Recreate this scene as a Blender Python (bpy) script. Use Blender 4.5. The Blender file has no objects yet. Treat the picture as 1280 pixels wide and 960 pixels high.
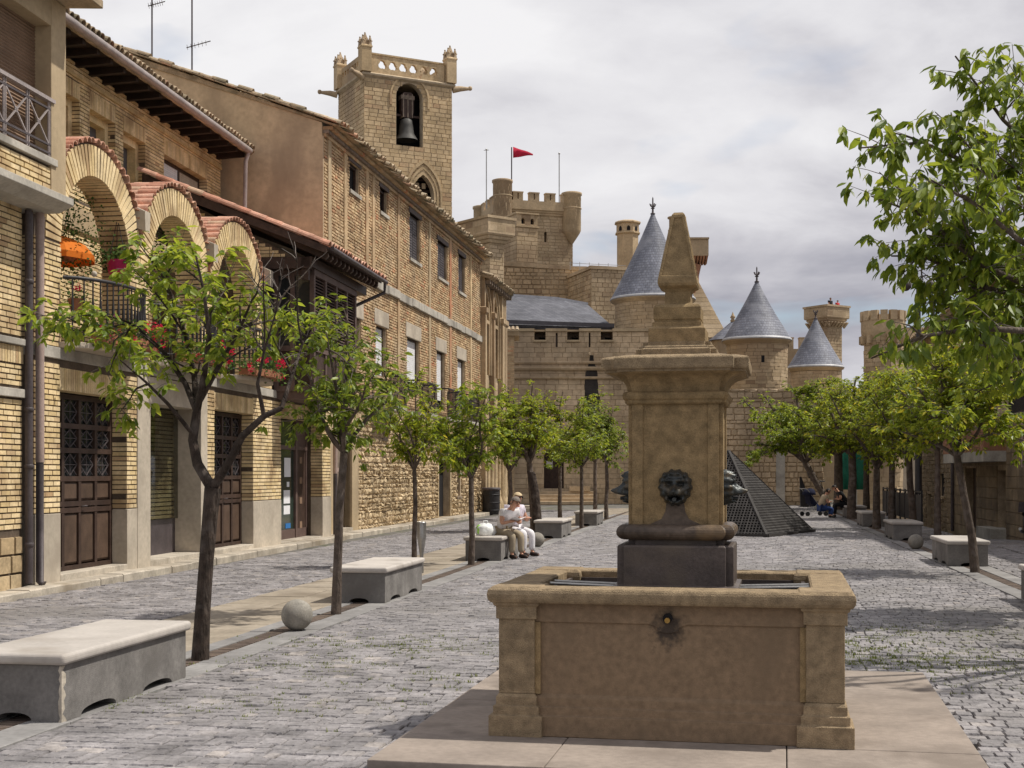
import bpy, bmesh, math, random
import numpy as np
from mathutils import Vector, Matrix

# ------------------------------------------------------------------ camera, sky, sun, exposure
S = bpy.context.scene
R = math.radians
YAW, EYE, FPX, HOR = R(9.5), 1.7, 1700.0, 592.0          # survey of the photograph (1280 px wide)
cam = bpy.data.objects.new('camera', bpy.data.cameras.new('camera'))
S.collection.objects.link(cam)
cam.location = (0, 0, EYE); cam.rotation_euler = (R(90), 0, YAW)
cam.data.sensor_width = 36; cam.data.lens = FPX / 1280 * 36; cam.data.sensor_fit = 'HORIZONTAL'
cam.data.shift_y = (HOR - 480) / 1280
cam.data.clip_start = 0.1; cam.data.clip_end = 2000
S.camera = cam
S.render.engine = 'CYCLES'
S.view_settings.view_transform = 'Standard'; S.view_settings.look = 'None'
S.view_settings.gamma = 1; S.view_settings.use_curve_mapping = False
S.view_settings.exposure = 0.0
SUN_AZ, SUN_EL = R(16), R(59)                             # azimuth from +X towards +Y
sun_dir = Vector((math.cos(SUN_AZ)*math.cos(SUN_EL), math.sin(SUN_AZ)*math.cos(SUN_EL), math.sin(SUN_EL)))
sl = bpy.data.lights.new('sun', 'SUN'); sl.energy = 4.6; sl.angle = R(1.0); sl.color = (1, .95, .86)
so = bpy.data.objects.new('sun', sl); S.collection.objects.link(so)
so.rotation_euler = sun_dir.to_track_quat('Z', 'Y').to_euler(); so.location = (20, 10, 60)

def make_world():
    w = bpy.data.worlds.new('World'); S.world = w; w.use_nodes = True
    nt = w.node_tree; N = nt.nodes; L = nt.links
    N.clear()
    out = N.new('ShaderNodeOutputWorld')
    sky = N.new('ShaderNodeTexSky'); sky.sky_type = 'NISHITA'; sky.sun_disc = False
    sky.sun_elevation = SUN_EL; sky.sun_rotation = R(90) - SUN_AZ
    b1 = N.new('ShaderNodeBackground'); b1.inputs[1].default_value = .12
    L.new(sky.outputs[0], b1.inputs[0])
    tc = N.new('ShaderNodeTexCoord')
    sep = N.new('ShaderNodeSeparateXYZ'); L.new(tc.outputs['Generated'], sep.inputs[0])
    def math_(op, a, b=None, c=None):
        m = N.new('ShaderNodeMath'); m.operation = op
        for i, v in enumerate((a, b, c)):
            if v is None: continue
            if isinstance(v, (int, float)): m.inputs[i].default_value = v
            else: L.new(v, m.inputs[i])
        return m.outputs[0]
    zz = math_('ADD', math_('MAXIMUM', sep.outputs[2], 0.0), .22)
    cx = math_('DIVIDE', sep.outputs[0], zz); cy = math_('DIVIDE', sep.outputs[1], zz)
    comb = N.new('ShaderNodeCombineXYZ'); L.new(cx, comb.inputs[0]); L.new(cy, comb.inputs[1])
    def noise(sc, det, rough, dist, off):
        mp = N.new('ShaderNodeMapping'); L.new(comb.outputs[0], mp.inputs[0]); mp.inputs['Location'].default_value = off
        n = N.new('ShaderNodeTexNoise'); L.new(mp.outputs[0], n.inputs['Vector'])
        n.inputs['Scale'].default_value = sc; n.inputs['Detail'].default_value = det
        n.inputs['Roughness'].default_value = rough; n.inputs['Distortion'].default_value = dist
        return n.outputs[0]
    n1 = noise(1.0, 7, .52, .5, (3.1, 1.7, 0)); n2 = noise(3.0, 6, .55, .4, (7.3, 2.2, 0))
    v = math_('ADD', math_('MULTIPLY', n1, .72), math_('MULTIPLY', n2, .28))
    ramp = N.new('ShaderNodeValToRGB'); L.new(v, ramp.inputs[0])
    cr = ramp.color_ramp
    cr.elements[0].position = .36; cr.elements[0].color = (.98, .97, .985, 1)
    cr.elements[1].position = .62; cr.elements[1].color = (.41, .41, .47, 1)
    e = cr.elements.new(.45); e.color = (.83, .82, .85, 1)
    e = cr.elements.new(.53); e.color = (.63, .62, .665, 1)
    b2 = N.new('ShaderNodeBackground'); b2.inputs[1].default_value = .92
    L.new(ramp.outputs[0], b2.inputs[0])
    n3 = noise(1.5, 5, .5, .2, (0.4, 5.2, 0))
    mk = N.new('ShaderNodeValToRGB'); L.new(n3, mk.inputs[0])
    mk.color_ramp.elements[0].position = .32; mk.color_ramp.elements[0].color = (.35, .35, .35, 1)
    mk.color_ramp.elements[1].position = .42
    mix = N.new('ShaderNodeMixShader'); L.new(mk.outputs[0], mix.inputs[0])
    L.new(b1.outputs[0], mix.inputs[1]); L.new(b2.outputs[0], mix.inputs[2])
    L.new(mix.outputs[0], out.inputs[0])
make_world()

rng = np.random.default_rng(7); random.seed(7)
C = S.collection
cY, sY = math.cos(YAW), math.sin(YAW)

# ------------------------------------------------------------------ survey helpers: photo measurement -> metres
def gp(px, py, z=0.0):                                    # ground point
    d = (EYE - z) * FPX / (py - HOR); l = (px - 640) / FPX * d
    return (l*cY - d*sY, d*cY + l*sY)
def cp(px, d):                                            # plan point seen at column px, at distance d
    l = (px - 640) / FPX * d
    return (l*cY - d*sY, d*cY + l*sY)
def hz(py, d): return EYE + (HOR - py) * d / FPX          # height seen at row py at distance d
class Frame:                                              # a facade: x along, y into the building, z up
    def __init__(s, A, B):
        s.o = A; s.phi = math.atan2(B[1]-A[1], B[0]-A[0]); s.L = math.hypot(B[0]-A[0], B[1]-A[1])
    def hit(s, px, py, y0=0.0):
        r = (px - 640) / FPX; dx, dy, dz = r*cY - sY, cY + r*sY, (HOR - py) / FPX
        c, q = math.cos(s.phi), math.sin(s.phi)
        lx, ly = -s.o[0]*c - s.o[1]*q, s.o[0]*q - s.o[1]*c
        mx, my = dx*c + dy*q, -dx*q + dy*c
        t = (y0 - ly) / my
        return (lx + mx*t, EYE + dz*t)
    def u(s, px, y0=0.0): return s.hit(px, 500, y0)[0]
    def world(s, x, y, z):
        c, q = math.cos(s.phi), math.sin(s.phi)
        return (s.o[0] + x*c - y*q, s.o[1] + x*q + y*c, z)

# ------------------------------------------------------------------ object helpers
def empty(name, loc=(0,0,0), rz=0.0, label=None, cat=None, group=None):
    o = bpy.data.objects.new(name, None); C.objects.link(o)
    o.location = loc; o.rotation_euler = (0, 0, rz); o.empty_display_size = .2
    return tag(o, label, cat, group)
def tag(o, label=None, cat=None, group=None, kind=None):
    if label: o['label'] = label
    if cat: o['category'] = cat
    if group: o['group'] = group
    if kind: o['kind'] = kind
    return o
def link(name, me, m=None, parent=None):
    o = bpy.data.objects.new(name, me); C.objects.link(o)
    if m is not None and not me.materials: me.materials.append(m)
    if parent is not None: o.parent = parent
    return o
def copy_tree(o, parent=None):
    c = o.copy(); C.objects.link(c)
    if parent is not None: c.parent = parent
    for ch in list(o.children): copy_tree(ch, c)
    return c
def mesh_np(name, V, Q, smooth=False):
    V = np.asarray(V, dtype=np.float32).reshape(-1, 3); Q = np.asarray(Q, dtype=np.int32)
    me = bpy.data.meshes.new(name); n, k = Q.shape
    me.vertices.add(len(V)); me.vertices.foreach_set('co', V.ravel())
    me.loops.add(n*k); me.loops.foreach_set('vertex_index', Q.ravel())
    me.polygons.add(n); me.polygons.foreach_set('loop_start', np.arange(0, n*k, k, dtype=np.int32))
    me.polygons.foreach_set('use_smooth', np.full(n, smooth, dtype=bool))
    me.update(calc_edges=True)
    return me

class MB:
    def __init__(s): s.v = []; s.f = []; s.sm = []
    def add(s, vs, fs, smooth=False):
        b = len(s.v); s.v.extend([tuple(p) for p in vs])
        for f in fs: s.f.append(tuple(i+b for i in f)); s.sm.append(smooth)
        return s
    def box(s, x0, x1, y0, y1, z0, z1):
        v = [(x0,y0,z0),(x1,y0,z0),(x1,y1,z0),(x0,y1,z0),(x0,y0,z1),(x1,y0,z1),(x1,y1,z1),(x0,y1,z1)]
        return s.add(v, [(0,3,2,1),(4,5,6,7),(0,1,5,4),(1,2,6,5),(2,3,7,6),(3,0,4,7)])
    def bar(s, a, b, w, h=None, up=(0,0,1)):               # box beam from a to b
        a = Vector(a); b = Vector(b); h = h or w; d = (b-a).normalized(); up = Vector(up)
        if abs(d.dot(up)) > .98: up = Vector((1,0,0))
        x = d.cross(up).normalized()*w/2; y = d.cross(x).normalized()*h/2
        v = [p + i*x + j*y for p in (a, b) for i, j in ((-1,-1),(1,-1),(1,1),(-1,1))]
        return s.add(v, [(0,1,2,3),(7,6,5,4),(0,4,5,1),(1,5,6,2),(2,6,7,3),(3,7,4,0)])
    def tube(s, pts, rad, n=8, cap=True, smooth=True):
        P = [Vector(p) for p in pts]; m = len(P)
        if isinstance(rad, (int, float)): rad = [rad]*m
        vs = []; ref = None
        for i in range(m):
            t = (P[min(i+1,m-1)] - P[max(i-1,0)])
            t = t.normalized() if t.length > 1e-9 else Vector((0,0,1))
            if ref is None: ref = Vector((1,0,0)) if abs(t.x) < .9 else Vector((0,1,0))
            x = (ref - t*ref.dot(t)).normalized(); y = t.cross(x); ref = x
            for k in range(n):
                a = 2*math.pi*k/n; vs.append(P[i] + (x*math.cos(a) + y*math.sin(a))*rad[i])
        fs = [(i*n+k, i*n+(k+1)%n, (i+1)*n+(k+1)%n, (i+1)*n+k) for i in range(m-1) for k in range(n)]
        s.add(vs, fs, smooth)
        if cap:
            s.add(vs[:n], [tuple(range(n))[::-1]]); s.add(vs[-n:], [tuple(range(n))])
        return s
    def lathe(s, prof, n=24, c=(0,0,0), smooth=True, a0=0, a1=2*math.pi, cap=True):
        full = abs(a1-a0) > 6.28; k_ = n if full else n+1; vs = []
        for r, z in prof:
            for k in range(k_):
                a = a0 + (a1-a0)*k/n; vs.append((c[0]+r*math.cos(a), c[1]+r*math.sin(a), c[2]+z))
        fs = []
        for i in range(len(prof)-1):
            for k in range(n):
                k2 = (k+1) % k_; fs.append((i*k_+k, i*k_+k2, (i+1)*k_+k2, (i+1)*k_+k))
        s.add(vs, fs, smooth)
        if cap and full:
            if prof[0][0] > 1e-4: s.add(vs[:n], [tuple(range(n))[::-1]])
            if prof[-1][0] > 1e-4: s.add(vs[-n:], [tuple(range(n))])
        return s
    def prism(s, poly, axis, a, b):                        # polygon (2D) extruded along an axis from a to b
        def P(p, t):
            return {'x': (t, p[0], p[1]), 'y': (p[0], t, p[1]), 'z': (p[0], p[1], t)}[axis]
        n = len(poly); v = [P(p, a) for p in poly] + [P(p, b) for p in poly]
        return s.add(v, [tuple(range(n)), tuple(range(2*n-1, n-1, -1))] + [(i, n+i, n+(i+1)%n, (i+1)%n) for i in range(n)])
    def loft(s, rings, cap=True, smooth=False, closed=True):
        n = len(rings[0]); vs = [p for r in rings for p in r]; fs = []
        for i in range(len(rings)-1):
            for k in range(n if closed else n-1):
                fs.append((i*n+k, i*n+(k+1)%n, (i+1)*n+(k+1)%n, (i+1)*n+k))
        s.add(vs, fs, smooth)
        if cap:
            s.add(rings[0], [tuple(range(n))[::-1]]); s.add(rings[-1], [tuple(range(n))])
        return s
    def sphere(s, c, r, nu=16, nv=10, sc=(1,1,1)):
        prof = [(max(r*math.sin(math.pi*i/nv), 1e-5), -r*math.cos(math.pi*i/nv)) for i in range(nv+1)]
        b = len(s.v); s.lathe(prof, nu, (0,0,0), True, cap=False)
        for i in range(b, len(s.v)):
            p = s.v[i]; s.v[i] = (c[0]+p[0]*sc[0], c[1]+p[1]*sc[1], c[2]+p[2]*sc[2])
        return s
    def mesh(s, name):
        me = bpy.data.meshes.new(name); me.from_pydata(s.v, [], s.f)
        me.polygons.foreach_set('use_smooth', s.sm)
        bm = bmesh.new(); bm.from_mesh(me); bmesh.ops.recalc_face_normals(bm, faces=bm.faces[:]); bm.to_mesh(me); bm.free()
        return me
    def build(s, name, m, parent=None, bevel=0, seg=1):
        o = link(name, s.mesh(name), m, parent)
        if bevel:
            md = o.modifiers.new('edge', 'BEVEL'); md.width = bevel; md.segments = seg; md.limit_method = 'ANGLE'; md.angle_limit = R(40)
        return o
def notch(h, n, z):                                        # square with re-entrant corners
    k = h - n
    return [(x, y, z) for x, y in ((-k,-h),(k,-h),(k,-k),(h,-k),(h,k),(k,k),(k,h),(-k,h),(-k,k),(-h,k),(-h,-k),(-k,-k))]
def sq(hx, z, hy=None, cx=0, cy=0):
    hy = hx if hy is None else hy
    return [(cx-hx,cy-hy,z),(cx+hx,cy-hy,z),(cx+hx,cy+hy,z),(cx-hx,cy+hy,z)]

# ------------------------------------------------------------------ masonry: every piece is its own solid
UNIT = {}
def unit_piece(inset):
    if inset not in UNIT:
        e = inset
        v = [(e,0,e),(1-e,0,e),(1-e,0,1-e),(e,0,1-e),(0,1,0),(1,1,0),(1,1,1),(0,1,1)]
        UNIT[inset] = (np.array(v, dtype=np.float32), np.array([(0,1,2,3),(1,5,6,2),(5,4,7,6),(4,0,3,7),(3,2,6,7),(4,5,1,0)]))
    return UNIT[inset]
def course_rects(u0, u1, z0, z1, course, length, joint, holes=(), lj=.12, cj=0.0, stag=True, minw=.014, r=None, vj=None):
    vj = joint if vj is None else vj
    r = r or random.Random(int(u0*91+z0*37+course*1000)); out = []
    z = z0; i = 0
    while z < z1 - course*.3:
        c = course*(1 + r.uniform(-cj, cj)); zt = min(z + c, z1); zm = (z+zt)/2
        blocked = []
        for h in holes:
            b = h(zm) if callable(h) else ((h[0], h[1]) if h[2] < zm < h[3] else None)
            if b: blocked.append(b)
        blocked.sort(); spans = []; a = u0
        for b in blocked:
            if b[0] > a: spans.append((a, min(b[0], u1)))
            a = max(a, b[1])
        if a < u1: spans.append((a, u1))
        x = u0 - (length*(.5 if i % 2 else 0) if stag else 0) - r.uniform(0, length*.2 if lj > .15 else 0)
        while x < u1:
            w = length*(1 + r.uniform(-lj, lj)); x2 = x + w
            for s0, s1 in spans:
                p, q = max(x, s0), min(x2, s1)
                if q - p > minw: out.append((p + vj/2, z + joint/2, q - p - vj, zt - z - joint))
            x = x2
        z = zt; i += 1
    return [t for t in out if t[2] > .008 and t[3] > .008]
def lay(parent, name, rects, m, y=0.0, depth=.04, proud=.012, inset=.06, parts=300, near=None, jit=0.0, curve=None, seed=1):
    """rects: (u,z,w,h). The pieces that show largest are objects of their own, the rest one 'stuff' part."""
    if not rects: return
    r = np.random.default_rng(seed); A = np.array(rects, dtype=np.float64); n = len(A)
    yo = y - r.uniform(0, proud, n); tint = r.random(n)
    if near is None: near = lambda u, z: u
    order = np.argsort([near(a[0], a[1]) for a in A], kind='stable')
    uv, uf = unit_piece(inset)
    sel = order[:parts]; rest = order[parts:]
    if len(sel):
        me = mesh_np(name, uv, uf)
        me.materials.append(m)
        for i in sel:
            o = bpy.data.objects.new(name, me); C.objects.link(o); o.parent = parent
            u, z, w, h = A[i]
            if curve:
                rad, a0 = curve; a = a0 + (u + w/2)/rad
                rr = rad - yo[i]
                t = Vector((-math.sin(a), math.cos(a), 0)); nn = Vector((math.cos(a), math.sin(a), 0))
                p = nn*rr - t*w/2; o.location = (p.x, p.y, z); o.rotation_euler = (0, 0, a + math.pi/2)
            else: o.location = (u, yo[i], z)
            o.scale = (w, depth, h)
    if len(rest):
        B = A[rest]; k = len(B)
        V = np.empty((k, 8, 3))
        ee = np.minimum(inset*B[:, 3], inset*B[:, 2])
        fx = uv[:, 0].copy(); 
        for q in range(8):
            ex = ee if q < 4 else 0
            V[:, q, 0] = np.where(uv[q, 0] < .5, B[:, 0] + ex, B[:, 0] + B[:, 2] - ex)
            V[:, q, 2] = np.where(uv[q, 2] < .5, B[:, 1] + ex, B[:, 1] + B[:, 3] - ex)
            V[:, q, 1] = yo[rest] + (depth if q >= 4 else 0)
        if jit: V[:, :4] += r.uniform(-jit, jit, (k, 4, 3))
        if curve:
            rad, a0 = curve; ang = a0 + V[:, :, 0]/rad; rr = rad - V[:, :, 1]
            V = np.stack([rr*np.cos(ang), rr*np.sin(ang), V[:, :, 2]], axis=-1)
        Q = (np.arange(k)[:, None, None]*8 + uf[None, :, :]).reshape(-1, 4)
        o = link(name + '_field', mesh_np(name, V, Q), m, parent); o['kind'] = 'stuff'
def hole_round(uc, w, zb, zs, pointed=False):
    r = w/2
    def f(z):
        if z < zb: return None
        if z <= zs: return (uc-r, uc+r)
        t = z - zs
        if pointed:
            h_ = (w*w - t*t)
            if h_ <= 0: return None
            k = math.sqrt(h_) - r
            return (uc-k, uc+k) if k > 0 else None
        if t >= r: return None
        k = math.sqrt(r*r - t*t); return (uc-k, uc+k)
    return f
def arch_top(w, pointed): return w*math.sqrt(3)/2 if pointed else w/2
def arch_pts(uc, w, zs, pointed, n=12):
    r = w/2
    if not pointed: return [(uc - r*math.cos(math.pi*i/n), zs + r*math.sin(math.pi*i/n)) for i in range(n+1)]
    k = n//2; L_ = [(uc + r - w*math.cos(R(60)*i/k), zs + w*math.sin(R(60)*i/k)) for i in range(k+1)]
    return L_ + [(2*uc - x, z) for x, z in L_[-2::-1]]
def wall(mb, u0, u1, z0, z1, y0, y1, holes=()):
    """solid wall with openings; holes: (u0,u1,zb,zt) or ('round'|'pointed', uc, w, zb, zs)"""
    rects = []
    for h in holes:
        if h[0] in ('round', 'pointed'):
            _, uc, w, zb, zs = h; rects.append((uc-w/2, uc+w/2, zb, zs + arch_top(w, h[0] == 'pointed'), h))
        else: rects.append((h[0], h[1], h[2], h[3], None))
    us = sorted({u0, u1, *[a for r_ in rects for a in r_[:2] if u0 < a < u1]})
    zs_ = sorted({z0, z1, *[a for r_ in rects for a in r_[2:4] if z0 < a < z1]})
    for i in range(len(us)-1):
        start = None
        for j in range(len(zs_)-1):
            um, zm = (us[i]+us[i+1])/2, (zs_[j]+zs_[j+1])/2
            inside = any(a < um < b and c < zm < d for a, b, c, d, _ in rects)
            if not inside and start is None: start = zs_[j]
            if inside and start is not None: mb.box(us[i], us[i+1], y0, y1, start, zs_[j]); start = None
        if start is not None: mb.box(us[i], us[i+1], y0, y1, start, zs_[-1])
    for a, b, c, d, h in rects:
        if h is None: continue
        p = arch_pts(h[1], h[2], h[4], h[0] == 'pointed', 16)
        for i in range(len(p)-1):
            (xa, za), (xb, zb) = p[i], p[i+1]
            mb.prism([(xa, za), (xb, zb), (xb, d + 1e-4), (xa, d + 1e-4)], 'y', y0, y1)
    return mb
# ------------------------------------------------------------------ procedural materials
def mat(name, c1, c2=None, rough=.85, nscale=3.0, namt=.25, bump=.25, bscale=60.0, spec=.25, stain=None, stain_scale=.8, stain_lo=.52, stain_hi=.68, metal=0.0, translucent=0.0, c3=None, streak=False, bdist=.01, bstretch=None, spot=None):
    m = bpy.data.materials.new(name); m.use_nodes = True
    nt = m.node_tree; N = nt.nodes; L = nt.links
    bs = N['Principled BSDF']; out = N['Material Output']
    geo = N.new('ShaderNodeNewGeometry'); oi = N.new('ShaderNodeObjectInfo')
    add = N.new('ShaderNodeMath'); add.operation = 'ADD'; L.new(geo.outputs['Random Per Island'], add.inputs[0]); L.new(oi.outputs['Random'], add.inputs[1])
    fr = N.new('ShaderNodeMath'); fr.operation = 'FRACT'; L.new(add.outputs[0], fr.inputs[0])
    ramp = N.new('ShaderNodeValToRGB'); L.new(fr.outputs[0], ramp.inputs[0])
    c2 = c2 or c1
    ramp.color_ramp.elements[0].color = (*c1, 1); ramp.color_ramp.elements[1].color = (*c2, 1)
    if c3: e = ramp.color_ramp.elements.new(.88); e.color = (*c2, 1); ramp.color_ramp.elements[-1].color = (*c3, 1)
    pos = geo.outputs['Position']
    def noise(sc, det=6, off=0.0, stretch=None):
        n = N.new('ShaderNodeTexNoise'); n.inputs['Scale'].default_value = sc; n.inputs['Detail'].default_value = det
        mp = N.new('ShaderNodeMapping'); mp.inputs['Location'].default_value = (off, off*.7, off*1.3)
        if stretch: mp.inputs['Scale'].default_value = stretch
        L.new(pos, mp.inputs[0]); L.new(mp.outputs[0], n.inputs['Vector'])
        return n.outputs[0]
    def remap(sock, lo, hi, a=.3, b=.7):
        q = N.new('ShaderNodeMapRange'); L.new(sock, q.inputs[0])
        q.inputs[1].default_value = a; q.inputs[2].default_value = b; q.inputs[3].default_value = lo; q.inputs[4].default_value = hi
        return q.outputs[0]
    def mul(col, fac):
        x = N.new('ShaderNodeMix'); x.data_type = 'RGBA'; x.blend_type = 'MULTIPLY'; x.inputs[0].default_value = 1
        L.new(col, x.inputs[6]); L.new(fac, x.inputs[7]); return x.outputs[2]
    col = ramp.outputs[0]
    if namt:
        col = mul(col, remap(noise(nscale), 1-namt, 1+namt))
        col = mul(col, remap(noise(nscale*9, 4, 3.0), 1-namt*.6, 1+namt*.6))
    if stain:
        f = remap(noise(stain_scale, 5, 9.0, (1, 1, .28) if streak else None), 0, 1, stain_lo, stain_hi)
        x = N.new('ShaderNodeMix'); x.data_type = 'RGBA'; L.new(f, x.inputs[0]); L.new(col, x.inputs[6]); x.inputs[7].default_value = (*stain, 1)
        col = x.outputs[2]
    if spot:                                                # a damp mark round a spout, with a ragged edge
        tc = N.new('ShaderNodeTexCoord'); vm = N.new('ShaderNodeVectorMath'); vm.operation = 'SUBTRACT'; L.new(tc.outputs['Object'], vm.inputs[0]); vm.inputs[1].default_value = spot[0]
        v2 = N.new('ShaderNodeVectorMath'); v2.operation = 'MULTIPLY'; L.new(vm.outputs[0], v2.inputs[0]); v2.inputs[1].default_value = (1, 0, .75)
        ln = N.new('ShaderNodeVectorMath'); ln.operation = 'LENGTH'; L.new(v2.outputs[0], ln.inputs[0])
        ad = N.new('ShaderNodeMath'); ad.operation = 'ADD'; L.new(ln.outputs['Value'], ad.inputs[0]); L.new(remap(noise(24, 4, 2.0), -.045, .045), ad.inputs[1])
        f = remap(ad.outputs[0], .9, 0, spot[1]*.35, spot[1])
        x = N.new('ShaderNodeMix'); x.data_type = 'RGBA'; L.new(f, x.inputs[0]); L.new(col, x.inputs[6]); x.inputs[7].default_value = (.05, .04, .034, 1); col = x.outputs[2]
    L.new(col, bs.inputs['Base Color'])
    bs.inputs['Roughness'].default_value = rough; bs.inputs['Metallic'].default_value = metal
    bs.inputs['Specular IOR Level'].default_value = spec
    if bump:
        b = N.new('ShaderNodeBump'); b.inputs['Strength'].default_value = bump; b.inputs['Distance'].default_value = bdist
        L.new(noise(bscale, 5, 5.0, bstretch), b.inputs['Height']); L.new(b.outputs[0], bs.inputs['Normal'])
    if translucent:
        tr = N.new('ShaderNodeBsdfTranslucent'); mx = N.new('ShaderNodeMixShader'); mx.inputs[0].default_value = translucent
        hs = N.new('ShaderNodeHueSaturation'); hs.inputs['Value'].default_value = 1.6; hs.inputs['Hue'].default_value = .48; L.new(col, hs.inputs['Color'])
        L.new(hs.outputs[0], tr.inputs[0]); L.new(bs.outputs[0], mx.inputs[1]); L.new(tr.outputs[0], mx.inputs[2]); L.new(mx.outputs[0], out.inputs[0])
    return m
def glass_mat(name, col, rough=.06):
    m = mat(name, col, rough=rough, namt=.1, bump=.02, bscale=3, spec=.6); return m
def course_mat(name, c1, c2, mortar, bw, bh, msize=.02, rough=.9, namt=.25, stain=None, bump=.6, axis='uv'):
    """far masonry or slate whose single pieces are too small to tell apart: brick pattern in object space"""
    m = mat(name, c1, c2, rough=rough, namt=namt, stain=stain, bump=0, nscale=.8)
    nt = m.node_tree; N = nt.nodes; L = nt.links; bs = N['Principled BSDF']
    tc = N.new('ShaderNodeTexCoord'); sep = N.new('ShaderNodeSeparateXYZ'); L.new(tc.outputs['Object'], sep.inputs[0])
    cb = N.new('ShaderNodeCombineXYZ')
    if axis == 'round':
        a = N.new('ShaderNodeMath'); a.operation = 'ARCTAN2'; L.new(sep.outputs[1], a.inputs[0]); L.new(sep.outputs[0], a.inputs[1])
        b = N.new('ShaderNodeMath'); b.operation = 'MULTIPLY'; L.new(a.outputs[0], b.inputs[0]); b.inputs[1].default_value = 2.0
        L.new(b.outputs[0], cb.inputs[0])
    else:
        a = N.new('ShaderNodeMath'); a.operation = 'ADD'; L.new(sep.outputs[0], a.inputs[0]); L.new(sep.outputs[1], a.inputs[1]); L.new(a.outputs[0], cb.inputs[0])
    L.new(sep.outputs[2], cb.inputs[1])
    br = N.new('ShaderNodeTexBrick'); L.new(cb.outputs[0], br.inputs['Vector'])
    br.inputs['Scale'].default_value = 1; br.inputs['Brick Width'].default_value = bw; br.inputs['Row Height'].default_value = bh
    br.inputs['Mortar Size'].default_value = msize; br.inputs['Color1'].default_value = (*c1, 1); br.inputs['Color2'].default_value = (*c2, 1); br.inputs['Mortar'].default_value = (*mortar, 1)
    br.inputs['Bias'].default_value = -.1
    old = bs.inputs['Base Color'].links[0].from_node
    # replace the flat ramp by the course pattern, keep noise and stains on top
    for n in N:
        if n.type == 'VALTORGB':
            for l in list(n.outputs[0].links): L.new(br.outputs[0], l.to_socket)
    b = N.new('ShaderNodeBump'); b.inputs['Strength'].default_value = bump; b.inputs['Distance'].default_value = .02
    inv = N.new('ShaderNodeMath'); inv.operation = 'SUBTRACT'; inv.inputs[0].default_value = 1; L.new(br.outputs['Fac'], inv.inputs[1]); L.new(inv.outputs[0], b.inputs['Height']); L.new(b.outputs[0], bs.inputs['Normal'])
    return m

m_sett = mat('slate_sett', (.205,.192,.194), (.25,.234,.236), rough=.62, nscale=2.2, namt=.36, bump=1.0, bscale=26, bdist=.02, spec=.35, c3=(.29,.262,.245), stain=(.185,.172,.165), stain_scale=.3)
m_joint = mat('joint_soil', (.12,.112,.102), (.15,.14,.127), namt=.4, nscale=2, stain=(.09,.10,.05), stain_scale=1.2)
m_slab_tan = mat('tan_paving', (.255,.215,.165), (.315,.27,.215), namt=.2, nscale=2, bump=.3, stain=(.20,.165,.125), stain_scale=1)
m_slab_grey = mat('grey_paving', (.20,.192,.188), (.25,.24,.232), namt=.2, nscale=2, bump=.3)
m_drain = mat('rusty_drain', (.13,.10,.085), (.17,.13,.10), rough=.7, namt=.3)
m_kerb = mat('kerb_stone', (.37,.325,.265), (.44,.39,.32), namt=.25, nscale=3, bump=.4, stain=(.25,.205,.15))
m_plinth = mat('pinkish_plinth', (.255,.213,.18), (.30,.25,.212), namt=.16, nscale=2.2, bump=.3, stain=(.20,.165,.138), stain_scale=2.6)
m_fstone = mat('fountain_sandstone', (.245,.172,.087), (.275,.193,.10), namt=.3, nscale=14, bump=.7, bscale=110, stain=(.19,.132,.07), stain_scale=9, stain_lo=.57, stain_hi=.80)
m_fpit = mat('pitted_sandstone', (.31,.23,.14), (.35,.26,.16), namt=.28, nscale=16, bump=1.0, bscale=150, bdist=.015, stain=(.24,.178,.112), stain_scale=9, stain_lo=.56, stain_hi=.75)
m_fpanel = mat('fountain_panel_stone', (.23,.16,.10), (.25,.175,.11), namt=.18, nscale=22, bump=.5, bscale=140, stain=(.19,.135,.085), stain_scale=4.0, streak=True, stain_lo=.54, stain_hi=.74)
m_ffront = mat('stained_panel_stone', (.23,.16,.10), (.25,.175,.11), namt=.18, nscale=22, bump=.5, bscale=140, stain=(.19,.135,.085), stain_scale=4.0, streak=True, stain_lo=.54, stain_hi=.74, spot=((0,0,.745), .115))
m_eaves = mat('shade_darkened_eaves', (.022,.015,.012), (.03,.02,.016), rough=.7, namt=.3)  # wood darkened against bounced light: shade under the eaves put into the colour
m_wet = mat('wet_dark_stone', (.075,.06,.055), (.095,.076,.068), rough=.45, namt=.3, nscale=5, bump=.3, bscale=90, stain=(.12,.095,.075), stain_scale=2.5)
m_wetbrown = mat('wet_brown_stone', (.085,.064,.05), (.11,.082,.062), rough=.4, namt=.35, nscale=4, bump=.3, stain=(.22,.15,.085), stain_scale=3.2, stain_lo=.56, stain_hi=.72)
m_bronze = mat('dark_bronze', (.045,.05,.05), (.06,.065,.065), rough=.38, metal=.5, namt=.3, nscale=20, bump=.3, bscale=80, stain=(.10,.08,.055), stain_scale=14)
m_brass = mat('brass', (.42,.26,.08), rough=.35, metal=.8, namt=.2)
m_iron = mat('black_iron', (.022,.02,.022), (.03,.028,.03), rough=.5, namt=.2, spec=.4)
m_steel = mat('brushed_steel', (.36,.35,.33), rough=.35, metal=.85, namt=.15)
m_water = mat('dark_water', (.02,.024,.022), rough=.04, namt=.1, bump=.15, bscale=9, spec=.6)
m_bench = mat('bench_concrete', (.165,.155,.146), (.205,.192,.18), namt=.26, nscale=3.5, bump=.5, bscale=150, stain=(.14,.13,.12), stain_scale=1.5)
m_benchtop = mat('bench_marble', (.43,.395,.36), (.48,.44,.40), rough=.6, namt=.1, nscale=3, bump=.15, stain=(.33,.295,.26), stain_scale=2)
m_ball = mat('ball_stone', (.24,.22,.19), (.27,.25,.215), namt=.25, nscale=6, bump=.6, bscale=120, stain=(.24,.21,.17), stain_scale=4)
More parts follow.
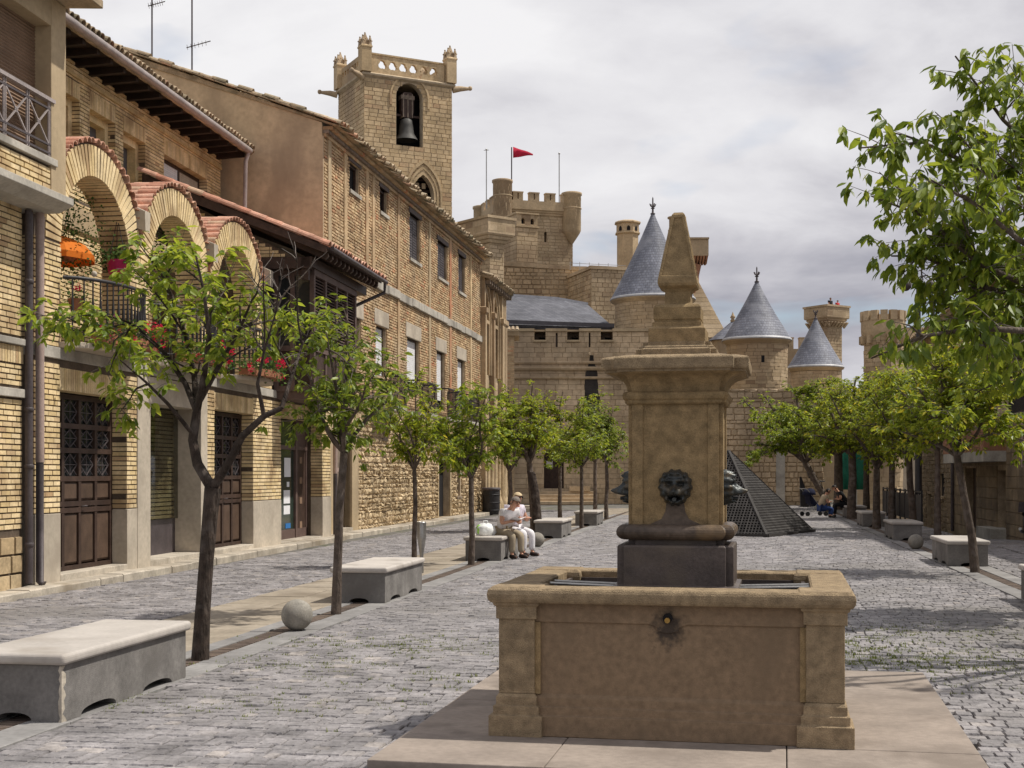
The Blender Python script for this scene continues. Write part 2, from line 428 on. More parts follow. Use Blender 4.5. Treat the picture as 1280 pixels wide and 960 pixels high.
m_brick = mat('buff_brick', (.60,.45,.23), (.74,.585,.35), namt=.2, nscale=3, bump=.4, bscale=90, c3=(.42,.28,.15), stain=(.40,.28,.15), stain_scale=1.4)
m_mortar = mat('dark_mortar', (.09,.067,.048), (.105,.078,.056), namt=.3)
m_brick2 = mat('old_brick', (.36,.235,.135), (.54,.40,.235), namt=.28, nscale=1.4, bump=.5, bscale=70, c3=(.44,.20,.11), stain=(.48,.37,.24), stain_scale=.6)
m_mortar2 = mat('pale_mortar', (.36,.28,.19), (.40,.31,.21), namt=.3)
m_shadestone = mat('painted_shade_stone', (.20,.15,.095), (.27,.205,.13), namt=.25, nscale=2, bump=.5, bscale=40, stain=(.14,.105,.07), stain_scale=.8)  # stone darkened so that the shade of the lane is in its colour
m_rubble = mat('rubble_stone', (.38,.28,.16), (.56,.44,.28), namt=.3, nscale=2.5, bump=.6, bscale=60, stain=(.30,.22,.13), stain_scale=1.2)
m_plaster = mat('brown_plaster', (.49,.375,.245), namt=.18, nscale=.9, bump=.3, bscale=40, stain=(.30,.225,.15), stain_scale=.8, streak=True, stain_lo=.54, stain_hi=.76)
m_plaster_pale = mat('tan_render', (.42,.325,.205), namt=.15, nscale=1.2, bump=.3, bscale=50, stain=(.33,.25,.16), stain_scale=.7, streak=True)
m_concrete = mat('cement_render', (.42,.365,.29), (.46,.40,.32), namt=.16, nscale=1.5, bump=.3, bscale=70, stain=(.34,.29,.23), stain_scale=1.1)
m_concrete_d = mat('slab_concrete', (.40,.37,.32), namt=.2, nscale=2, bump=.3, stain=(.24,.22,.19), stain_scale=1)
m_tile = mat('clay_roof_tile', (.44,.20,.13), (.66,.40,.29), rough=.8, namt=.3, nscale=4, bump=.4, bscale=70, c3=(.48,.34,.23), stain=(.36,.20,.14), stain_scale=2)
m_tile_old = mat('weathered_roof_tile', (.30,.225,.145), (.46,.37,.255), namt=.35, nscale=3, bump=.5, bscale=60, c3=(.36,.18,.11), stain=(.16,.14,.09), stain_scale=1.3)
m_wood = mat('dark_brown_wood', (.042,.026,.02), (.058,.035,.026), rough=.55, namt=.3, nscale=6, bump=.3, bscale=50)
m_wood_panel = mat('brown_door_panel', (.075,.048,.033), (.09,.057,.04), rough=.55, namt=.25, nscale=5, bump=.2)
m_wood_grey = mat('weathered_plank', (.19,.15,.115), (.23,.18,.14), rough=.8, namt=.35, nscale=5, bump=.4)
m_mirador = mat('purple_brown_paint', (.105,.07,.06), (.12,.08,.068), rough=.6, namt=.2, nscale=4, bump=.2)
m_blind = mat('brown_roller_blind', (.20,.13,.085), (.23,.15,.10), rough=.6, namt=.15)
m_blind_w = mat('white_roller_blind', (.66,.655,.66), (.72,.715,.72), rough=.6, namt=.08)
m_blind_g = mat('slate_grey_blind', (.085,.08,.088), (.105,.10,.105), rough=.6, namt=.15)
m_glass = glass_mat('dark_window_glass', (.025,.028,.03))
m_shop = glass_mat('shop_glass', (.03,.045,.035))
m_black = mat('dark_interior', (.012,.011,.012), namt=.2, bump=0)
m_pipe_pink = mat('pinkish_pipe', (.36,.27,.235), rough=.5, namt=.15)
m_pipe_dark = mat('dark_pipe', (.075,.062,.064), rough=.5, namt=.25)
m_gutter = mat('zinc_gutter', (.33,.285,.27), (.36,.31,.295), rough=.45, namt=.2, metal=.2)
m_castle = mat('castle_ashlar', (.38,.283,.172), (.485,.372,.24), namt=.22, nscale=.8, bump=.5, bscale=30, stain=(.30,.215,.135), stain_scale=.25, c3=(.28,.195,.12))
m_castle_m = mat('castle_mortar', (.40,.305,.195), (.43,.33,.215), namt=.25, nscale=.6, stain=(.26,.19,.125), stain_scale=.3)
m_tower = mat('tower_ashlar', (.42,.305,.172), (.535,.40,.24), namt=.22, nscale=.8, bump=.5, bscale=30, stain=(.29,.21,.135), stain_scale=.3, streak=True, c3=(.40,.26,.15))
m_tower_m = mat('tower_joint', (.42,.335,.23), (.45,.36,.25), namt=.2)
m_wallstone = mat('curtain_wall_stone', (.40,.30,.19), (.50,.385,.255), namt=.28, nscale=.5, bump=.5, bscale=25, stain=(.27,.20,.135), stain_scale=.22, streak=True, c3=(.33,.24,.15))
m_slate = course_mat('roof_slate', (.145,.152,.185), (.215,.223,.26), (.09,.092,.11), .22, .16, .012, rough=.55, axis='round', stain=(.25,.255,.285), bump=.6)
m_slate_f = course_mat('roof_slate_flat', (.10,.102,.118), (.15,.152,.17), (.05,.05,.06), .3, .12, .012, rough=.6, bump=.5)
m_lead = mat('lead_flashing', (.42,.42,.43), rough=.5, namt=.15, metal=.1)
m_bell = mat('bell_bronze', (.06,.057,.052), rough=.6, metal=.3, namt=.3)
m_bark = mat('grey_brown_bark', (.10,.076,.06), (.13,.10,.08), namt=.4, nscale=9, bump=.9, bscale=45, stain=(.17,.14,.12), stain_scale=6, bdist=.04, bstretch=(1,1,.2))
m_bark_dark = mat('dark_bark', (.046,.033,.026), (.06,.044,.034), namt=.5, nscale=12, bump=1.0, bscale=34, stain=(.10,.08,.068), stain_scale=7, bdist=.07, bstretch=(1,1,.16))
m_twig = mat('grey_twig', (.15,.125,.11), (.19,.16,.14), namt=.3, nscale=12, bump=.3)
LEAFN = dict(rough=.45, namt=.12, nscale=2, bump=0, spec=.4)
m_leaf = mat('cherry_leaf', (.085,.14,.012), (.27,.34,.032), translucent=.48, c3=(.34,.35,.04), **LEAFN)
m_leaf_d = mat('dark_cherry_leaf', (.065,.11,.010), (.20,.265,.025), translucent=.44, c3=(.26,.29,.035), **LEAFN)
m_leaf_y = mat('yellow_green_leaf', (.095,.15,.010), (.29,.345,.026), translucent=.48, c3=(.46,.40,.035), **LEAFN)
m_grass = mat('joint_grass', (.10,.14,.03), (.20,.22,.06), translucent=.3, namt=.1, bump=0)
m_geran = mat('red_petal', (.45,.008,.03), (.62,.015,.05), translucent=.25, namt=.1, bump=0)
m_green = mat('houseplant_leaf', (.03,.07,.015), (.08,.14,.03), translucent=.25, namt=.1, bump=0)
m_orange = mat('orange_canvas', (.72,.20,.02), (.78,.23,.025), rough=.8, namt=.06, bump=.1, translucent=.3)
m_flag = mat('red_flag', (.50,.025,.06), rough=.8, namt=.1, bump=.1, translucent=.25)
m_potred = mat('magenta_pot', (.42,.02,.09), rough=.5, namt=.1)
m_terra = mat('terracotta', (.30,.13,.07), namt=.2)
m_skin = mat('skin', (.50,.27,.18), (.52,.28,.19), rough=.6, namt=.08, bump=0)
m_shirt_w = mat('white_shirt', (.68,.655,.655), rough=.9, namt=.06, nscale=9, bump=.3, bscale=30)
m_shirt_m = mat('mauve_print_shirt', (.60,.55,.62), rough=.9, namt=.25, nscale=20, bump=.3, bscale=30)
m_khaki = mat('khaki_trousers', (.34,.28,.20), rough=.9, namt=.12, bump=.3, bscale=25)
m_whitecloth = mat('white_trousers', (.70,.68,.70), rough=.9, namt=.06, bump=.3, bscale=25)
m_blackcloth = mat('black_clothing', (.018,.018,.02), rough=.9, namt=.2)
m_jeans = mat('blue_jeans', (.03,.06,.18), rough=.9, namt=.2)
m_beige = mat('beige_top', (.45,.36,.25), rough=.9, namt=.1)
m_hair_g = mat('grey_hair', (.20,.17,.145), rough=.8, namt=.3, nscale=40)
m_hair_b = mat('blond_hair', (.55,.43,.26), rough=.7, namt=.25, nscale=40)
m_hair_d = mat('dark_hair', (.02,.015,.012), rough=.6, namt=.3)
m_shoe = mat('brown_shoe', (.035,.022,.018), rough=.6, namt=.2)
m_paper = mat('white_paper', (.72,.72,.74), namt=.05, bump=0)
m_bag = mat('white_plastic_bag', (.75,.76,.75), rough=.4, namt=.05, bump=.4, bscale=18)
m_bag_g = mat('lime_plastic', (.35,.62,.12), rough=.4, namt=.05)
m_navy = mat('navy_fabric', (.008,.01,.028), rough=.9, namt=.2)
m_rubber = mat('black_rubber', (.02,.02,.02), rough=.8, namt=.2)
m_red = mat('red_clothing', (.45,.04,.04), rough=.9, namt=.1)
m_net = mat('green_tarpaulin', (.02,.16,.11), (.025,.18,.12), rough=.6, namt=.3, nscale=2, bump=.6, bscale=6, translucent=.25)
m_salmon = mat('salmon_render', (.46,.21,.12), namt=.15, nscale=1, stain=(.36,.17,.1), stain_scale=.6)
m_redbrick = mat('red_brick', (.27,.13,.075), (.36,.19,.115), namt=.2, nscale=3)
m_blue = mat('blue_plastic', (.03,.16,.42), namt=.1)
m_stainblack = mat('black_water_stain', (.035,.03,.027), namt=.4, nscale=1.5)
# ------------------------------------------------------------------ ground, setts, slab strips, kerb
def drop(x, y): return .036*max(0, min(y-33, 42)) if x > 5.94 else 0.0      # the lane on the right runs downhill behind a low retaining edge
g = MB(); gx = [-260,-60,-12,-4.5,3.7,5.92,5.96,9,18,60,260]; gy_ = [-40,0,20,33,45,60,75,120,420]
g.add([(x, y, -.03-drop(x,y)) for y in gy_ for x in gx], [(j*11+i, j*11+i+1, (j+1)*11+i+1, (j+1)*11+i) for j in range(8) for i in range(10)])
tag(g.build('ground', m_joint), 'dark sandy ground that shows in the joints of the square', 'ground', kind='structure')

pavement = empty('pavement', (0,0,0), 0, 'grey slate setts laid in rows across the square and both lanes', 'pavement'); pavement['kind'] = 'structure'
FX, FY, FROT = -.41, 9.35, R(-1.8)                        # fountain
PYC = cp(911, 39.0)
def setts():
    out = []
    r = random.Random(3)
    lanes = [(-4.5, 3.72, 5.6, 74), (-9.55, -6.62, 12, 62), (4.53, 5.9, 8, 66), (5.97, 17.5, 15, 62)]
    for x0, x1, y0, y1 in lanes:
        y = y0; i = 0
        while y < y1:
            big = y > 40
            rp = r.uniform(.12, .175) * (1.6 if big else 1.25 if y > 24 else 1)
            x = x0 - r.uniform(0, .2)
            while x < x1:
                w = r.uniform(.075, .17) * (1.5 if big else 1.2 if y > 24 else 1); a, b = max(x, x0), min(x + w, x1)
                cx, cy = (a+b)/2, y + rp/2
                lx, ly = cx - FX, cy - FY
                inp = -1.66 < lx < 1.84 and -1.82 < ly < 2.42
                dl = abs((cx-PYC[0])*.91 + (cy-PYC[1])*.41) + abs(-(cx-PYC[0])*.41 + (cy-PYC[1])*.91)
                # what the camera cannot reach even a step aside is left to the joint sheet
                d = -cx*sY + cy*cY; l = cx*cY + cy*sY
                if b - a > .05 and not inp and dl > 2.45 and d > 5 and abs(l)/d < .5: out.append((a, y, b-a, rp))
                x += w
            y += rp; i += 1
    return np.array(out)
ST = setts(); n = len(ST)
r_ = np.random.default_rng(5)
jx = .008
base_dz = (np.sin(ST[:,0]*1.1 + .4)*np.sin(ST[:,1]*.8)*.008) + r_.uniform(-.006, .006, n)
print('setts', n)
base_off = np.array([-drop(a[0]+.03, a[1]) for a in ST])
tilt = r_.uniform(-.032, .032, (n, 2))
cen = np.stack([ST[:,0]+ST[:,2]/2, ST[:,1]+ST[:,3]/2], 1)
dist = np.hypot(cen[:,0], cen[:,1])
def in_view(c):
    l = c[:,0]*cY + c[:,1]*sY; d = -c[:,0]*sY + c[:,1]*cY
    px = 640 + FPX*l/d; py = HOR + EYE*FPX/d
    return (px > 0) & (px < 1280) & (py < 960)
vis = in_view(cen); order = np.argsort(np.where(vis, dist, dist+1000))
sel, rest = order[:300], order[300:]
# unit sett: domed top with worn edges
e = .045
uvs = np.array([(e,e,1),(1-e,e,1),(1-e,1-e,1),(e,1-e,1),(0,0,.72),(1,0,.72),(1,1,.72),(0,1,.72),(0,0,0),(1,0,0),(1,1,0),(0,1,0)], dtype=np.float32)
ufs = np.array([(0,1,2,3),(0,4,5,1),(1,5,6,2),(2,6,7,3),(3,7,4,0),(4,8,9,5),(5,9,10,6),(6,10,11,7),(7,11,8,4)])
me = mesh_np('sett', uvs - np.array([.5,.5,0], dtype=np.float32), ufs); me.materials.append(m_sett)
for i in sel:
    o = bpy.data.objects.new('sett', me); C.objects.link(o); o.parent = pavement
    o.location = (cen[i,0], cen[i,1], -.03+base_off[i]); o.scale = (ST[i,2]-jx, ST[i,3]-jx, .034 + base_dz[i])
    o.rotation_euler = (tilt[i,0]*.6, tilt[i,1]*.6, r_.uniform(-.02, .02))
k = len(rest); q = ST[rest]
V = np.empty((k, 12, 3))
jx = np.where(r_.random(k) < .16, .022, .004)[:,None]
V[:,:,0] = q[:,None,0] + jx/2 + uvs[None,:,0]*(q[:,None,2]-jx)
V[:,:,1] = q[:,None,1] + jx/2 + uvs[None,:,1]*(q[:,None,3]-jx)
jj = r_.uniform(-.007, .007, (k,4,2)) + np.stack([np.zeros(k), r_.uniform(-.008,.008,k)], 1)[:,None,:]; V[:,:,0] += np.tile(jj[:,:,0], (1,3)); V[:,:,1] += np.tile(jj[:,:,1], (1,3))
V[:,:,2] = -.03 + base_off[rest][:,None] + uvs[None,:,2]*(.034 + base_dz[rest][:,None]) + np.where(uvs[None,:,2] > .3, (uvs[None,:,0]-.5)*q[:,None,2]*tilt[rest,0][:,None]*1.3 + (uvs[None,:,1]-.5)*q[:,None,3]*tilt[rest,1][:,None]*1.3, 0)
o = link('sett_field', mesh_np('sett_field', V, (np.arange(k)[:,None,None]*12 + ufs[None]).reshape(-1,4)), m_sett, pavement); o['kind'] = 'stuff'

# slab strips that carry the trees, benches and the drain
def strip(name, label, xs, drain):
    s = empty(name, (0,0,0), 0, label, 'path'); s['kind'] = 'structure'
    r = random.Random(11); pieces = []
    for (a, b, L0, m) in xs:
        y = 4.0 + r.uniform(0, .5)
        while y < 66:
            l = L0*r.uniform(.85, 1.15); pieces.append((a, b, y, l, m, r.uniform(-.004, .004))); y += l
    pieces.sort(key=lambda p: p[2])
    mes = {}
    for i, (a, b, y, l, m, dz) in enumerate(pieces):
        if i < 290:
            if m.name not in mes:
                w = mesh_np('slab', uvs*np.array([1,1,1]), ufs); w.materials.append(m); mes[m.name] = w
                for v in w.vertices:
                    if v.co.z > .9: v.co.x = .012 if v.co.x < .5 else .988; v.co.y = .01 if v.co.y < .5 else .99
                    elif v.co.z > .5: v.co.z = .9
            o = bpy.data.objects.new('slab', mes[m.name]); C.objects.link(o); o.parent = s
            o.location = (a+.004, y+.004, -.03); o.scale = (b-a-.008, l-.008, .036+dz)
    mb = MB()
    for (a, b, y, l, m, dz) in pieces[290:]: mb.box(a+.004, b-.004, y+.004, y+l-.004, -.03, .006+dz)
    if mb.v: tag(mb.build('slab_field', xs[0][3], s), kind='stuff')
    d = MB()
    for y in np.arange(4, 60, .5):
        d.box(drain-.09, drain+.09, y+.01, y+.49, -.03, -.006)
        for j in range(8): d.box(drain-.085, drain+.085, y+.03+j*.058, y+.065+j*.058, -.006, .002)
    tag(d.build('drain_grating', m_drain, s), kind='stuff')
strip('paved_strip', 'tan and grey slab strip with a drain under the trees by the arcaded house',
      [(-6.6,-5.9,.55,m_slab_tan),(-5.9,-5.2,.62,m_slab_tan),(-5.2,-5.0,.9,m_slab_grey),(-4.8,-4.5,.9,m_slab_grey)], -4.9)
strip('paved_strip', 'narrow grey slab strip with a drain under the trees by the shaded stone houses',
      [(3.74,4.02,.9,m_slab_grey),(4.22,4.5,.9,m_slab_grey)], 4.12)

# raised kerb along the left houses
def kerb_line(name, label, pts, w, h, m, seed):
    s = empty(name, (0,0,0), 0, label, 'kerb'); s['kind'] = 'structure'
    r = random.Random(seed)
    for (A, B) in zip(pts[:-1], pts[1:]):
        a = Vector((*A, 0)); b = Vector((*B, 0)); d = (b-a).normalized(); nrm = Vector((d.y, -d.x, 0)); L_ = (b-a).length; t = 0
        while t < L_ - .05:
            l = min(r.uniform(.8, 1.25), L_-t); p0 = a + d*(t+.005); p1 = a + d*(t+l-.005); hh = h + r.uniform(-.008, .008); ww = w + r.uniform(-.012, .012)
            mb = MB(); poly = []
            for p in (p0, p1): poly.append([p - nrm*.02 + Vector((0,0,-.03)), p + nrm*ww + Vector((0,0,-.03)), p + nrm*ww + Vector((0,0,hh-.02)), p + nrm*(ww-.02) + Vector((0,0,hh)), p - nrm*.02 + Vector((0,0,hh))])
            mb.loft([[tuple(v) for v in ring] for ring in poly]); mb.build('kerbstone', m, s); t += l
B1A, B1B = (-9.95, 18.0), (-10.5, 36.5)
F1 = Frame(B1A, B1B)
B2A = F1.world(16.2, .27, 0)[:2]; B2B = (-10.75, 56.2)
F2 = Frame(B2A, B2B)
kerb_line('kerb', 'worn pale kerb along the foot of the arcaded house', [F1.world(-6, .0, 0)[:2], F1.world(16.2, 0, 0)[:2]], .36, .10, m_kerb, 2)
kerb_line('kerb', 'worn pale kerb along the foot of the old brick house', [(F2.world(0.01, 0, 0)[0]-.0, F2.world(0.01,0,0)[1]), B2B], .55, .10, m_kerb, 4)

# tufts of grass in the joints
def tufts():
    V = []; r = random.Random(21)
    patches = [(gp(545,806),1.5,.75,300),(gp(380,830),.9,.5,110),(gp(1110,825),2.6,1.0,900),(gp(1000,800),1.5,.6,150),(gp(300,880),1.3,.5,130),(gp(1190,790),2.4,.9,260),(gp(560,850),1.2,.7,90),(gp(1200,860),1.2,.5,80)]
    for (c, rx, ry, n_) in patches:
        for i in range(n_):
            x = c[0] + r.gauss(0, rx*.55); y = c[1] + r.gauss(0, ry*.6)
            if -1.75 < x-FX < 1.9 and -1.75 < y-FY < 2.5: continue
            j = np.argmin((cen[:,0]-x)**2 + (cen[:,1]-y)**2)
            x = ST[j,0] if r.random() < .4 else x; y = ST[j,1] if r.random() < .8 else y
            for b in range(r.randint(4, 9)):
                a = r.uniform(0, 6.28); L_ = r.uniform(.014, .036); w = r.uniform(.003, .008); ox, oy = x + r.uniform(-.04,.04), y + r.uniform(-.012,.012)
                dx, dy = math.cos(a), math.sin(a); t = r.uniform(.3, 1.1)
                V += [(ox-dy*w, oy+dx*w, -.012), (ox+dy*w, oy-dx*w, -.012), (ox+dx*L_*t, oy+dy*L_*t, L_*.8)]
    V = np.array(V); return mesh_np('grass', V, np.arange(len(V)).reshape(-1,3))
tag(link('grass', tufts(), m_grass), 'sparse green grass growing in the joints of the setts', 'grass', kind='stuff')
# ------------------------------------------------------------------ the fountain
fo = empty('fountain', (FX, FY, 0), FROT, 'tall sandstone fountain with square basin, lion mask pillar and obelisk finial', 'fountain')
PZ = .05
pl = empty('plinth', (0,0,0)); pl.parent = fo
xs = [-1.66, -.62, .72, 1.84]; ys = [-1.80, -.95, .35, 1.4, 2.42]
for i in range(3):
    for j in range(4):
        mb = MB(); g_ = .003; ww = random.uniform(-.002, .002)
        mb.box(xs[i]+g_, xs[i+1]-g_, ys[j]+g_, ys[j+1]-g_, -.03, PZ+ww); mb.build('slab', m_plinth, pl, .006, 2)
RZ = .985; BW, BD = 1.085, .93                              # rim height, half width and half depth of the basin
# basin walls
def basin_side(name, length, dist, rot, m):
    """one side of the basin built at y = -dist, x along"""
    h = length - .25
    mb = MB()
    mb.box(-h, h, -dist+.06, -dist+.24, PZ, .77)
    prof = [(-dist+.0, PZ), (-dist+.0, .178), (-dist+.024, .182), (-dist+.024, .232), (-dist+.040, .236), (-dist+.040, .290), (-dist+.057, .31), (-dist+.0605, .312), (-dist+.2, .312), (-dist+.2, PZ)]
    mb.prism([(y, z) for y, z in prof], 'x', -h, h)
    o = mb.build(name, m, fo, .004, 1); o.rotation_euler = (0, 0, rot)
    # frieze with a dip round the spout
    fz = MB(); pts = [(-h, .775), (-.18, .775), (-.13, .77), (-.09, .74), (-.05, .735)]
    lower = [(-h, .80), (-.12, .80), (-.075, .785), (-.06, .755), (0, .745), (.06, .755), (.075, .785), (.12, .80), (h, .80)]
    fz.prism([(x, z-.035) for x, z in lower] + [(h, RZ-.07), (-h, RZ-.07)], 'y', -dist+.045, -dist+.24)
    f = fz.build('frieze', m, o, .003, 1)
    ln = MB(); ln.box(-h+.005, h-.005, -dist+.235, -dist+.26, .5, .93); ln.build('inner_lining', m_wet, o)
    for s_ in (-1, 1): ln = MB(); ln.box(min(s_*h, s_*(h-.035)), max(s_*h, s_*(h-.035)), -dist+.038, -dist+.07, .312, .765); ln.build('fillet', m_fstone, o)
    return o
front = basin_side('basin_wall', BW, BD, 0, m_ffront); back = basin_side('basin_wall', BW, BD, math.pi, m_fpanel)
lft = basin_side('basin_wall', BD, BW, -math.pi/2, m_fpanel); rgt = basin_side('basin_wall', BD, BW, math.pi/2, m_fpanel)
# spout on the front
sp = MB(); sp.tube([(0,-BD+.03,.80),(0,-BD-.03,.80)], [.032,.034], 14); sp.lathe([(.03,-.02),(.05,-.02),(.055,0),(.05,.012),(.03,.012)], 16)
sp = MB(); sp.tube([(0,-BD+.06,.806),(0,-BD+.015,.806)], .03, 14); sp.build('overflow_mouth', m_black, fo)
sp = MB(); sp.tube([(0,-BD+.05,.798),(0,-BD-.012,.795)], .017, 12); sp.build('spout', m_brass, fo)
stn = MB()
ring = [(.075*math.cos(a)*(1+.15*math.sin(3*a)), -BD+.0425, .80+.06*math.sin(a)) for a in np.linspace(0, 6.28, 17)[:-1]]
# corner pillars
for sx in (-1, 1):
    for sy in (-1, 1):
        p = empty('corner_pillar', (sx*(BW-.135), sy*(BD-.135), 0)); p.parent = fo
        mb = MB(); hb = .17
        mb.loft([sq(hb, PZ), sq(hb, .178), sq(hb-.024, .182), sq(hb-.024, .236), sq(hb-.04, .24), sq(hb-.04, .292), sq(hb-.055, .312)]); mb.build('base', m_fpit, p, .003, 1)
        mb = MB(); mb.loft([sq(.115, .315), sq(.115, .785)]); mb.build('shaft', m_fpit, p, .004, 1)
        mb = MB(); mb.loft([sq(.128, .785), sq(.130, .79), sq(.130, .86), sq(.145, .872), sq(.147, .885)]); mb.build('neck', m_fpit, p, .003, 1)
        mb = MB(); mb.loft([sq(.150, .885), sq(.164, .893), sq(.176, .912), sq(.180, .94), sq(.174, .968), sq(.152, RZ+.004)]); mb.build('cap', m_fpit, p, .004, 1)
# rim stones with rolled edges
def rim(length, dist, rot):
    h = length - .29; P = [(-dist-.03+.04*(1-math.cos(a))*.6, .935+.05*math.sin(a)) for a in np.linspace(-1.5, 1.5, 9)]
    P = [(-dist-.02 - .025*math.cos(a), .935 + .048*math.sin(a)) for a in np.linspace(-1.57, 1.57, 9)]
    P += [(-dist+.20, RZ-.002), (-dist+.215, RZ-.012), (-dist+.215, .90), (-dist+.02, .885)]
    mb = MB(); mb.prism(P, 'x', -h, h); o = mb.build('rim_stone', m_fpit, fo, .003, 1); o.rotation_euler = (0,0,rot)
rim(BW, BD, 0); rim(BW, BD, math.pi); rim(BD, BW, -math.pi/2); rim(BD, BW, math.pi/2)
w = MB(); w.add([(-BW+.2,-BD+.2,.70),(BW-.2,-BD+.2,.70),(BW-.2,BD-.2,.70),(-BW+.2,BD-.2,.70)], [(0,1,2,3)]); w.build('water', m_water, fo)
# grille bars
for sx in (-1, 1):
    for yy in (-.12, .07):
        b = MB(); b.tube([(sx*.30, yy, .93), (sx*(BW-.16), yy+.01*sx, .95)], .011, 8); b.build('grille_bar', m_steel, fo)
# pillar
c = MB(); c.loft([notch(.415, .03, .60), notch(.415, .03, .955), notch(.382, .05, .962), notch(.382, .05, 1.218), notch(.372, .05, 1.228)]); c.build('pillar_base', m_wet, fo, .003, 1)
c = MB(); c.loft([notch(.315, .05, 1.228), notch(.315, .05, 1.262)]); c.build('base_fillet', m_wet, fo)
t_ = []
for a in np.linspace(-1.45, 1.57, 11): t_.append(notch(.335 + .055*math.cos(a), .06, 1.312 + .052*math.sin(a)))
c = MB(); c.loft(t_, smooth=False); o = c.build('torus', m_wetbrown, fo, .003, 1)
# shaft: sunk panels between corner strips
def shaft_ring(z, h=.312):
    k, s_, n_ = .215, .012, .028
    q = []
    for rot in range(4):
        a = rot*math.pi/2; co, si = math.cos(a), math.sin(a)
        for x, y in ((-h+n_, -h+n_), (-h+n_, -h), (-k, -h), (-k+.004, -h+s_), (k-.004, -h+s_), (k, -h), (h-n_, -h)):
            q.append((x*co - y*si, x*si + y*co, z))
    return q
c = MB(); c.loft([shaft_ring(1.362), shaft_ring(2.16)]); c.build('pillar_shaft', m_fstone, fo)
c = MB(); pr = [(.325,2.16),(.335,2.17),(.335,2.185),(.345,2.195),(.35,2.215),(.345,2.235),(.325,2.245)]
c.loft([notch(h, .028, z) for h, z in pr]); c.build('neck_moulding', m_fstone, fo, .003, 1)
pr = [(.32,2.245)] + [(.32 + .135*(1-math.cos(a)), 2.245 + .115*math.sin(a)) for a in np.linspace(.15, 1.40, 9)]
c = MB(); c.loft([notch(h, .03 + (h-.32)*.55, z) for h, z in pr] + [notch(.452, .09, 2.368)]); c.build('capital', m_fstone, fo, .002, 1)
pr = [(.462,2.368),(.462,2.382),(.478,2.386),(.482,2.40),(.482,2.456),(.472,2.466),(.40,2.482),(.25,2.49)]
c = MB(); c.loft([notch(h, .095 if h > .3 else .02, z) for h, z in pr]); c.build('abacus', m_fpit, fo, .003, 1)
pr = [(.268,2.486),(.268,2.532),(.25,2.538),(.25,2.55),(.228,2.556),(.228,2.582)]
c = MB(); c.loft([notch(h, .04, z) for h, z in pr]); c.build('step', m_fpit, fo, .003, 1)
pr = [(.19,2.582),(.19,2.675),(.163,2.69),(.163,2.72)]
c = MB(); c.loft([sq(h, z) for h, z in pr]); c.build('step', m_fstone, fo, .003, 1)
pr = [(.152,2.72),(.152,2.735),(.158,2.738),(.158,2.82),(.145,2.838),(.10,2.848)]
c = MB(); c.loft([sq(h, z) for h, z in pr]); c.build('step', m_fstone, fo, .003, 1)
pr = [(.098,2.846),(.088,2.86),(.086,2.93),(.098,2.95),(.128,2.968)]
c = MB(); c.loft([sq(h, z) for h, z in pr]); c.build('finial_neck', m_fstone, fo, .003, 1)
fin = MB(); fin.loft([sq(.126, 2.968), sq(.133, 2.985), sq(.130, 3.02), sq(.044, 3.462), sq(.030, 3.478)])
me = fin.mesh('obelisk'); bm = bmesh.new(); bm.from_mesh(me); bm.faces.ensure_lookup_table()
ff = [f for f in bm.faces if abs(f.calc_center_median().z - 3.241) < .02]
bmesh.ops.inset_individual(bm, faces=ff, thickness=.028, depth=0)
bmesh.ops.inset_individual(bm, faces=ff, thickness=.004, depth=-.010)
bm.to_mesh(me); bm.free(); o = link('obelisk', me, m_fstone, fo)
md = o.modifiers.new('edge', 'BEVEL'); md.width = .003; md.segments = 1; md.limit_method = 'ANGLE'

# lion masks: one sculpted head, copied to the three visible faces
def lion_mesh():
    nu, nv = 72, 52; V = []; Fc = []
    def bumpf(x, z, cx, cz, sx, sz, h): return h*math.exp(-((x-cx)/sx)**2 - ((z-cz)/sz)**2)
    # front relief: y(x,z) over an egg-shaped outline
    for i in range(nv+1):
        rr = i/nv
        for k in range(nu):
            a = 2*math.pi*k/nu
            out = 1 + .05*math.cos(14*a)*rr**3                       # mane locks
            ox = .086*out*(1 + .10*math.sin(a)); oz = .104*out
            x = rr*ox*math.cos(a); z = rr*oz*math.sin(a)
            y = .060*math.sqrt(max(0, 1-rr**2.6))
            y += .016*math.exp(-((rr-.82)/.12)**2)*(1+.5*math.cos(14*a))   # mane ring
            y += bumpf(x, z, 0, -.030, .034, .030, .048)             # muzzle
            y += bumpf(x, z, 0, -.004, .013, .040, .034)             # nose bridge
            y += bumpf(x, z, 0, -.018, .018, .012, .022)             # nose tip
            for s in (-1, 1):
                y += bumpf(x, z, s*.030, .042, .024, .013, .024)     # brow
                y -= bumpf(x, z, s*.032, .020, .013, .010, .028)     # eye socket
                y += bumpf(x, z, s*.032, .021, .0065, .006, .014)    # eyeball
                y += bumpf(x, z, s*.048, -.012, .02, .022, .018)     # cheek
                y += bumpf(x, z, s*.016, -.036, .014, .012, .014)    # whisker pad
                y += bumpf(x, z, s*.066, .072, .017, .018, .05)      # ear
                y -= bumpf(x, z, s*.066, .070, .007, .008, .025)
            y -= bumpf(x, z, 0, -.058, .024, .010, .075)             # open mouth
            y += bumpf(x, z, 0, -.082, .022, .012, .022)             # lower jaw
            y += bumpf(x, z, 0, .075, .03, .02, .014)
            V.append((x, -y, z))
    for i in range(nv):
        for k in range(nu):
            Fc.append((i*nu+k, i*nu+(k+1)%nu, (i+1)*nu+(k+1)%nu, (i+1)*nu+k))
    b = len(V)
    for k in range(nu): V.append((V[nv*nu+k][0], .02, V[nv*nu+k][2]))
    for k in range(nu): Fc.append((nv*nu+k, nv*nu+(k+1)%nu, b+(k+1)%nu, b+k))
    me = mesh_np('lion_mask', np.array(V), np.array(Fc), True); return me
lm = lion_mesh()
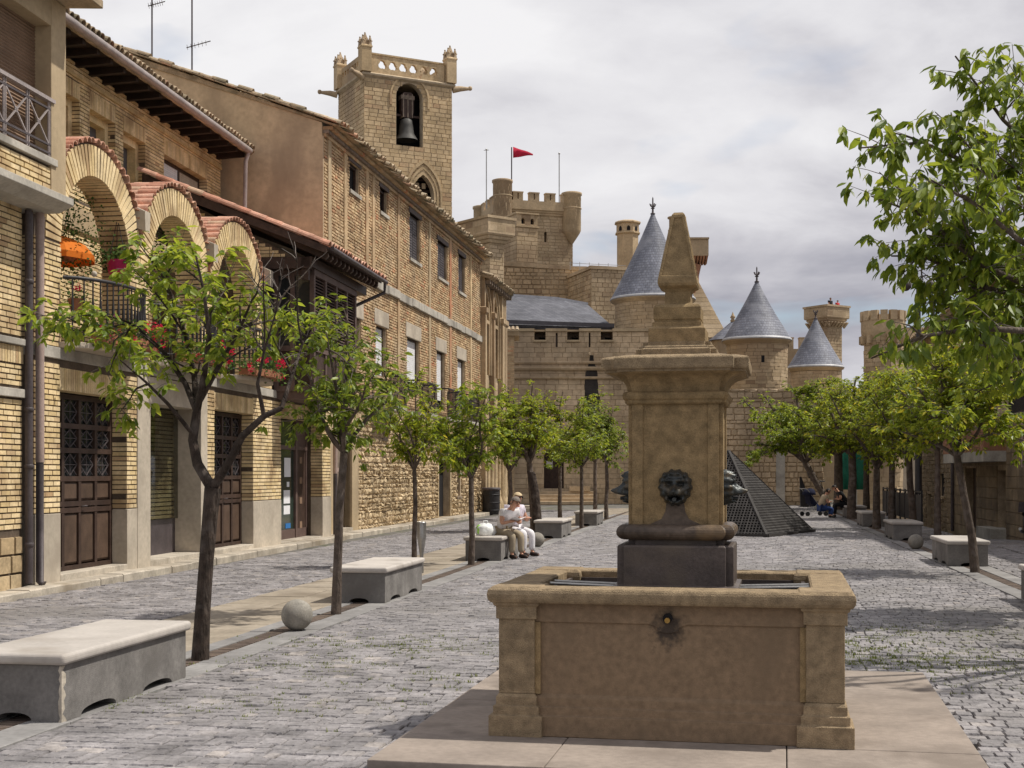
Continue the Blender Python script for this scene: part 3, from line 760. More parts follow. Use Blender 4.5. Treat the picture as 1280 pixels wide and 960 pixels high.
for rot, nm in ((0,'front'), (math.pi/2,'side'), (-math.pi/2,'side'), (math.pi,'back')):
    o = link('lion_mask', lm, m_bronze, fo); co, si = math.cos(rot), math.sin(rot)
    y = -.298; o.location = (-y*si, y*co, 1.607); o.rotation_euler = (0,0,rot); o.scale = (1.28,1.1,1.16)
    t = MB(); t.tube([(0,-.03,-.06),(0,-.092,-.066)], .011, 10); t.build('water_pipe', m_bronze, o)
# wet mark below the front mask
wm = MB(); pts = [(-.17,1.3625),(-.09,1.40),(-.065,1.45),(-.055,1.53),(.055,1.53),(.065,1.45),(.09,1.40),(.17,1.3625)]
wm.add([(x, -.3035, z) for x, z in pts], [tuple(range(8))]); wm.build('wet_mark', m_wetbrown, fo)
# ------------------------------------------------------------------ benches, balls, bins, skylight pyramid
def make_bench():
    b = empty('stone_bench'); hw, L_, zt = .35, 1.05, .388; zf = .13
    def prof(a, b_, arcs):                                   # side profile with low arched cut-outs
        P = [(a, .0)]
        for c_, r_a in arcs:
            P.append((c_-r_a, 0)); P += [(c_ - r_a*math.cos(t), .06*math.sin(t)**.7) for t in np.linspace(.2, math.pi-.2, 9)]; P.append((c_+r_a, 0))
        return P + [(b_, 0), (b_, zt), (a, zt)]
    mb = MB(); T = .14                                       # one seamless shell: four sides with soffits of the cut-outs
    for ax, sgn, half, dist_, arcs in (('x',-1,L_,hw,[(-.5,.27),(.5,.27)]), ('x',1,L_,hw,[(-.5,.27),(.5,.27)]), ('y',-1,hw,L_,[(0,.13)]), ('y',1,hw,L_,[(0,.13)])):
        P = prof(-half, half, arcs); n_ = len(P)
        pt = lambda p, d_: (sgn*d_, p[0], p[1]) if ax == 'x' else (p[0], sgn*d_, p[1])
        mb.add([pt(p, dist_) for p in P], [tuple(range(n_))])
        for i in range(n_-3):
            mb.add([pt(P[i], dist_), pt(P[i+1], dist_), pt(P[i+1], dist_-T), pt(P[i], dist_-T)], [(0,1,2,3)])
    mb.add([(-hw,-L_,zt),(hw,-L_,zt),(hw,L_,zt),(-hw,L_,zt)], [(0,1,2,3)])
    mb.build('body', m_bench, b)
    mb = MB(); mb.box(-hw+.141, hw-.141, -L_+.141, L_-.141, .1, zt); mb.build('core', m_bench, b)
    mb = MB(); mb.box(-hw-.04, hw+.04, -L_-.04, L_+.04, zt+.003, zt+.080); mb.build('seat_slab', m_benchtop, b, .03, 4)
    return b
bench0 = make_bench(); first = True
benches = [(-4.89, 9.65, 'long pale stone bench just before the dark forked tree'),
           (-4.92, 18.3, 'pale topped stone bench behind the tree with straight grey trunk, beside the steel ash bin'),
           (-4.90, 26.95, 'stone bench on which the elderly couple sits'),
           (-4.95, 36.4, 'stone bench behind the bare trunk and stone ball, past the elderly couple'),
           (-4.92, 45.0, 'small far stone bench in front of the castle door steps'),
           (4.12, 18.3, 'stone bench under the overhanging branches beside the shaded lane'),
           (4.12, 26.95, 'stone bench with a leaning slim tree before it, facing the stone doorway'),
           (4.20, 36.7, 'stone bench between the stone ball and the dark iron fence'),
           (4.22, 45.7, 'stone bench behind a stout tree trunk next to the skylight pyramid'),
           (4.35, 53.9, 'stone bench on which the person in black sits')]
for x, y, lab in benches:
    o = bench0 if first else copy_tree(bench0); first = False
    o.location = (x, y, .008); o['label'] = lab; o['category'] = 'bench'; o['group'] = 'stone benches along both tree rows'
mb = MB(); rr_ = random.Random(6); P0 = []
for z in np.linspace(.0, .384, 14): P0.append((rr_.uniform(.01,.07)*(1.3 - z), rr_.uniform(.004,.03), z))
for (a0, b0, z0), (a1, b1, z1) in zip(P0[:-1], P0[1:]):
    x = .353; y = -1.053
    mb.add([(x-b0,y,z0),(x,y,z0),(x,y,z1),(x-b1,y,z1)], [(0,1,2,3)]); mb.add([(x,y,z0),(x,y+a0,z0),(x,y+a1,z1),(x,y,z1)], [(0,1,2,3)])
tag(mb.build('chipped_edge', m_kerb, bench0), 'pale chipped corner edge')
ballme = MB(); ballme.sphere((0,0,.165), .17, 32, 20); ballm = ballme.mesh('stone_ball')
for x, y, lab in ((-4.73, 14.15, 'stone ball between the dark forked tree and a bench'), (-4.63, 31.2, 'stone ball beside the feet of the elderly couple'), (3.9, 31.6, 'stone ball in front of a bench near the iron fence')):
    o = link('stone_ball', ballm, m_ball); o.location = (x, y, .004); tag(o, lab, 'stone ball', 'stone balls on the slab strips')
# steel ash bin
x, y = gp(527, 717); ab = empty('ash_bin', (x, y, .006), 0, 'slim brushed steel ash bin on a tapered post', 'ash bin')
mb = MB(); mb.lathe([(.035,0),(.035,.03),(.032,.30),(.04,.36),(.075,.60)], 20); mb.build('post', m_steel, ab)
mb = MB(); mb.lathe([(.078,.60),(.078,.86),(.074,.875),(.06,.875),(.06,.83)], 24, cap=False); mb.build('bin_cylinder', m_steel, ab)
mb = MB(); mb.lathe([(.079,.845),(.082,.848),(.082,.86),(.079,.863)], 24, cap=False); mb.build('collar', m_steel, ab)
# black litter barrel by the church
x, y = gp(614, 643); lb = empty('litter_barrel', (x, y, 0), 0, 'tall black litter barrel beside the church pilasters', 'litter bin')
mb = MB(); mb.lathe([(.33,0),(.36,.05),(.37,.95),(.36,1.0)], 28); mb.build('barrel', m_iron, lb)
mb = MB(); mb.lathe([(.385,1.0),(.40,1.02),(.40,1.09),(.36,1.12),(.0001,1.13)], 28); mb.build('lid', m_pipe_dark, lb)
for z in (.18, .5, .82):
    mb = MB(); mb.lathe([(.369,z-.02),(.385,z-.015),(.385,z+.015),(.369,z+.02)], 28, cap=False); mb.build('band', m_iron, lb)

# skylight pyramid of dark metal louvres
py = empty('skylight_pyramid', (PYC[0], PYC[1], 0), 0, 'low dark metal pyramid with a louvred grid, in the middle of the square', 'pyramid')
ex = Vector((cY, sY, 0)); ed = Vector((-sY, cY, 0))
a = ex*2.57 + ed*.62; b_ = ex*.62 - ed*2.57
cor = [a, b_, -a, -b_]; ap = Vector((0,0,2.33))
core = MB(); k = .96
core.add([tuple(v*k + Vector((0,0,-.02))) for v in cor] + [tuple(ap*.96)], [(0,1,4),(1,2,4),(2,3,4),(3,0,4),(3,2,1,0)]); core.build('core', m_black, py)
m_louv = mat('dark_louvre', (.04,.036,.034), (.07,.064,.06), rough=.6, namt=.25)
m_hip = mat('dark_hip_metal', (.05,.046,.044), rough=.7, namt=.2, spec=.15)
for f in range(4):
    p0, p1 = cor[f], cor[(f+1) % 4]; gr = MB(); nrm = (p1-p0).cross(ap-p0).normalized()
    if nrm.z < 0: nrm = -nrm
    NR = 34
    for i in range(NR):
        t = (i+.3)/NR; q0 = p0.lerp(ap, t) + nrm*.0; q1 = p1.lerp(ap, t)
        gr.bar(tuple(q0 + nrm*.01), tuple(q1 + nrm*.01), .03, .045, up=tuple(nrm))
    NC = 40
    for j in range(1, NC):
        s = j/NC; q0 = p0.lerp(p1, s)
        # run parallel to the face's middle line until the hip
        top = 1 - abs(2*s-1); e_ = q0 + (ap - (p0+p1)/2)*top
        gr.bar(tuple(q0 + nrm*.02), tuple(e_ + nrm*.02), .032, .032, up=tuple(nrm))
    o = gr.build('louvre_grid', m_louv, py); o['kind'] = 'stuff'
for v in cor:
    h = MB(); h.bar(tuple(v*1.01), tuple(ap + Vector((0,0,.03))), .07, .05); h.build('hip_rail', m_hip, py)
for f in range(4):
    h = MB(); h.bar(tuple(cor[f]*1.015 + Vector((0,0,.03))), tuple(cor[(f+1)%4]*1.015 + Vector((0,0,.03))), .06, .10); h.build('base_rail', m_hip, py)
# ------------------------------------------------------------------ trees
LEAF8 = np.array([(0,0,0),(.32,.2,.02),(.32,0,-.03),(.32,-.2,.02),(.7,.17,-.02),(.7,0,-.07),(.7,-.17,-.02),(1,0,-.16)])
LEAF8F = [(0,2,1,1),(0,3,2,2),(1,2,5,4),(2,3,6,5),(4,5,7,7),(5,6,7,7)]
LEAF4 = np.array([(0,0,0),(.5,.24,.03),(1,0,-.1),(.5,-.24,.03)])
def rot_frames(D, Upv):
    D = D/np.linalg.norm(D, axis=1, keepdims=True)
    Y = np.cross(Upv, D); Y /= (np.linalg.norm(Y, axis=1, keepdims=True)+1e-9); Z = np.cross(D, Y)
    return D, Y, Z
class Tree:
    def __init__(s, seed): s.r = random.Random(seed); s.wood = MB(); s.twig = MB(); s.leaf = []; s.tmpd = []
    def limb(s, pts, r0, r1, mb=None, n=8):
        P = [Vector(p) for p in pts]; m = len(P); (mb or s.wood).tube(P, [r0 + (r1-r0)*i/(m-1) for i in range(m)], n)
    def curve(s, a, b, bend, k=5, wob=.03):
        a = Vector(a); b = Vector(b); L_ = (b-a).length; out = []
        w = Vector((s.r.uniform(-1,1), s.r.uniform(-1,1), s.r.uniform(-.3,.3)))*wob*L_
        for i in range(k+1):
            t = i/k; out.append(a.lerp(b, t) + Vector((0,0,1))*bend*L_*4*t*(1-t)*.25 + w*math.sin(t*math.pi*2))
        return out
    def spray(s, P, r0, dens, size, keep=1.0, droop=.55, side=True, twl=.35):
        """twigs with drooping clusters of leaves along a limb"""
        r = s.r; m = len(P)
        for i in range(1, m):
            seg = P[i]-P[i-1]; L_ = seg.length; k = max(1, int(L_*dens + r.random()))
            for j in range(k):
                t = r.random(); p = P[i-1].lerp(P[i], t); d = seg.normalized()
                v = Vector((r.gauss(0,1), r.gauss(0,1), r.gauss(.25,.6))); v = (v - d*v.dot(d)*.5).normalized()
                l = twl*r.uniform(.5, 1.3); q = p + (v*.8 + d*.5)*l
                s.limb([p, p.lerp(q,.5)+Vector((0,0,.03*l)), q], r0*.45, .0025, s.twig, 4)
                if r.random() > keep: continue
                s.cluster(p.lerp(q,.55), (q-p), r.randint(2,4), size, droop); s.cluster(q, (q-p), r.randint(5,8), size, droop)
    def cluster(s, p, d, k, size, droop):
        r = s.r; d = d.normalized()
        for i in range(k):
            a = r.uniform(0, 6.28); h = Vector((math.cos(a), math.sin(a), 0)); v = (h*.75 + d*.45 + Vector((0,0,-droop*r.uniform(.3,1.5))))
            s.leaf.append((p + Vector((r.uniform(-.04,.04), r.uniform(-.04,.04), r.uniform(-.04,.03)))*1.0, v, size*r.uniform(.65,1.15)))
    def emit(s, base, name, label, group, bark, leafmat, parts=0, lod=0, extra=None, twigmat=None):
        t = empty(name, base, 0, label, 'tree', group)
        s.wood.build('trunk', bark, t)
        if s.twig.v: tag(s.twig.build('twigs', twigmat or m_twig, t), kind='stuff')
        if not s.leaf: return t
        P = np.array([tuple(l[0]) for l in s.leaf]); D = np.array([tuple(l[1]) for l in s.leaf]); Sz = np.array([l[2] for l in s.leaf])
        rr = np.random.default_rng(len(P)); Up = np.stack([rr.normal(0,.45,len(P)), rr.normal(0,.45,len(P)), np.ones(len(P))], 1)
        X, Y, Z = rot_frames(D, Up)
        wd = base[0]+P[:,0], base[1]+P[:,1]
        n_ = len(P); start = 0
        if parts:
            d = -wd[0]*sY + wd[1]*cY; l = wd[0]*cY + wd[1]*sY; inside = (np.abs(l/d*FPX) < 630)
            order = np.argsort(np.where(inside, 0, 100) + rr.random(n_)); sel = order[:parts]; rest = order[parts:]
            V8 = LEAF8; me = bpy.data.meshes.new('leaf'); me.from_pydata([tuple(v) for v in V8], [], [tuple(dict.fromkeys(f)) for f in LEAF8F]); me.materials.append(leafmat)
            for i in sel:
                o = bpy.data.objects.new('leaf', me); C.objects.link(o); o.parent = t
                M_ = Matrix(((X[i,0],Y[i,0],Z[i,0],P[i,0]),(X[i,1],Y[i,1],Z[i,1],P[i,1]),(X[i,2],Y[i,2],Z[i,2],P[i,2]),(0,0,0,1)))
                o.matrix_local = M_ @ Matrix.Scale(Sz[i], 4)
        else: rest = np.arange(n_)
        T = LEAF8 if lod == 0 else LEAF4; kv = len(T)
        Pp, Xr, Yr, Zr, Sr = P[rest], X[rest], Y[rest], Z[rest], Sz[rest]
        V = Pp[:,None,:] + Sr[:,None,None]*(T[None,:,0:1]*Xr[:,None,:] + T[None,:,1:2]*Yr[:,None,:] + T[None,:,2:3]*Zr[:,None,:])
        V = V.reshape(-1,3); m = len(rest); off = np.arange(m)[:,None,None]*kv
        if lod == 0:
            tri = np.array([(0,2,1),(0,3,2),(1,2,5),(1,5,4),(2,3,6),(2,6,5),(4,5,7),(5,6,7)]); F_ = (off + tri[None]).reshape(-1,3)
        else: F_ = (off + np.array([(0,1,2),(0,2,3)])[None]).reshape(-1,3)
        o = link('crown', mesh_np('crown', V, F_, False), leafmat, t); o['kind'] = 'stuff'
        return t
def simple_tree(x, y, h_fork, r_tr, cw, z0, z1, label, seed, group, lean=(0,0), lm=None, bark=None, n_limb=7, dens=6.0, size=.13, lod=1, twl=.3):
    """tapered trunk, limbs fanning into an uneven ellipsoidal crown between heights z0 and z1, half width cw"""
    t = Tree(seed); r = t.r; top = Vector((lean[0], lean[1], h_fork))
    trunk = [Vector((0,0,-.02)), Vector((lean[0]*.15+r.uniform(-.02,.02), lean[1]*.15, h_fork*.3)), Vector((lean[0]*.55+r.uniform(-.03,.03), lean[1]*.55, h_fork*.65)), top]
    t.wood.tube(trunk, [r_tr*1.2, r_tr, r_tr*.9, r_tr*.85], 10)
    zc = (z0+z1)/2
    for i in range(n_limb):
        a = 2*math.pi*(i + r.uniform(-.3,.3))/n_limb; rad = cw*r.uniform(.55, 1.0); zz = z0 + (z1-z0)*(r.uniform(.25,1.0) if i else 1.0)
        if i == 0: rad *= .2
        fall = math.sqrt(max(.1, 1-((zz-zc)/(z1-zc)*.9)**2)); e_ = Vector((math.cos(a)*rad*fall + lean[0], math.sin(a)*rad*fall + lean[1], zz))
        P = t.curve(top, e_, r.uniform(-.1,.5), 5, .06); t.limb(P, r_tr*.55, r_tr*.14)
        t.spray(P[1:], r_tr*.2, dens, size, twl=twl)
        for j in range(3):
            q = P[r.randint(2,4)]; f = q + Vector((r.uniform(-1,1)*cw*.55, r.uniform(-1,1)*cw*.55, r.uniform(-.35,.5)*(z1-z0)*.5)); f.z = max(z0*.98, min(f.z, z1))
            P2 = t.curve(q, f, .2, 4, .08); t.limb(P2, r_tr*.25, .005, n=5); t.spray(P2, r_tr*.12, dens*1.5, size, twl=twl)
    return t.emit((x, y, 0), 'cherry_tree', label, group, bark or m_bark, lm or m_leaf, lod=lod)

GL, GR = 'young cherry trees on the slab strip by the arcaded house', 'cherry trees on the slab strip by the shaded houses'
# --- the forked tree with the dark trunk
def forked_tree():
    bx, by = gp(252, 825); t = Tree(101); r = t.r; d0 = 12.4
    def at(px, pyy, dd=0.0):
        d = d0 + dd; X_, Y_ = cp(px, d); return Vector((X_-bx, Y_-by, hz(pyy, d)))
    tr = [at(250,829), at(253,770), at(258,700), at(263,640), at(266,610)]; tr[0].z = -.03
    t.wood.tube(tr, [.083,.070,.066,.070,.076], 14)
    main = [
        ([at(266,612), at(247,580,.05), at(241,550,.1), at(246,515,.1)], .052, .04),
        ([at(266,610), at(285,580,-.1), at(303,545,-.2), at(330,520,-.3), at(352,510,-.3)], .042, .024),
        ([at(246,515,.1), at(232,480,.2), at(205,440,.3), at(165,405,.3), at(120,412,.2), at(60,415,.1)], .03, .008),
        ([at(246,515,.1), at(243,470,.3), at(232,420,.5), at(215,370,.6), at(185,330,.6)], .034, .008),
        ([at(246,515,.1), at(255,470,-.1), at(262,420,-.3), at(255,365,-.4), at(245,320,-.4)], .036, .008),
        ([at(250,500,.1), at(275,455,-.2), at(300,410,-.4), at(315,375,-.4)], .03, .008),
        ([at(243,545,.1), at(210,505,-.3), at(185,480,-.5), at(150,450,-.6)], .022, .006),
        ([at(352,510,-.3), at(365,470,-.2), at(378,430,0), at(390,410,.1)], .022, .007),
        ([at(330,520,-.3), at(322,480,-.4), at(330,440,-.5), at(345,390,-.5)], .022, .006),
    ]
    for P, a, b in main: t.limb(P, a, b, n=9)
    leafy = [(main[2][0], 9), (main[3][0][1:], 9), (main[4][0][1:], 8), (main[5][0], 8), (main[6][0], 6), (main[7][0][1:], 6)]
    for P, k in leafy: t.spray(P[1:], .012, k*1.5, .118, twl=.27)
    for (s0, tip, n_) in ((main[2][0][3], (95,395),3),(main[2][0][3],(140,440),3),(main[2][0][4],(50,395),2),(main[2][0][3],(135,470),2),(main[3][0][2],(160,330),3),(main[3][0][3],(215,305),3),(main[3][0][3],(170,300),2),(main[4][0][2],(285,345),3),(main[4][0][3],(225,330),3),
                          (main[4][0][2],(230,385),3),(main[5][0][2],(350,385),3),(main[5][0][1],(330,430),3),(main[5][0][2],(300,370),3),(main[4][0][1],(290,420),3),(main[3][0][1],(190,440),3),(main[3][0][1],(255,450),3),(main[7][0][2],(395,395),2),(main[5][0][2],(370,405),3),(main[6][0][2],(150,515),1)):
        e_ = at(*tip, r.uniform(-.5,.5)); P = t.curve(s0, e_, .25, 4, .06); t.limb(P, .012, .004, n=5); t.spray(P[1:], .008, 17, .118, twl=.24)
    # bare dead sprays on the far side
    for s0, tip in ((main[8][0][2],(330,330)),(main[8][0][3],(355,325)),(main[8][0][3],(395,320)),(main[8][0][2],(305,400)),(main[7][0][2],(365,300)),(main[8][0][3],(315,345)),(main[7][0][1],(340,420)),(main[5][0][3],(330,345))):
        e_ = at(*tip, -.4 + r.uniform(-.4,.4)); P = t.curve(s0, e_, .1, 5, .05); t.limb(P, .011, .0035, n=5)
        for j in range(5):
            q = P[r.randint(1,4)]; f = q + Vector((r.uniform(-.22,.22), r.uniform(-.2,.2), r.uniform(.02,.28))); t.limb(t.curve(q, f, .2, 3, .05), .005, .002, t.twig, 4)
    t.emit((bx, by, 0), 'cherry_tree', 'cherry tree with dark forked trunk and partly bare branches, behind the long bench', GL, m_bark_dark, m_leaf, parts=300)
forked_tree()
def near_right_tree():
    bx, by = 4.2, 13.3; t = Tree(202); r = t.r
    def at(px, pyy, d=12.0): X_, Y_ = cp(px + 4, d); return Vector((X_-bx, Y_-by, hz(pyy, d)))
    fork = Vector((0,0,2.0)); t.wood.tube([Vector((0,0,-.03)), Vector((.03,0,.9)), fork], [.15,.12,.115], 12)
    main = [
        [fork, at(1400,300,12.4), at(1320,215,12.2), at(1250,150,12.0), at(1190,70,11.8)],
        [fork, at(1400,330,12.0), at(1310,260,11.8), at(1230,215,11.6), at(1150,178,11.5), at(1070,185,11.4)],
        [fork, at(1390,400,12.2), at(1300,365,12.0), at(1220,330,12.0), at(1150,270,12.0), at(1085,245,12.0)],
        [fork, at(1400,420,12.5), at(1310,380,12.4), at(1230,360,12.3), at(1150,320,12.2), at(1110,320,12.2)],
        [fork, at(1390,440,11.4), at(1300,415,11.2), at(1220,410,11.0), at(1150,420,11.0), at(1085,448,11.0)],
        [fork, at(1450,250,13.0), at(1420,150,13.2), at(1380,90,13.4)],
        [fork, at(1560,300,13.5), at(1640,220,13.8), at(1700,160,14)],
        [fork, at(1400,360,11.0), at(1330,330,10.8), at(1270,300,10.6), at(1215,255,10.5), at(1160,225,10.5)],
        [fork, at(1600,400,12.6), at(1720,380,12.6)], [fork, at(1530,300,11.2), at(1530,200,10.6)],
    ]
    for i, P in enumerate(main):
        t.limb(P, .045, .007, n=8)
        t.spray(P[2 if len(P) > 4 else 1:], .012, 13 if i != 4 else 5.0, .14, twl=.32, droop=1.0)
    for (i, j, tip, d) in ((0,3,(1220,100),12),(0,3,(1275,110),12),(0,2,(1265,95),12.5),(0,2,(1230,190),12),(1,3,(1165,140),11.5),(1,4,(1100,165),11.5),(1,2,(1215,175),11.5),(7,3,(1230,225),10.6),(7,4,(1150,235),10.6),
        (2,4,(1095,215),12),(2,4,(1120,255),12),(2,3,(1180,235),12),(2,3,(1130,300),12),(3,4,(1120,345),12.2),(3,3,(1190,300),12.3),(3,3,(1200,390),12.3),(3,3,(1150,380),12.3),(3,2,(1260,310),12.4),(2,2,(1260,270),12.2),(2,2,(1240,390),12.0),
        (3,2,(1270,400),12.4),(3,2,(1265,340),12.0),(7,2,(1260,250),10.8),(1,2,(1270,200),11.8),(4,3,(1180,395),11),(4,2,(1260,440),11.2),(4,3,(1230,450),11),(4,4,(1125,405),11),(3,3,(1140,415),12.3),(3,2,(1230,440),12.3),(3,1,(1280,470),12.3),(3,3,(1215,345),12.6),(2,3,(1205,280),12.6),(2,3,(1170,260),12.3),(3,4,(1150,350),12.6),(3,2,(1250,370),12.8),(2,2,(1275,300),12.6),(7,2,(1280,230),11),(7,2,(1270,330),10.8),(0,2,(1290,150),12.4),(0,2,(1280,180),12.2),(2,2,(1225,300),12.3),(3,2,(1245,415),12.6),(3,3,(1185,360),12.5),(3,2,(1290,380),12.2),(3,1,(1290,430),12.0)):
        s0 = main[i][min(j, len(main[i])-1)]; P = t.curve(s0, at(*tip, d + r.uniform(-.4,.4)), .2, 4, .06); t.limb(P, .012, .004, n=5); t.spray(P[1:], .008, 17, .14, twl=.30, droop=1.0)
    t.emit((bx, by, 0), 'cherry_tree', 'large leafy cherry tree whose branches hang over the shaded lane from outside the picture', GR, m_bark, m_leaf_d, parts=300)
near_right_tree()
left = [ # px, py base, fork h, trunk r, crown half width, z0, z1, label
    (420,768,1.95,.075,.85,1.85,3.55,'young cherry tree with straight grey trunk before the bench by the ash bin',(.1,0),m_leaf_d),
    (518,709,1.75,.062,.85,1.7,3.45,'young cherry tree just beside the steel ash bin',(0,0),m_leaf_y),
    (589,706,1.62,.075,1.1,1.55,3.35,'cherry tree with round crown before the bench of the elderly couple',(0,0),m_leaf),
    (637,665,1.75,.10,1.2,1.75,3.9,'cherry tree directly behind the elderly couple',(0,0),m_leaf),
    (668,664,2.0,.14,1.45,2.0,4.3,'old cherry tree with twin dark limbs behind the bare trunk',(-.15,0),m_leaf_y),
    (700,650,2.0,.10,1.7,2.0,4.7,'cherry tree in front of the dark castle door',(0,0),m_leaf_y),
    (727,660,1.9,.085,1.2,1.75,3.95,'slim pale cherry tree before the small far bench',(0,0),m_leaf),
    (744,639,2.2,.12,1.45,2.0,4.9,'cherry tree beside the castle steps',(0,0),m_leaf),
    (758,649,2.0,.10,1.1,1.9,4.1,'last dark trunked cherry tree of its row, by the lectern sign',(0,0),m_leaf_d)]
for i, (px, py_, hf, rt, cw, z0, z1, lab, lean, lm_) in enumerate(left):
    x, y = gp(px, py_)
    simple_tree(x, y, hf, rt*.74, cw, z0, z1, lab, 300+i, GL, lean=lean, lm=lm_, dens=11 if i < 3 else 12, size=.115 if i < 2 else .135, lod=0 if i < 2 else 1, twl=.28)
right = [
    (1219,716,2.0,.07,1.35,1.95,3.85,'slim leaning cherry tree right before the bench facing the stone doorway',(-.3,0),m_leaf_y),
    (1172,671,2.3,.085,1.6,2.1,4.75,'red-brown stemmed cherry tree in front of the stone house corner',(0,0),m_leaf),
    (1141,667,2.2,.10,1.6,1.95,4.75,'dark stemmed cherry tree beside the tall lamp post',(-.1,0),m_leaf_y),
    (1096,661,1.85,.115,1.8,1.85,4.75,'stout cherry tree in front of the bench next to the skylight pyramid',(0,0),m_leaf_y),
    (1115,649,2.1,.125,1.8,2.0,5.3,'stout cherry tree at the end of the dark iron fence',(0,0),m_leaf),
    (1065,649,2.4,.16,1.9,2.1,5.3,'thick trunked cherry tree beside the person in black',(0,0),m_leaf_y),
    (1083,636,2.6,.15,2.2,2.5,6.0,'cherry tree standing before the green tarpaulin',(0,0),m_leaf),
    (1035,640,2.2,.16,3.7,2.0,5.7,'wide dark cherry tree spreading over the crouching person in jeans',(-1.0,0),m_leaf),
    (1048,637,2.6,.22,2.4,2.4,5.8,'dark cherry tree close behind the person in black',(0,0),m_leaf_y)]
for i, (px, py_, hf, rt, cw, z0, z1, lab, lean, lm_) in enumerate(right):
    x, y = gp(px, py_)
    simple_tree(x, y, hf, rt, cw, z0, z1, lab, 400+i, GR, lean=lean, lm=lm_, dens=15 if i < 4 else 13, size=.135 if i < 4 else .165, lod=1, n_limb=10 if i < 6 else 14, twl=.34)
simple_tree(4.15, 17.1, 1.95, .085, 1.75, 1.95, 4.5, 'cherry tree beside the bench under the overhanging branches, mostly outside the picture', 420, GR, lm=m_leaf, dens=14, size=.135, lod=1, n_limb=10, twl=.3)
# bare, lopped trunk by the couple
x, y = gp(672, 671); t = Tree(500)
t.wood.tube([(0,0,-.02),(-.02,0,.6),(-.07,0,1.2),(-.15,0,1.62),(-.17,0,1.74)], [.15,.125,.115,.11,.085], 12)
t.wood.tube([(-.14,0,1.5),(-.24,.02,1.78)], [.085,.06], 8); t.wood.tube([(-.15,0,1.55),(-.08,-.02,1.7)], [.065,.045], 8)
t.emit((x, y, 0), 'lopped_tree', 'bare lopped tree trunk standing beside the elderly couple and the stone ball', None, m_bark_dark, m_leaf)
# ------------------------------------------------------------------ houses on the left
def half_tile_mesh(name, L_=.42, r0=.10, r1=.085, n=7, th=.014):
    mb = MB(); rings = []
    for y, r in ((0, r0), (L_, r1)):
        o_ = [(r*math.cos(math.pi*i/n), y, r*math.sin(math.pi*i/n)) for i in range(n+1)]
        i_ = [((r-th)*math.cos(math.pi*i/n), y, (r-th)*math.sin(math.pi*i/n)) for i in range(n, -1, -1)]
        rings.append(o_ + i_)
    mb.loft(rings); me = mb.mesh(name)
    for p in me.polygons: p.use_smooth = False
    return me
TILE = half_tile_mesh('roof_tile'); TILE.materials.append(m_tile)
TILE_O = half_tile_mesh('roof_tile'); TILE_O.materials.append(m_tile_old)
def joined(name, me, mats, m, parent):
    """many copies of one small mesh as one 'stuff' part"""
    n = len(me.vertices); co = np.empty(n*3, dtype=np.float32); me.vertices.foreach_get('co', co); co = co.reshape(-1,3)
    fs = [tuple(p.vertices) for p in me.polygons]; V = []; F_ = []
    tris = []
    for f in fs:
        for i in range(1, len(f)-1): tris.append((f[0], f[i], f[i+1]))
    T = np.array(tris)
    for k, M_ in enumerate(mats):
        A = np.array(M_.to_3x3()); b = np.array(M_.translation); V.append(co @ A.T + b); F_.append(T + k*n)
    o = link(name, mesh_np(name, np.concatenate(V), np.concatenate(F_)), m, parent); o['kind'] = 'stuff'; return o
def tiles(parent, me, mats, m, parts, name='roof_tile'):
    for M_ in mats[:parts]:
        o = bpy.data.objects.new(name, me); C.objects.link(o); o.parent = parent; o.matrix_local = M_
    if mats[parts:]: joined(name + '_field', me, mats[parts:], m, parent)
def roof_rows(u0, u1, y0, z0, y1, z1, pitch, r, lenf=.36, jit=.012):
    """matrices of cover tiles on a slope that rises from (y0,z0) to (y1,z1)"""
    L_ = math.hypot(y1-y0, z1-z0); sl_ = math.atan2(z1-z0, y1-y0); out = []
    k = int(L_/lenf)
    for j in range(k):
        u = u0
        while u < u1:
            t = j*lenf/L_
            M_ = Matrix.Translation((u + r.uniform(-jit,jit), y0 + (y1-y0)*t + r.uniform(-jit,jit)*2, z0 + (z1-z0)*t + r.uniform(-jit,jit))) @ Matrix.Rotation(sl_, 4, 'X') @ Matrix.Rotation(r.uniform(-.05,.05), 4, 'Z')
            out.append(M_); u += pitch
    return out

H1 = empty('arcaded_house', (*B1A, 0), F1.phi, 'buff brick house with three tile-capped arches and a wooden corner gallery', 'house')
DEP = .30
GO = [(.85,3.23,.1,2.95), (4.19,6.60,.1,2.92), (7.37,9.70,.1,2.97), (11.66,15.10,.1,3.0)]     # ground floor openings
UEND = 15.9
e_ = .012
core = MB(); wall(core, .0, UEND, .0, 3.40, e_, .60, [(a-e_, b+e_, -.1, d+e_) for a, b, c, d in GO])
core.box(0, UEND, .62, .70, 0, 3.4); core.build('wall', m_mortar, H1)
br = course_rects(.0, UEND, 1.12, 3.35, .079, .25, .016, [(3.64,4.19,0,3.4),(6.60,6.95,0,3.4)] + [(a, b, 0, d+.36) for a, b, c, d in GO], lj=.06, vj=.005)
lay(H1, 'brick', br, m_brick, 0, DEP, .008, .03, parts=300, near=lambda u, z: u + abs(z-2)*.01, seed=3)
# soldier courses over the openings
for a, b, c, d in GO:
    if a in (4.19,): continue
    u = a - .02
    while u < b:
        mb = MB(); mb.box(u+.007, min(u+.068, b+.02), -.004, DEP, d, d+.33); mb.build('soldier_brick', m_brick, H1); u += .075
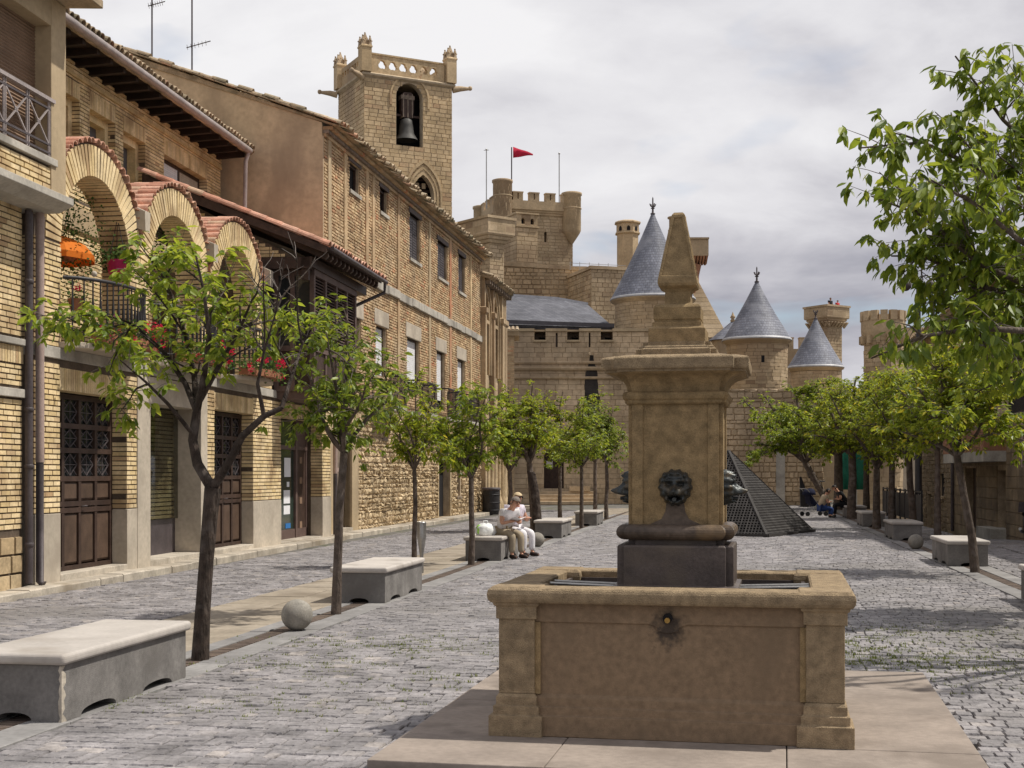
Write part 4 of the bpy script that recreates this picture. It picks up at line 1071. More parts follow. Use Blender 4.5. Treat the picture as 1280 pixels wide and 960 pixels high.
# cement plinths and columns
for (a, b, zt) in ((.0,.85,1.11),(3.23,3.64,1.11),(6.95,7.37,1.11),(9.70,11.66,1.11),(15.10,UEND,1.11)):
    mb = MB(); mb.box(a, b, -.014, DEP, .04, zt); mb.build('cement_plinth', m_concrete, H1, .008, 2)
for (a, b) in ((3.643,4.19),(6.60,6.947)):
    mb = MB(); mb.box(a, b, -.02, .55, .04, 3.38); mb.build('cement_column', m_concrete, H1, .008, 2)
mb = MB(); mb.box(4.192,6.598,-.01,.55,2.92,3.38); mb.build('lintel', m_concrete, H1)
for a, b, c, d in GO:
    mb = MB(); mb.box(a, b, -.02, .6, .04, .20 if a != 11.66 else .13); mb.build('doorstep', m_kerb, H1, .01, 2)
# panelled double doors with diamond grilles
def panel_door(a, b, z0, z1, y):
    d = empty('double_door', (a, y, z0)); d.parent = H1; w = b-a; h = z1-z0; nc = 4; cw_ = (w-.08)/nc
    mb = MB()
    for i in range(nc+1): mb.box(.04+i*cw_-.045, .04+i*cw_+.045, -.02, .05, .02, h-.02)
    for z in (.03, .93, 1.03, 1.42, 1.86, 2.24, h-.06): mb.box(.0, w, -.026, .045, z-.04, z+.04)
    mb.build('door_frame', m_wood, d)
    for i in range(nc):
        x0, x1 = .04+i*cw_+.05, .04+(i+1)*cw_-.05
        for z0_, z1_ in ((.09,.88), (1.08,1.37)):
            mb = MB(); mb.loft([sq((x1-x0)/2, 0, (z1_-z0_)/2), sq((x1-x0)/2-.035, .022, (z1_-z0_)/2-.035)])
            for k in range(len(mb.v)): p = mb.v[k]; mb.v[k] = ((x0+x1)/2+p[0], .02-p[2], (z0_+z1_)/2+p[1])
            mb.build('panel', m_wood_panel, d)
        for z0_, z1_ in ((1.47,1.81), (1.91,2.19), (2.29,h-.11)):
            mb = MB(); mb.box(x0-.01, x1+.01, .035, .04, z0_-.01, z1_+.01); g_ = mb.build('pane', m_glass, d)
            xc, zc = (x0+x1)/2, (z0_+z1_)/2; q = MB(); P = [(xc,z0_),(x1,zc),(xc,z1_),(x0,zc)]
            for j in range(4): q.bar((P[j][0],.012,P[j][1]), (P[(j+1)%4][0],.012,P[(j+1)%4][1]), .014)
            q.bar((xc,.012,z0_),(xc,.012,z1_),.012); q.bar((x0,.012,zc),(x1,.012,zc),.012)
            for j in range(4):
                m0 = ((P[j][0]+P[(j+1)%4][0])/2, (P[j][1]+P[(j+1)%4][1])/2); q.bar((m0[0],.012,m0[1]), (xc+(m0[0]-xc)*1.9,.012,zc+(m0[1]-zc)*1.9), .010)
            q.build('grille', m_pipe_dark, g_)
    mb = MB(); mb.tube([(w/2+.05,-.03,.98),(w/2+.05,-.08,.99),(w/2+.12,-.08,.99)], .012, 8); mb.build('handle', m_pipe_dark, d)
panel_door(.85, 3.23, .20, 2.95, .27); panel_door(7.37, 9.70, .20, 2.97, .27)
# recessed glazed entrance
en = empty('entrance', (0,0,0)); en.parent = H1
br = course_rects(4.85, 6.6, .85, 2.9, .079, .25, .018, lj=.06, vj=.005); lay(en, 'brick', br, m_brick, .52, .06, .006, .03, parts=0, seed=9)
mb = MB(); mb.box(4.85,6.6,.50,.6,.2,.85); mb.build('kick_panel', m_pipe_dark, en)
mb = MB()
for u in (4.22, 4.55, 4.86): mb.box(u-.025, u+.025, .30, .36, .2, 2.92)
for z in np.arange(.55, 2.95, .3): mb.box(4.19, 4.86, .305, .355, z-.012, z+.012)
mb.build('window_frame', m_iron, en)
mb = MB(); mb.box(4.2,4.85,.33,.335,.2,2.9); mb.build('pane', m_glass, en)
mb = MB(); mb.box(4.86,6.6,.44,.446,.85,2.92); gl = mb.build('pane', m_glass, en)
m_glass_thin = bpy.data.materials.new('thin_glass'); m_glass_thin.use_nodes = True
nt = m_glass_thin.node_tree; tr = nt.nodes.new('ShaderNodeBsdfTransparent'); tr.inputs[0].default_value = (.66,.68,.66,1); gl_ = nt.nodes.new('ShaderNodeBsdfGlossy'); gl_.inputs[1].default_value = .03
mx = nt.nodes.new('ShaderNodeMixShader'); mx.inputs[0].default_value = .10; nt.links.new(tr.outputs[0], mx.inputs[1]); nt.links.new(gl_.outputs[0], mx.inputs[2]); nt.links.new(mx.outputs[0], nt.nodes['Material Output'].inputs[0])
gl.data.materials[0] = m_glass_thin
# shop front
sh = empty('shop_front', (0,0,0)); sh.parent = H1
mb = MB(); mb.box(11.66,15.1,.38,.50,.13,.35); mb.box(11.66,11.76,.38,.46,.35,3.0); mb.box(14.02,14.16,.36,.46,.13,3.0); mb.box(11.66,15.1,.37,.45,2.28,2.38); mb.box(14.95,15.1,.38,.46,.13,3.0); mb.build('window_frame', m_mirador, sh)
mb = MB(); mb.box(11.76,14.02,.42,.425,.35,3.0); mb.build('pane', m_shop, sh)
mb = MB(); mb.box(14.16,14.95,.40,.44,.13,2.28); dd = mb.build('door', m_wood, sh)
mb = MB(); mb.box(14.16,14.95,.40,.44,2.38,3.0); mb.build('transom_panel', m_mirador, sh)
for z in (.35,.95,1.45,1.95): mb = MB(); mb.box(14.45,14.65,.388,.399,z,z+.16); mb.build('door_panel', m_blind, dd)
for (u0,u1,z0,z1,m) in ((13.25,13.75,1.62,2.08,m_paper),(13.45,13.65,1.38,1.5,m_paper),(13.2,13.7,.98,1.3,m_paper),(13.2,13.7,.72,.93,m_paper),(13.35,13.75,.38,.5,m_blue)):
    mb = MB(); mb.box(u0,u1,.412,.416,z0,z1); mb.build('notice', m, sh)
# drain pipes at both ends
def pipe(parent, pts, r, m, name='drainpipe'):
    mb = MB(); mb.tube(pts, r, 12); return mb.build(name, m, parent)
pipe(H1, [(.03,-.10,6.2),(.03,-.10,1.86)], .062, m_pipe_pink); pipe(H1, [(.03,-.10,1.86),(.03,-.10,.16),(.03,-.16,.12)], .055, m_pipe_dark)
pipe(H1, [(-.27,-.09,5.4),(-.27,-.09,.16)], .055, m_pipe_dark)
for z in (.7,1.8,2.6,4.4):
    mb = MB(); mb.lathe([(.06,-.03),(.068,-.02),(.068,.02),(.06,.03)], 12, (-.27,-.09,z)); mb.build('pipe_collar', m_pipe_dark, H1)
pipe(H1, [(15.97,-.10,3.6),(15.97,-.10,1.7)], .06, m_pipe_pink); pipe(H1, [(15.97,-.10,1.7),(15.97,-.10,.12)], .055, m_pipe_dark)
# floor band
mb = MB(); mb.box(0, 11.1, -.03, .5, 3.40, 3.57); mb.box(11.1, UEND, -.02, .5, 3.40, 3.57); mb.build('floor_band', m_concrete_d, H1, .01, 2)
# --- arcade
UC = (2.12, 5.43, 8.74); RI, RO, ZS, AD = 1.24, 1.72, 5.14, .50
piers = [(.02, UC[0]-RI), (UC[0]+RI, UC[1]-RI), (UC[1]+RI, UC[2]-RI), (UC[2]+RI, 11.0)]
for a, b in piers:
    mb = MB(); mb.box(a+.012, b-.012, .012, AD-.01, 3.57, ZS+.7 if a > .5 and b < 10.9 else ZS+.3); mb.build('pier_core', m_mortar, H1)
    rc = course_rects(a, b, 3.575, ZS-.02, .079, .245, .02, lj=.06, vj=.005)
    lay(H1, 'brick', rc, m_brick, 0, AD, .008, .03, parts=40 if a < 4 else 0, near=lambda u, z: -z, seed=int(a*10)+5)
for ci, uc in enumerate(UC):
    va = empty('arch', (uc, 0, ZS)); va.parent = H1
    k = 44
    for i in range(k):
        a0, a1 = math.pi*(i+.13)/k, math.pi*(i+.87)/k; am = (a0+a1)/2
        lim = 1.645 if not (ci == 0 and am > 1.57) and not (ci == 2 and am < 1.57) else 2.08
        ro = min(RO, lim/max(abs(math.cos(am)), 1e-3)); mb = MB(); y = -random.uniform(0,.01)
        wv = RI*math.sin(.8*math.pi/k/2)*1.0
        ring = []
        for yy in (y, AD):
            ring.append([(r*math.cos(a), yy, r*math.sin(a)) for r, a in ((RI,a0),(RI,a1),(ro, am+ (a1-am)*.93),(ro, am-(am-a0)*.93))])
        mb.loft(ring); mb.build('voussoir', m_brick, va)
    mb = MB()
    for i in range(24):
        q0, q1 = math.pi*i/24, math.pi*(i+1)/24; P = []
        for r in (RI+.012, RO-.012):
            for q in ((q0,q1) if r < 1.5 else (q1,q0)):
                rr = min(r, 1.64/max(abs(math.cos(q)),1e-3)); P.append((rr*math.cos(q), rr*math.sin(q)))
        mb.prism(P, 'y', .014, AD-.01)
    mb.build('arch_core', m_mortar, va)
    # tiled vault over the arch
    mats = []; rr_ = random.Random(ci)
    for j in range(2):
        a = .38
        while a < math.pi-.30:
            rad = RO + .035
            if abs(rad*math.cos(a)) < 1.72:
                pos = Vector((rad*math.cos(a), -.05 + j*.34 + rr_.uniform(-.02,.02), rad*math.sin(a)))
                mats.append(Matrix.Translation(pos) @ Matrix.Rotation(math.pi/2 - a, 4, 'Y') @ Matrix.Rotation(rr_.uniform(-.05,.05), 4, 'Z') @ Matrix.Rotation(.06, 4, 'X') @ Matrix.Scale(.82, 4))
            a += .165/rad
    tiles(va, TILE, mats, m_tile, 66)
    mb = MB(); P = [(RO+.03)*1.0]
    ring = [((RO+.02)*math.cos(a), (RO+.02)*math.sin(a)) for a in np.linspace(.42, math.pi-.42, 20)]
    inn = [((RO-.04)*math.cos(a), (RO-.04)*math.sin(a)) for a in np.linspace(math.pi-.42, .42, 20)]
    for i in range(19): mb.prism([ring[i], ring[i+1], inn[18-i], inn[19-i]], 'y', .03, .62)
    mb.build('vault', m_mortar, va)  # dark colour stands in for the shadow under the tile ends
# stone water spouts in the valleys
for u in (3.775, 7.085, 10.55):
    mb = MB(); mb.loft([[(u-.2,.3,5.95),(u+.2,.3,5.95),(u+.2,.3,6.35),(u-.2,.3,6.35)], [(u-.09,-.14,5.80),(u+.09,-.14,5.80),(u+.12,-.14,6.15),(u-.12,-.14,6.15)]]); mb.build('valley_spout', m_concrete, H1, .015, 2)
# loggia behind the arches
mb = MB(); mb.box(0, 11.0, .5, 3.0, 3.41, 3.56); mb.build('loggia_floor', m_concrete_d, H1)
lg = MB(); wall(lg, -.0, 15.9, 3.56, 7.0, 2.5, 2.7, [(.9,1.8,3.6,5.9),(4.9,5.9,3.6,5.9),(8.3,9.3,3.6,5.9)]); lg.box(-.2, 0, .5, 2.7, 3.41, 7.0); lg.box(10.6, 10.8, .5, 2.5, 3.57, 6.9); lg.build('loggia_wall', m_mortar, H1)
rc = course_rects(0, 10.6, 3.58, 6.95, .079, .25, .016, [(.9,1.8,3.6,5.9),(4.9,5.9,3.6,5.9),(8.3,9.3,3.6,5.9)], lj=.06, vj=.005); lay(H1, 'loggia_brick', rc, m_brick, 2.49, .05, .006, .03, parts=0, seed=31)
for a in (.9, 4.9, 8.3):
    mb = MB(); mb.box(a, a+ .92, 2.6, 2.66, 3.6, 5.9); mb.build('loggia_door', m_blind, H1)
mb = MB(); mb.box(0, 10.6, 1.2, 1.45, 5.9, 6.3); mb.build('loggia_beam', m_plaster_pale, H1)
# upper storey, set back
UW = [(5.2,6.2,7.6,9.2),(6.75,7.8,7.6,9.25),(8.27,9.5,7.6,9.22),(9.92,11.1,7.6,9.18),(12.2,15.0,8.05,9.2)]
up = MB(); wall(up, 3.0, 16.0, 6.4, 10.0, 3.012, 3.5, [(a-.01,b+.01,c-.01,d+.01) for a,b,c,d in UW]); up.build('upper_wall', m_mortar, H1)
rc = course_rects(3.0, 16.0, 7.0, 9.66, .079, .25, .016, [(a,b,c,d+.34) for a,b,c,d in UW], lj=.06, vj=.005); lay(H1, 'upper_brick', rc, m_brick, 3.0, .3, .008, .03, parts=260, near=lambda u, z: abs(u-9), seed=12)
rc = course_rects(3.0, 16.0, 9.72, 9.98, .079, .25, .018, lj=.06, vj=.005); lay(H1, 'upper_brick', rc, m_brick, 2.97, .05, .006, .03, parts=0, seed=14)
mb = MB(); mb.box(3.0,16.0,2.955,3.02,9.66,9.72); mb.build('band', m_brick, H1)
for a, b, c, d in UW:
    w_ = empty('window', (0,0,0)); w_.parent = H1; u = a
    while u < b - .02:
        mb = MB(); mb.box(u+.005, min(u+.066,b), 2.99, 3.3, d, d+.33); mb.build('soldier_brick', m_brick, w_); u += .075
    if b-a < 2:
        mb = MB(); wall(mb, a, b, c, d, 3.16, 3.4, [(a+.16,b-.16,c-.1,d-.16)]); mb.build('inner_frame', m_brick, w_)
        mb = MB(); mb.box(a+.16,b-.16,3.36,3.38,c,d-.16); mb.build('pane', m_blind_g, w_)
    else:
        mb = MB(); wall(mb, a, b, c, d, 3.2, 3.28, [(a+.09,a+1.35,c+.09,d-.09),(a+1.47,b-.09,c+.09,d-.09)]); mb.build('window_frame', m_wood, w_)
        for x0, x1 in ((a+.09,a+1.35),(a+1.47,b-.09)):
            mb = MB(); mb.box(x0,x1,3.24,3.25,c+.09,d-.09); mb.build('pane', m_glass, w_)
            for z in np.arange(d-.5, d-.1, .05): mb = MB(); mb.box(x0,x1,3.21,3.235,z,z+.044); mb.build('blind_slat', m_blind_w if x0 < a+1 else m_concrete, w_)
        mb = MB(); mb.bar((a-.1,2.8,c+.42),(b+.1,2.8,c+.42),.04)
        for x in np.arange(a, b, .14): mb.bar((x,2.8,c-.3),(x,2.8,c+.42),.018)
        mb.build('balustrade', m_iron, w_)
# eaves, gutter, roof
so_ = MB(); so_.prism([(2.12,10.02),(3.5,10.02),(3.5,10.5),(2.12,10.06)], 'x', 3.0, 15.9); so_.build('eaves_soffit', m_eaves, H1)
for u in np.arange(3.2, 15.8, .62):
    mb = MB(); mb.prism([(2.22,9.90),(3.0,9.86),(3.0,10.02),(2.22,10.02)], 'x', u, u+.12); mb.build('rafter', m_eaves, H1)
mb = MB(); mb.tube([(3.0,2.08,10.06),(15.62,2.08,10.04)], .085, 12); mb.build('gutter', m_gutter, H1)
pipe(H1, [(15.55,2.08,10.0),(15.55,2.16,9.75),(15.55,2.2,7.6)], .055, m_gutter)
rf = MB(); rf.prism([(2.06,10.10),(9.0,12.6),(9.0,12.45),(2.2,10.0)], 'x', 3.0, 16.0); roof1 = rf.build('roof', m_tile_old, H1)
mats = roof_rows(3.1, 15.95, 2.02, 10.13, 9.0, 12.63, .215, random.Random(8), .38); tiles(roof1, TILE_O, mats, m_tile_old, 180)
# --- wooden gallery at the corner with its own tiled roof
ga = empty('gallery', (0,0,0)); ga.parent = H1
gu0, gu1, gy = 11.3, 15.0, -.9
mb = MB(); mb.box(gu0, gu1, gy, .55, 3.38, 3.56); mb.build('gallery_floor', m_mirador, ga)
fr = MB()
for u in (gu0, gu0+.95, gu0+1.9, gu0+2.85, gu1): fr.box(u-.06, u+.06, gy, gy+.1, 3.56, 6.25)
for z in (3.6, 4.5, 6.2): fr.box(gu0-.06, gu1+.06, gy-.012, gy+.11, z-.06, z+.08)
for y in (gy+.5,-.02): fr.box(gu0-.06, gu0+.05, y-.05, y+.05, 3.56, 6.25); fr.box(gu1-.05, gu1+.06, y-.05, y+.05, 3.56, 6.25)
for z in (3.6,4.5,6.2): fr.box(gu0-.055,gu0+.05,gy,.0,z-.05,z+.07); fr.box(gu1-.05,gu1+.055,gy,.0,z-.05,z+.07)
fr.build('gallery_frame', m_mirador, ga)
for i in range(4):
    x0, x1 = gu0+.06+i*.95, gu0+.89+i*.95; x1 = min(x1, gu1-.06)
    for z in np.arange(4.6, 6.12, .07): mb = MB(); mb.prism([(gy+.03,z),(gy+.075,z+.045),(gy+.085,z+.04),(gy+.04,z-.005)], 'x', x0, x1); mb.build('louvre', m_mirador, ga)
    mb = MB(); mb.box(x0,x1,gy+.03,gy+.06,3.66,4.44); mb.build('lower_panel', m_wood, ga)
    mb = MB(); mb.box(x0,x1,gy+.09,gy+.095,4.58,6.14); mb.build('backing', m_black, ga)
for s, x in ((0,gu0+.01),(1,gu1-.01)):
    mb = MB(); mb.box(x-.005,x+.005,gy+.1,-.07,4.57,6.15); mb.build('side_pane', m_glass, ga); mb = MB(); mb.box(x-.006,x+.006,gy+.1,-.07,3.66,4.45); mb.build('side_panel', m_wood, ga)
# wall behind the gallery
mb = MB(); wall(mb, 11.0, UEND, 3.57, 6.55, .55, .8, [('round',12.5,1.2,3.6,5.0)]); mb.build('gallery_wall', m_mirador, ga)
mb = MB(); mb.box(11.0,UEND,.85,.9,3.57,6.5); mb.build('gallery_dark', m_black, ga)
mb = MB(); mb.box(10.9,11.15,-.9,2.5,6.25,6.5); mb.box(10.9,UEND,gy-.05,gy+.2,6.28,6.5); mb.box(10.95,11.1,-.85,-.7,6.0,6.25); mb.build('gallery_beam', m_wood, ga)
tri = MB(); tri.prism([(-.55,6.50),(2.3,6.50),(2.3,7.98)], 'x', 11.02, 11.2); tri.build('gable_core', m_mortar, ga)
for z in np.arange(6.52, 7.9, .079):
    y0 = -.5 + (z+.079-6.50)*2.85/1.48; y = 2.3
    while y > y0 + .05:
        yy = max(y-.25, y0); mb = MB(); mb.box(11.0, 11.1, yy+.008, y-.008, z+.008, z+.071); mb.build('gable_brick', m_brick, ga); y = yy
RS = (-1.34, 6.70, 2.9, 8.42)                                  # slope of the gallery roof: y0,z0,y1,z1
sl_ = (RS[3]-RS[1])/(RS[2]-RS[0])
mb = MB(); mb.prism([(RS[0],RS[1]),(RS[2],RS[3]),(RS[2],RS[3]-.16),(RS[0]+.02,RS[1]-.10)], 'x', 10.75, 16.0); groof = mb.build('gallery_roof', m_wood, ga)
mb = MB(); mb.prism([(RS[0],RS[1]-.02),(RS[2],RS[3]-.02),(RS[2],RS[3]-.24),(RS[0]+.02,RS[1]-.16)], 'x', 10.69, 10.745); mb.build('rake_board', m_wood, groof)
for u in np.arange(10.95, 15.95, .36):
    mb = MB(); mb.prism([(RS[0]+.04,RS[1]-.20),(RS[0]+.1,RS[1]-.26),(RS[0]+.25,RS[1]-.2),(.5,RS[1]+.52),(.5,RS[1]+.62),(RS[0]+.04,RS[1]-.105)], 'x', u, u+.1); mb.build('rafter', m_wood, groof)
mats = [Matrix.Translation((10.75, y, RS[1] + (y-RS[0])*sl_ + .02)) @ Matrix.Rotation(math.atan(sl_), 4, 'X') @ Matrix.Scale(1.15, 4) for y in np.arange(RS[0]-.05, RS[2], .36)]
mats += roof_rows(10.98, 16.0, RS[0]-.08, RS[1]+.0, RS[2], RS[3]+.02, .2, random.Random(5), .36); tiles(groof, TILE, mats, m_tile, 150)
mb = MB(); mb.tube([(10.8,RS[0]-.1,RS[1]-.05),(16.05,RS[0]-.1,RS[1]-.07)], .05, 8); mb.build('gutter', m_pipe_dark, groof)
pipe(ga, [(15.9,RS[0]-.1,RS[1]-.05),(15.9,RS[0]-.08,RS[1]-.35),(15.85,-.5,RS[1]-.75),(15.85,-.14,RS[1]-.95),(15.85,-.14,3.6)], .045, m_pipe_dark)
# --- bowed iron balconies with flowers
def bow(u, uc, hw_, depth): t = (u-uc)/hw_; return -.06 - depth*math.sqrt(max(0, 1 - t*t))**1.2
for ci, uc in enumerate(UC):
    bl = empty('balcony', (0,0,0)); bl.parent = H1; hw_, dp = 1.30, .52
    us = np.linspace(uc-hw_, uc+hw_, 25)
    mb = MB(); mb.prism([(u, bow(u,uc,hw_,dp)-.05) for u in us] + [(uc+hw_, .1), (uc-hw_, .1)], 'z', 3.572, 3.66); mb.build('balcony_slab', m_concrete, bl, .01, 2)
    mb = MB(); mb.tube([(u, bow(u,uc,hw_,dp), 4.62) for u in us], .028, 8); mb.build('handrail', m_iron, bl)
    mb = MB(); mb.tube([(u, bow(u,uc,hw_,dp), 3.78) for u in us], .016, 6); mb.build('lower_rail', m_iron, bl)
    u = uc - hw_ + .06
    while u < uc + hw_:
        y = bow(u,uc,hw_,dp); mb = MB(); mb.tube([(u,y,3.66),(u,y,3.95),(u,y,4.1),(u,y,4.2),(u,y,4.35),(u,y,4.62)], [.012,.013,.023,.023,.013,.012], 6); mb.build('baluster', m_iron, bl); u += .135
    for s in (-1, 1):
        mb = MB(); y = bow(uc+s*.95,uc,hw_,dp); mb.sphere((uc+s*.95,y,4.71), .045, 12, 8); mb.build('finial', m_kerb, bl)

def leaf_blob(name, pts, n, spread, size, m, parent, seed, lod=LEAF4):
    r = np.random.default_rng(seed); P = np.concatenate([np.array(p)[None] + r.normal(0,1,(n,3))*np.array(spread)*.5 for p in pts])
    D = r.normal(0,1,(len(P),3)); X, Y, Z = rot_frames(D, r.normal(0,.6,(len(P),3)) + np.array([0,0,1])); S_ = size*r.uniform(.6,1.3,len(P))
    V = P[:,None,:] + S_[:,None,None]*(lod[None,:,0:1]*X[:,None,:] + lod[None,:,1:2]*1.6*Y[:,None,:] + lod[None,:,2:3]*Z[:,None,:])
    F_ = (np.arange(len(P))[:,None,None]*4 + np.array([(0,1,2),(0,2,3)])[None]).reshape(-1,3)
    o = link(name, mesh_np(name, V, F_), m, parent); o['kind'] = 'stuff'; return o
def flower_box(uc, label, seed):
    o_ = F1.world(uc, bow(uc,uc,1.3,.52)-.14, 3.67); fb = empty('geranium_box', o_, F1.phi, label, 'flowers', 'geranium boxes on the bowed balconies')
    r = random.Random(seed)
    pts = [(t, (bow(uc+t,uc,1.3,.52) - bow(uc,uc,1.3,.52)), .0) for t in np.linspace(-1.05,1.05,10)]
    mb = MB(); mb.loft([[(x-.0, y-.09, 0) , (x, y+.09, 0), (x, y+.09, .14), (x, y-.09, .14)] for x, y, z in pts]); mb.build('trough', m_terra, fb)
    leaf_blob('foliage', [(x, y-.05, .2) for x, y, z in pts], 45, (.2,.16,.2), .075, m_green, fb, seed)
    fl = [(x + r.uniform(-.1,.1), y - r.uniform(.05,.2), r.uniform(.05,.42)) for x, y, z in pts for _ in range(3)]
    for q in fl:
        if r.random() < .85: leaf_blob('blossom', [q], 26, (.05,.05,.045), .034, m_geran, fb, r.randint(0,9999))
flower_box(UC[0], 'red geraniums along the bowed balcony below the hanging magenta pot', 1); flower_box(UC[1], 'red geraniums along the bowed balcony of the middle arch', 2); flower_box(UC[2], 'red geraniums along the bowed balcony next to the wooden gallery', 3)
# parasol, hanging plants, pots on the loggia
x, y, z = F1.world(2.55, .95, 3.56); ps = empty('parasol', (x,y,z), 0, 'small orange parasol on the loggia behind the first arch', 'parasol')
mb = MB(); k = 8; rings = []
for rr, zz in ((.02,2.02),(.30,1.95),(.56,1.82),(.68,1.68),(.68,1.58)):
    rings.append([(rr*math.cos(2*math.pi*i/16)*(1 if i % 2 == 0 else .94), rr*math.sin(2*math.pi*i/16)*(1 if i % 2 == 0 else .94), zz) for i in range(16)])
mb.loft(rings, cap=False); mb.build('canopy', m_orange, ps)
mb = MB(); mb.tube([(0,0,0),(0,0,2.08)], .018, 8); mb.build('pole', m_wood, ps)
mb = MB(); mb.lathe([(.22,0),(.22,.05),(.05,.08),(.03,.2)], 16); mb.build('base', m_iron, ps)
for rib in range(8):
    mb = MB(); a = 2*math.pi*rib/8; mb.bar((0,0,1.98),(.67*math.cos(a),.67*math.sin(a),1.67), .012); mb.build('rib', m_wood, ps)
x, y, z = F1.world(UC[0]+1.02, .12, 5.25); hp = empty('hanging_pot', (x,y,z-.28), 0, 'magenta hanging pot with green trailing plant inside the first arch', 'plant pot')
mb = MB(); mb.lathe([(.10,0),(.15,.05),(.17,.24),(.18,.26),(.16,.26)], 18); mb.build('pot', m_potred, hp)
mb = MB(); [mb.tube([(.16*math.cos(a),.16*math.sin(a),.25),(0,0,.95)], .006, 5) for a in (0,2.1,4.2)]; mb.build('hanger', m_iron, hp)
leaf_blob('foliage', [(0,0,.33),(.1,0,.28),(-.12,0,.3)], 200, (.24,.24,.18), .05, m_green, hp, 77)
for (uc, yy, zz, sc, lab) in ((UC[0]+.55,.75,5.55,1.5,'bushy green plant hanging under the first arch'),(UC[1]+.35,.7,5.75,1.1,'bushy green plant hanging under the middle arch'),(UC[2]+.2,.8,5.9,.8,'small dark plant hanging under the third arch')):
    x, y, z = F1.world(uc, yy, zz); hp = empty('hanging_plant', (x,y,z-.5), 0, lab, 'plant', 'plants hung in the loggia')
    mb = MB(); mb.lathe([(.08,.1),(.13,.14),(.15,.3)], 14); mb.build('pot', m_terra, hp); mb = MB(); [mb.tube([(.13*math.cos(a),.13*math.sin(a),.29),(0,0,1.0)], .005, 5) for a in (0,2.1,4.2)]; mb.build('hanger', m_iron, hp)
    leaf_blob('foliage', [(0,0,.45*sc),(.1*sc,0,.25*sc),(-.1*sc,.1,.1*sc),(0,-.1,.0),(.05,.1,.6*sc)], 260, (.36*sc,.34*sc,.38*sc), .055, m_green, hp, int(uc*50))
x, y, z = F1.world(1.05, -.16, 4.1); wp = empty('wall_pot', (x,y,z), 0, 'terracotta pot with a red geranium hung on the balcony rail', 'plant pot')
mb = MB(); mb.lathe([(.07,0),(.12,.2),(.13,.22)], 14); mb.build('pot', m_terra, wp); leaf_blob('foliage', [(0,0,.28)], 50, (.2,.2,.15), .07, m_green, wp, 5); leaf_blob('blossom', [(.06,-.05,.38)], 30, (.08,.08,.06), .045, m_geran, wp, 6)

# ------------------------------------------------------------------ neighbour house with the roller blind (left edge)
H0 = empty('rendered_house', F1.world(-3.2, 0, 0), F1.phi, 'tan rendered house with jutting upper bay, brown roller blind and grey railing', 'house')
O0 = 3.2
mb = MB(); wall(mb, 0, O0-.30, .0, 5.5, .012, .5, [(1.2,O0-1.02,3.66,5.05)]); mb.build('wall', m_mortar, H0)
rc = course_rects(.6, O0-.30, .92, 2.74, .079, .25, .018, lj=.06, vj=.005); lay(H0, 'brick', rc, m_brick, 0, .06, .008, .03, parts=150, near=lambda u, z: -u, seed=41)
rc = course_rects(.6, O0-.30, 2.92, 3.22, .079, .25, .018, lj=.06, vj=.005) + course_rects(.6, O0-.30, 3.62, 5.45, .079, .25, .016, [(1.2,O0-1.02,3.5,5.2)], lj=.06, vj=.005); lay(H0, 'brick', rc, m_brick, 0, .06, .008, .03, parts=150, near=lambda u, z: -u, seed=42)
rc = course_rects(.6, O0-.30, .05, .90, .26, .42, .014, lj=.25); lay(H0, 'base_stone', rc, m_rubble, -.01, .07, .012, .05, parts=60, near=lambda u, z: -u, seed=43)
u = .6
while u < O0-.32: mb = MB(); mb.box(u+.006,u+.068,-.015,.06,3.24,3.48); mb.build('soldier_brick', m_brick, H0); u += .075
mb = MB(); mb.box(0,O0-.29,-.07,.1,3.49,3.58); mb.build('sill_band', m_concrete_d, H0, .008, 2); mb = MB(); mb.box(0,O0-.29,-.06,.1,2.76,2.88); mb.build('sill_band', m_concrete_d, H0, .008, 2)
wd = empty('window', (0,0,0)); wd.parent = H0; mb = MB(); wall(mb, 1.2,O0-1.02,3.66,5.05,.02,.12,[(1.32,O0-1.16,3.78,4.93)]); mb.build('frame', m_concrete, wd); mb = MB(); mb.box(1.3,O0-1.14,.1,.11,3.7,5.0); mb.build('pane', m_glass, wd)
by = -.45
mb = MB(); mb.prism([(by-.12,5.62),(.4,5.62),(.4,5.42),(by+.1,5.42),(by-.12,5.52)], 'x', 0, O0+.12); mb.build('bay_slab', m_concrete_d, H0, .006, 1)
rc = course_rects(.6, O0-.3, 5.65, 5.98, .079, .25, .018, lj=.06, vj=.005); lay(H0, 'brick', rc, m_brick, by, .06, .008, .03, parts=30, near=lambda u, z: -u, seed=44)
mb = MB(); mb.box(0,O0+.0,by+.03,.5,5.62,6.0); mb.build('bay_parapet', m_mortar, H0); mb = MB(); mb.box(0,O0-.22,by-.05,by+.3,6.0,6.1); mb.build('parapet_cap', m_concrete_d, H0, .008, 2)
mb = MB(); mb.box(O0-.36,O0+.08,by-.02,.45,5.62,8.35); mb.box(0,O0-.362,by-.015,.4,7.95,8.35); mb.build('bay_frame', m_plaster_pale, H0, .006, 1)
z = 6.1
while z < 7.94: mb = MB(); mb.prism([(-.22,z),(-.235,z+.022),(-.22,z+.045),(-.19,z+.045),(-.19,z)], 'x', .2, O0-.362); mb.build('blind_slat', m_blind, H0); z += .048
rl = empty('railing', (0,by-.0,0)); rl.parent = H0
for z in (6.16, 6.28, 6.78): mb = MB(); mb.bar((0,0,z),(O0-.32,0,z),.028); mb.build('rail', m_pipe_dark, rl)
mb = MB(); mb.bar((0,0,6.9),(O0-.28,0,6.9),.09,.05); mb.build('handrail', m_gutter, rl)
pu = O0-.36; 
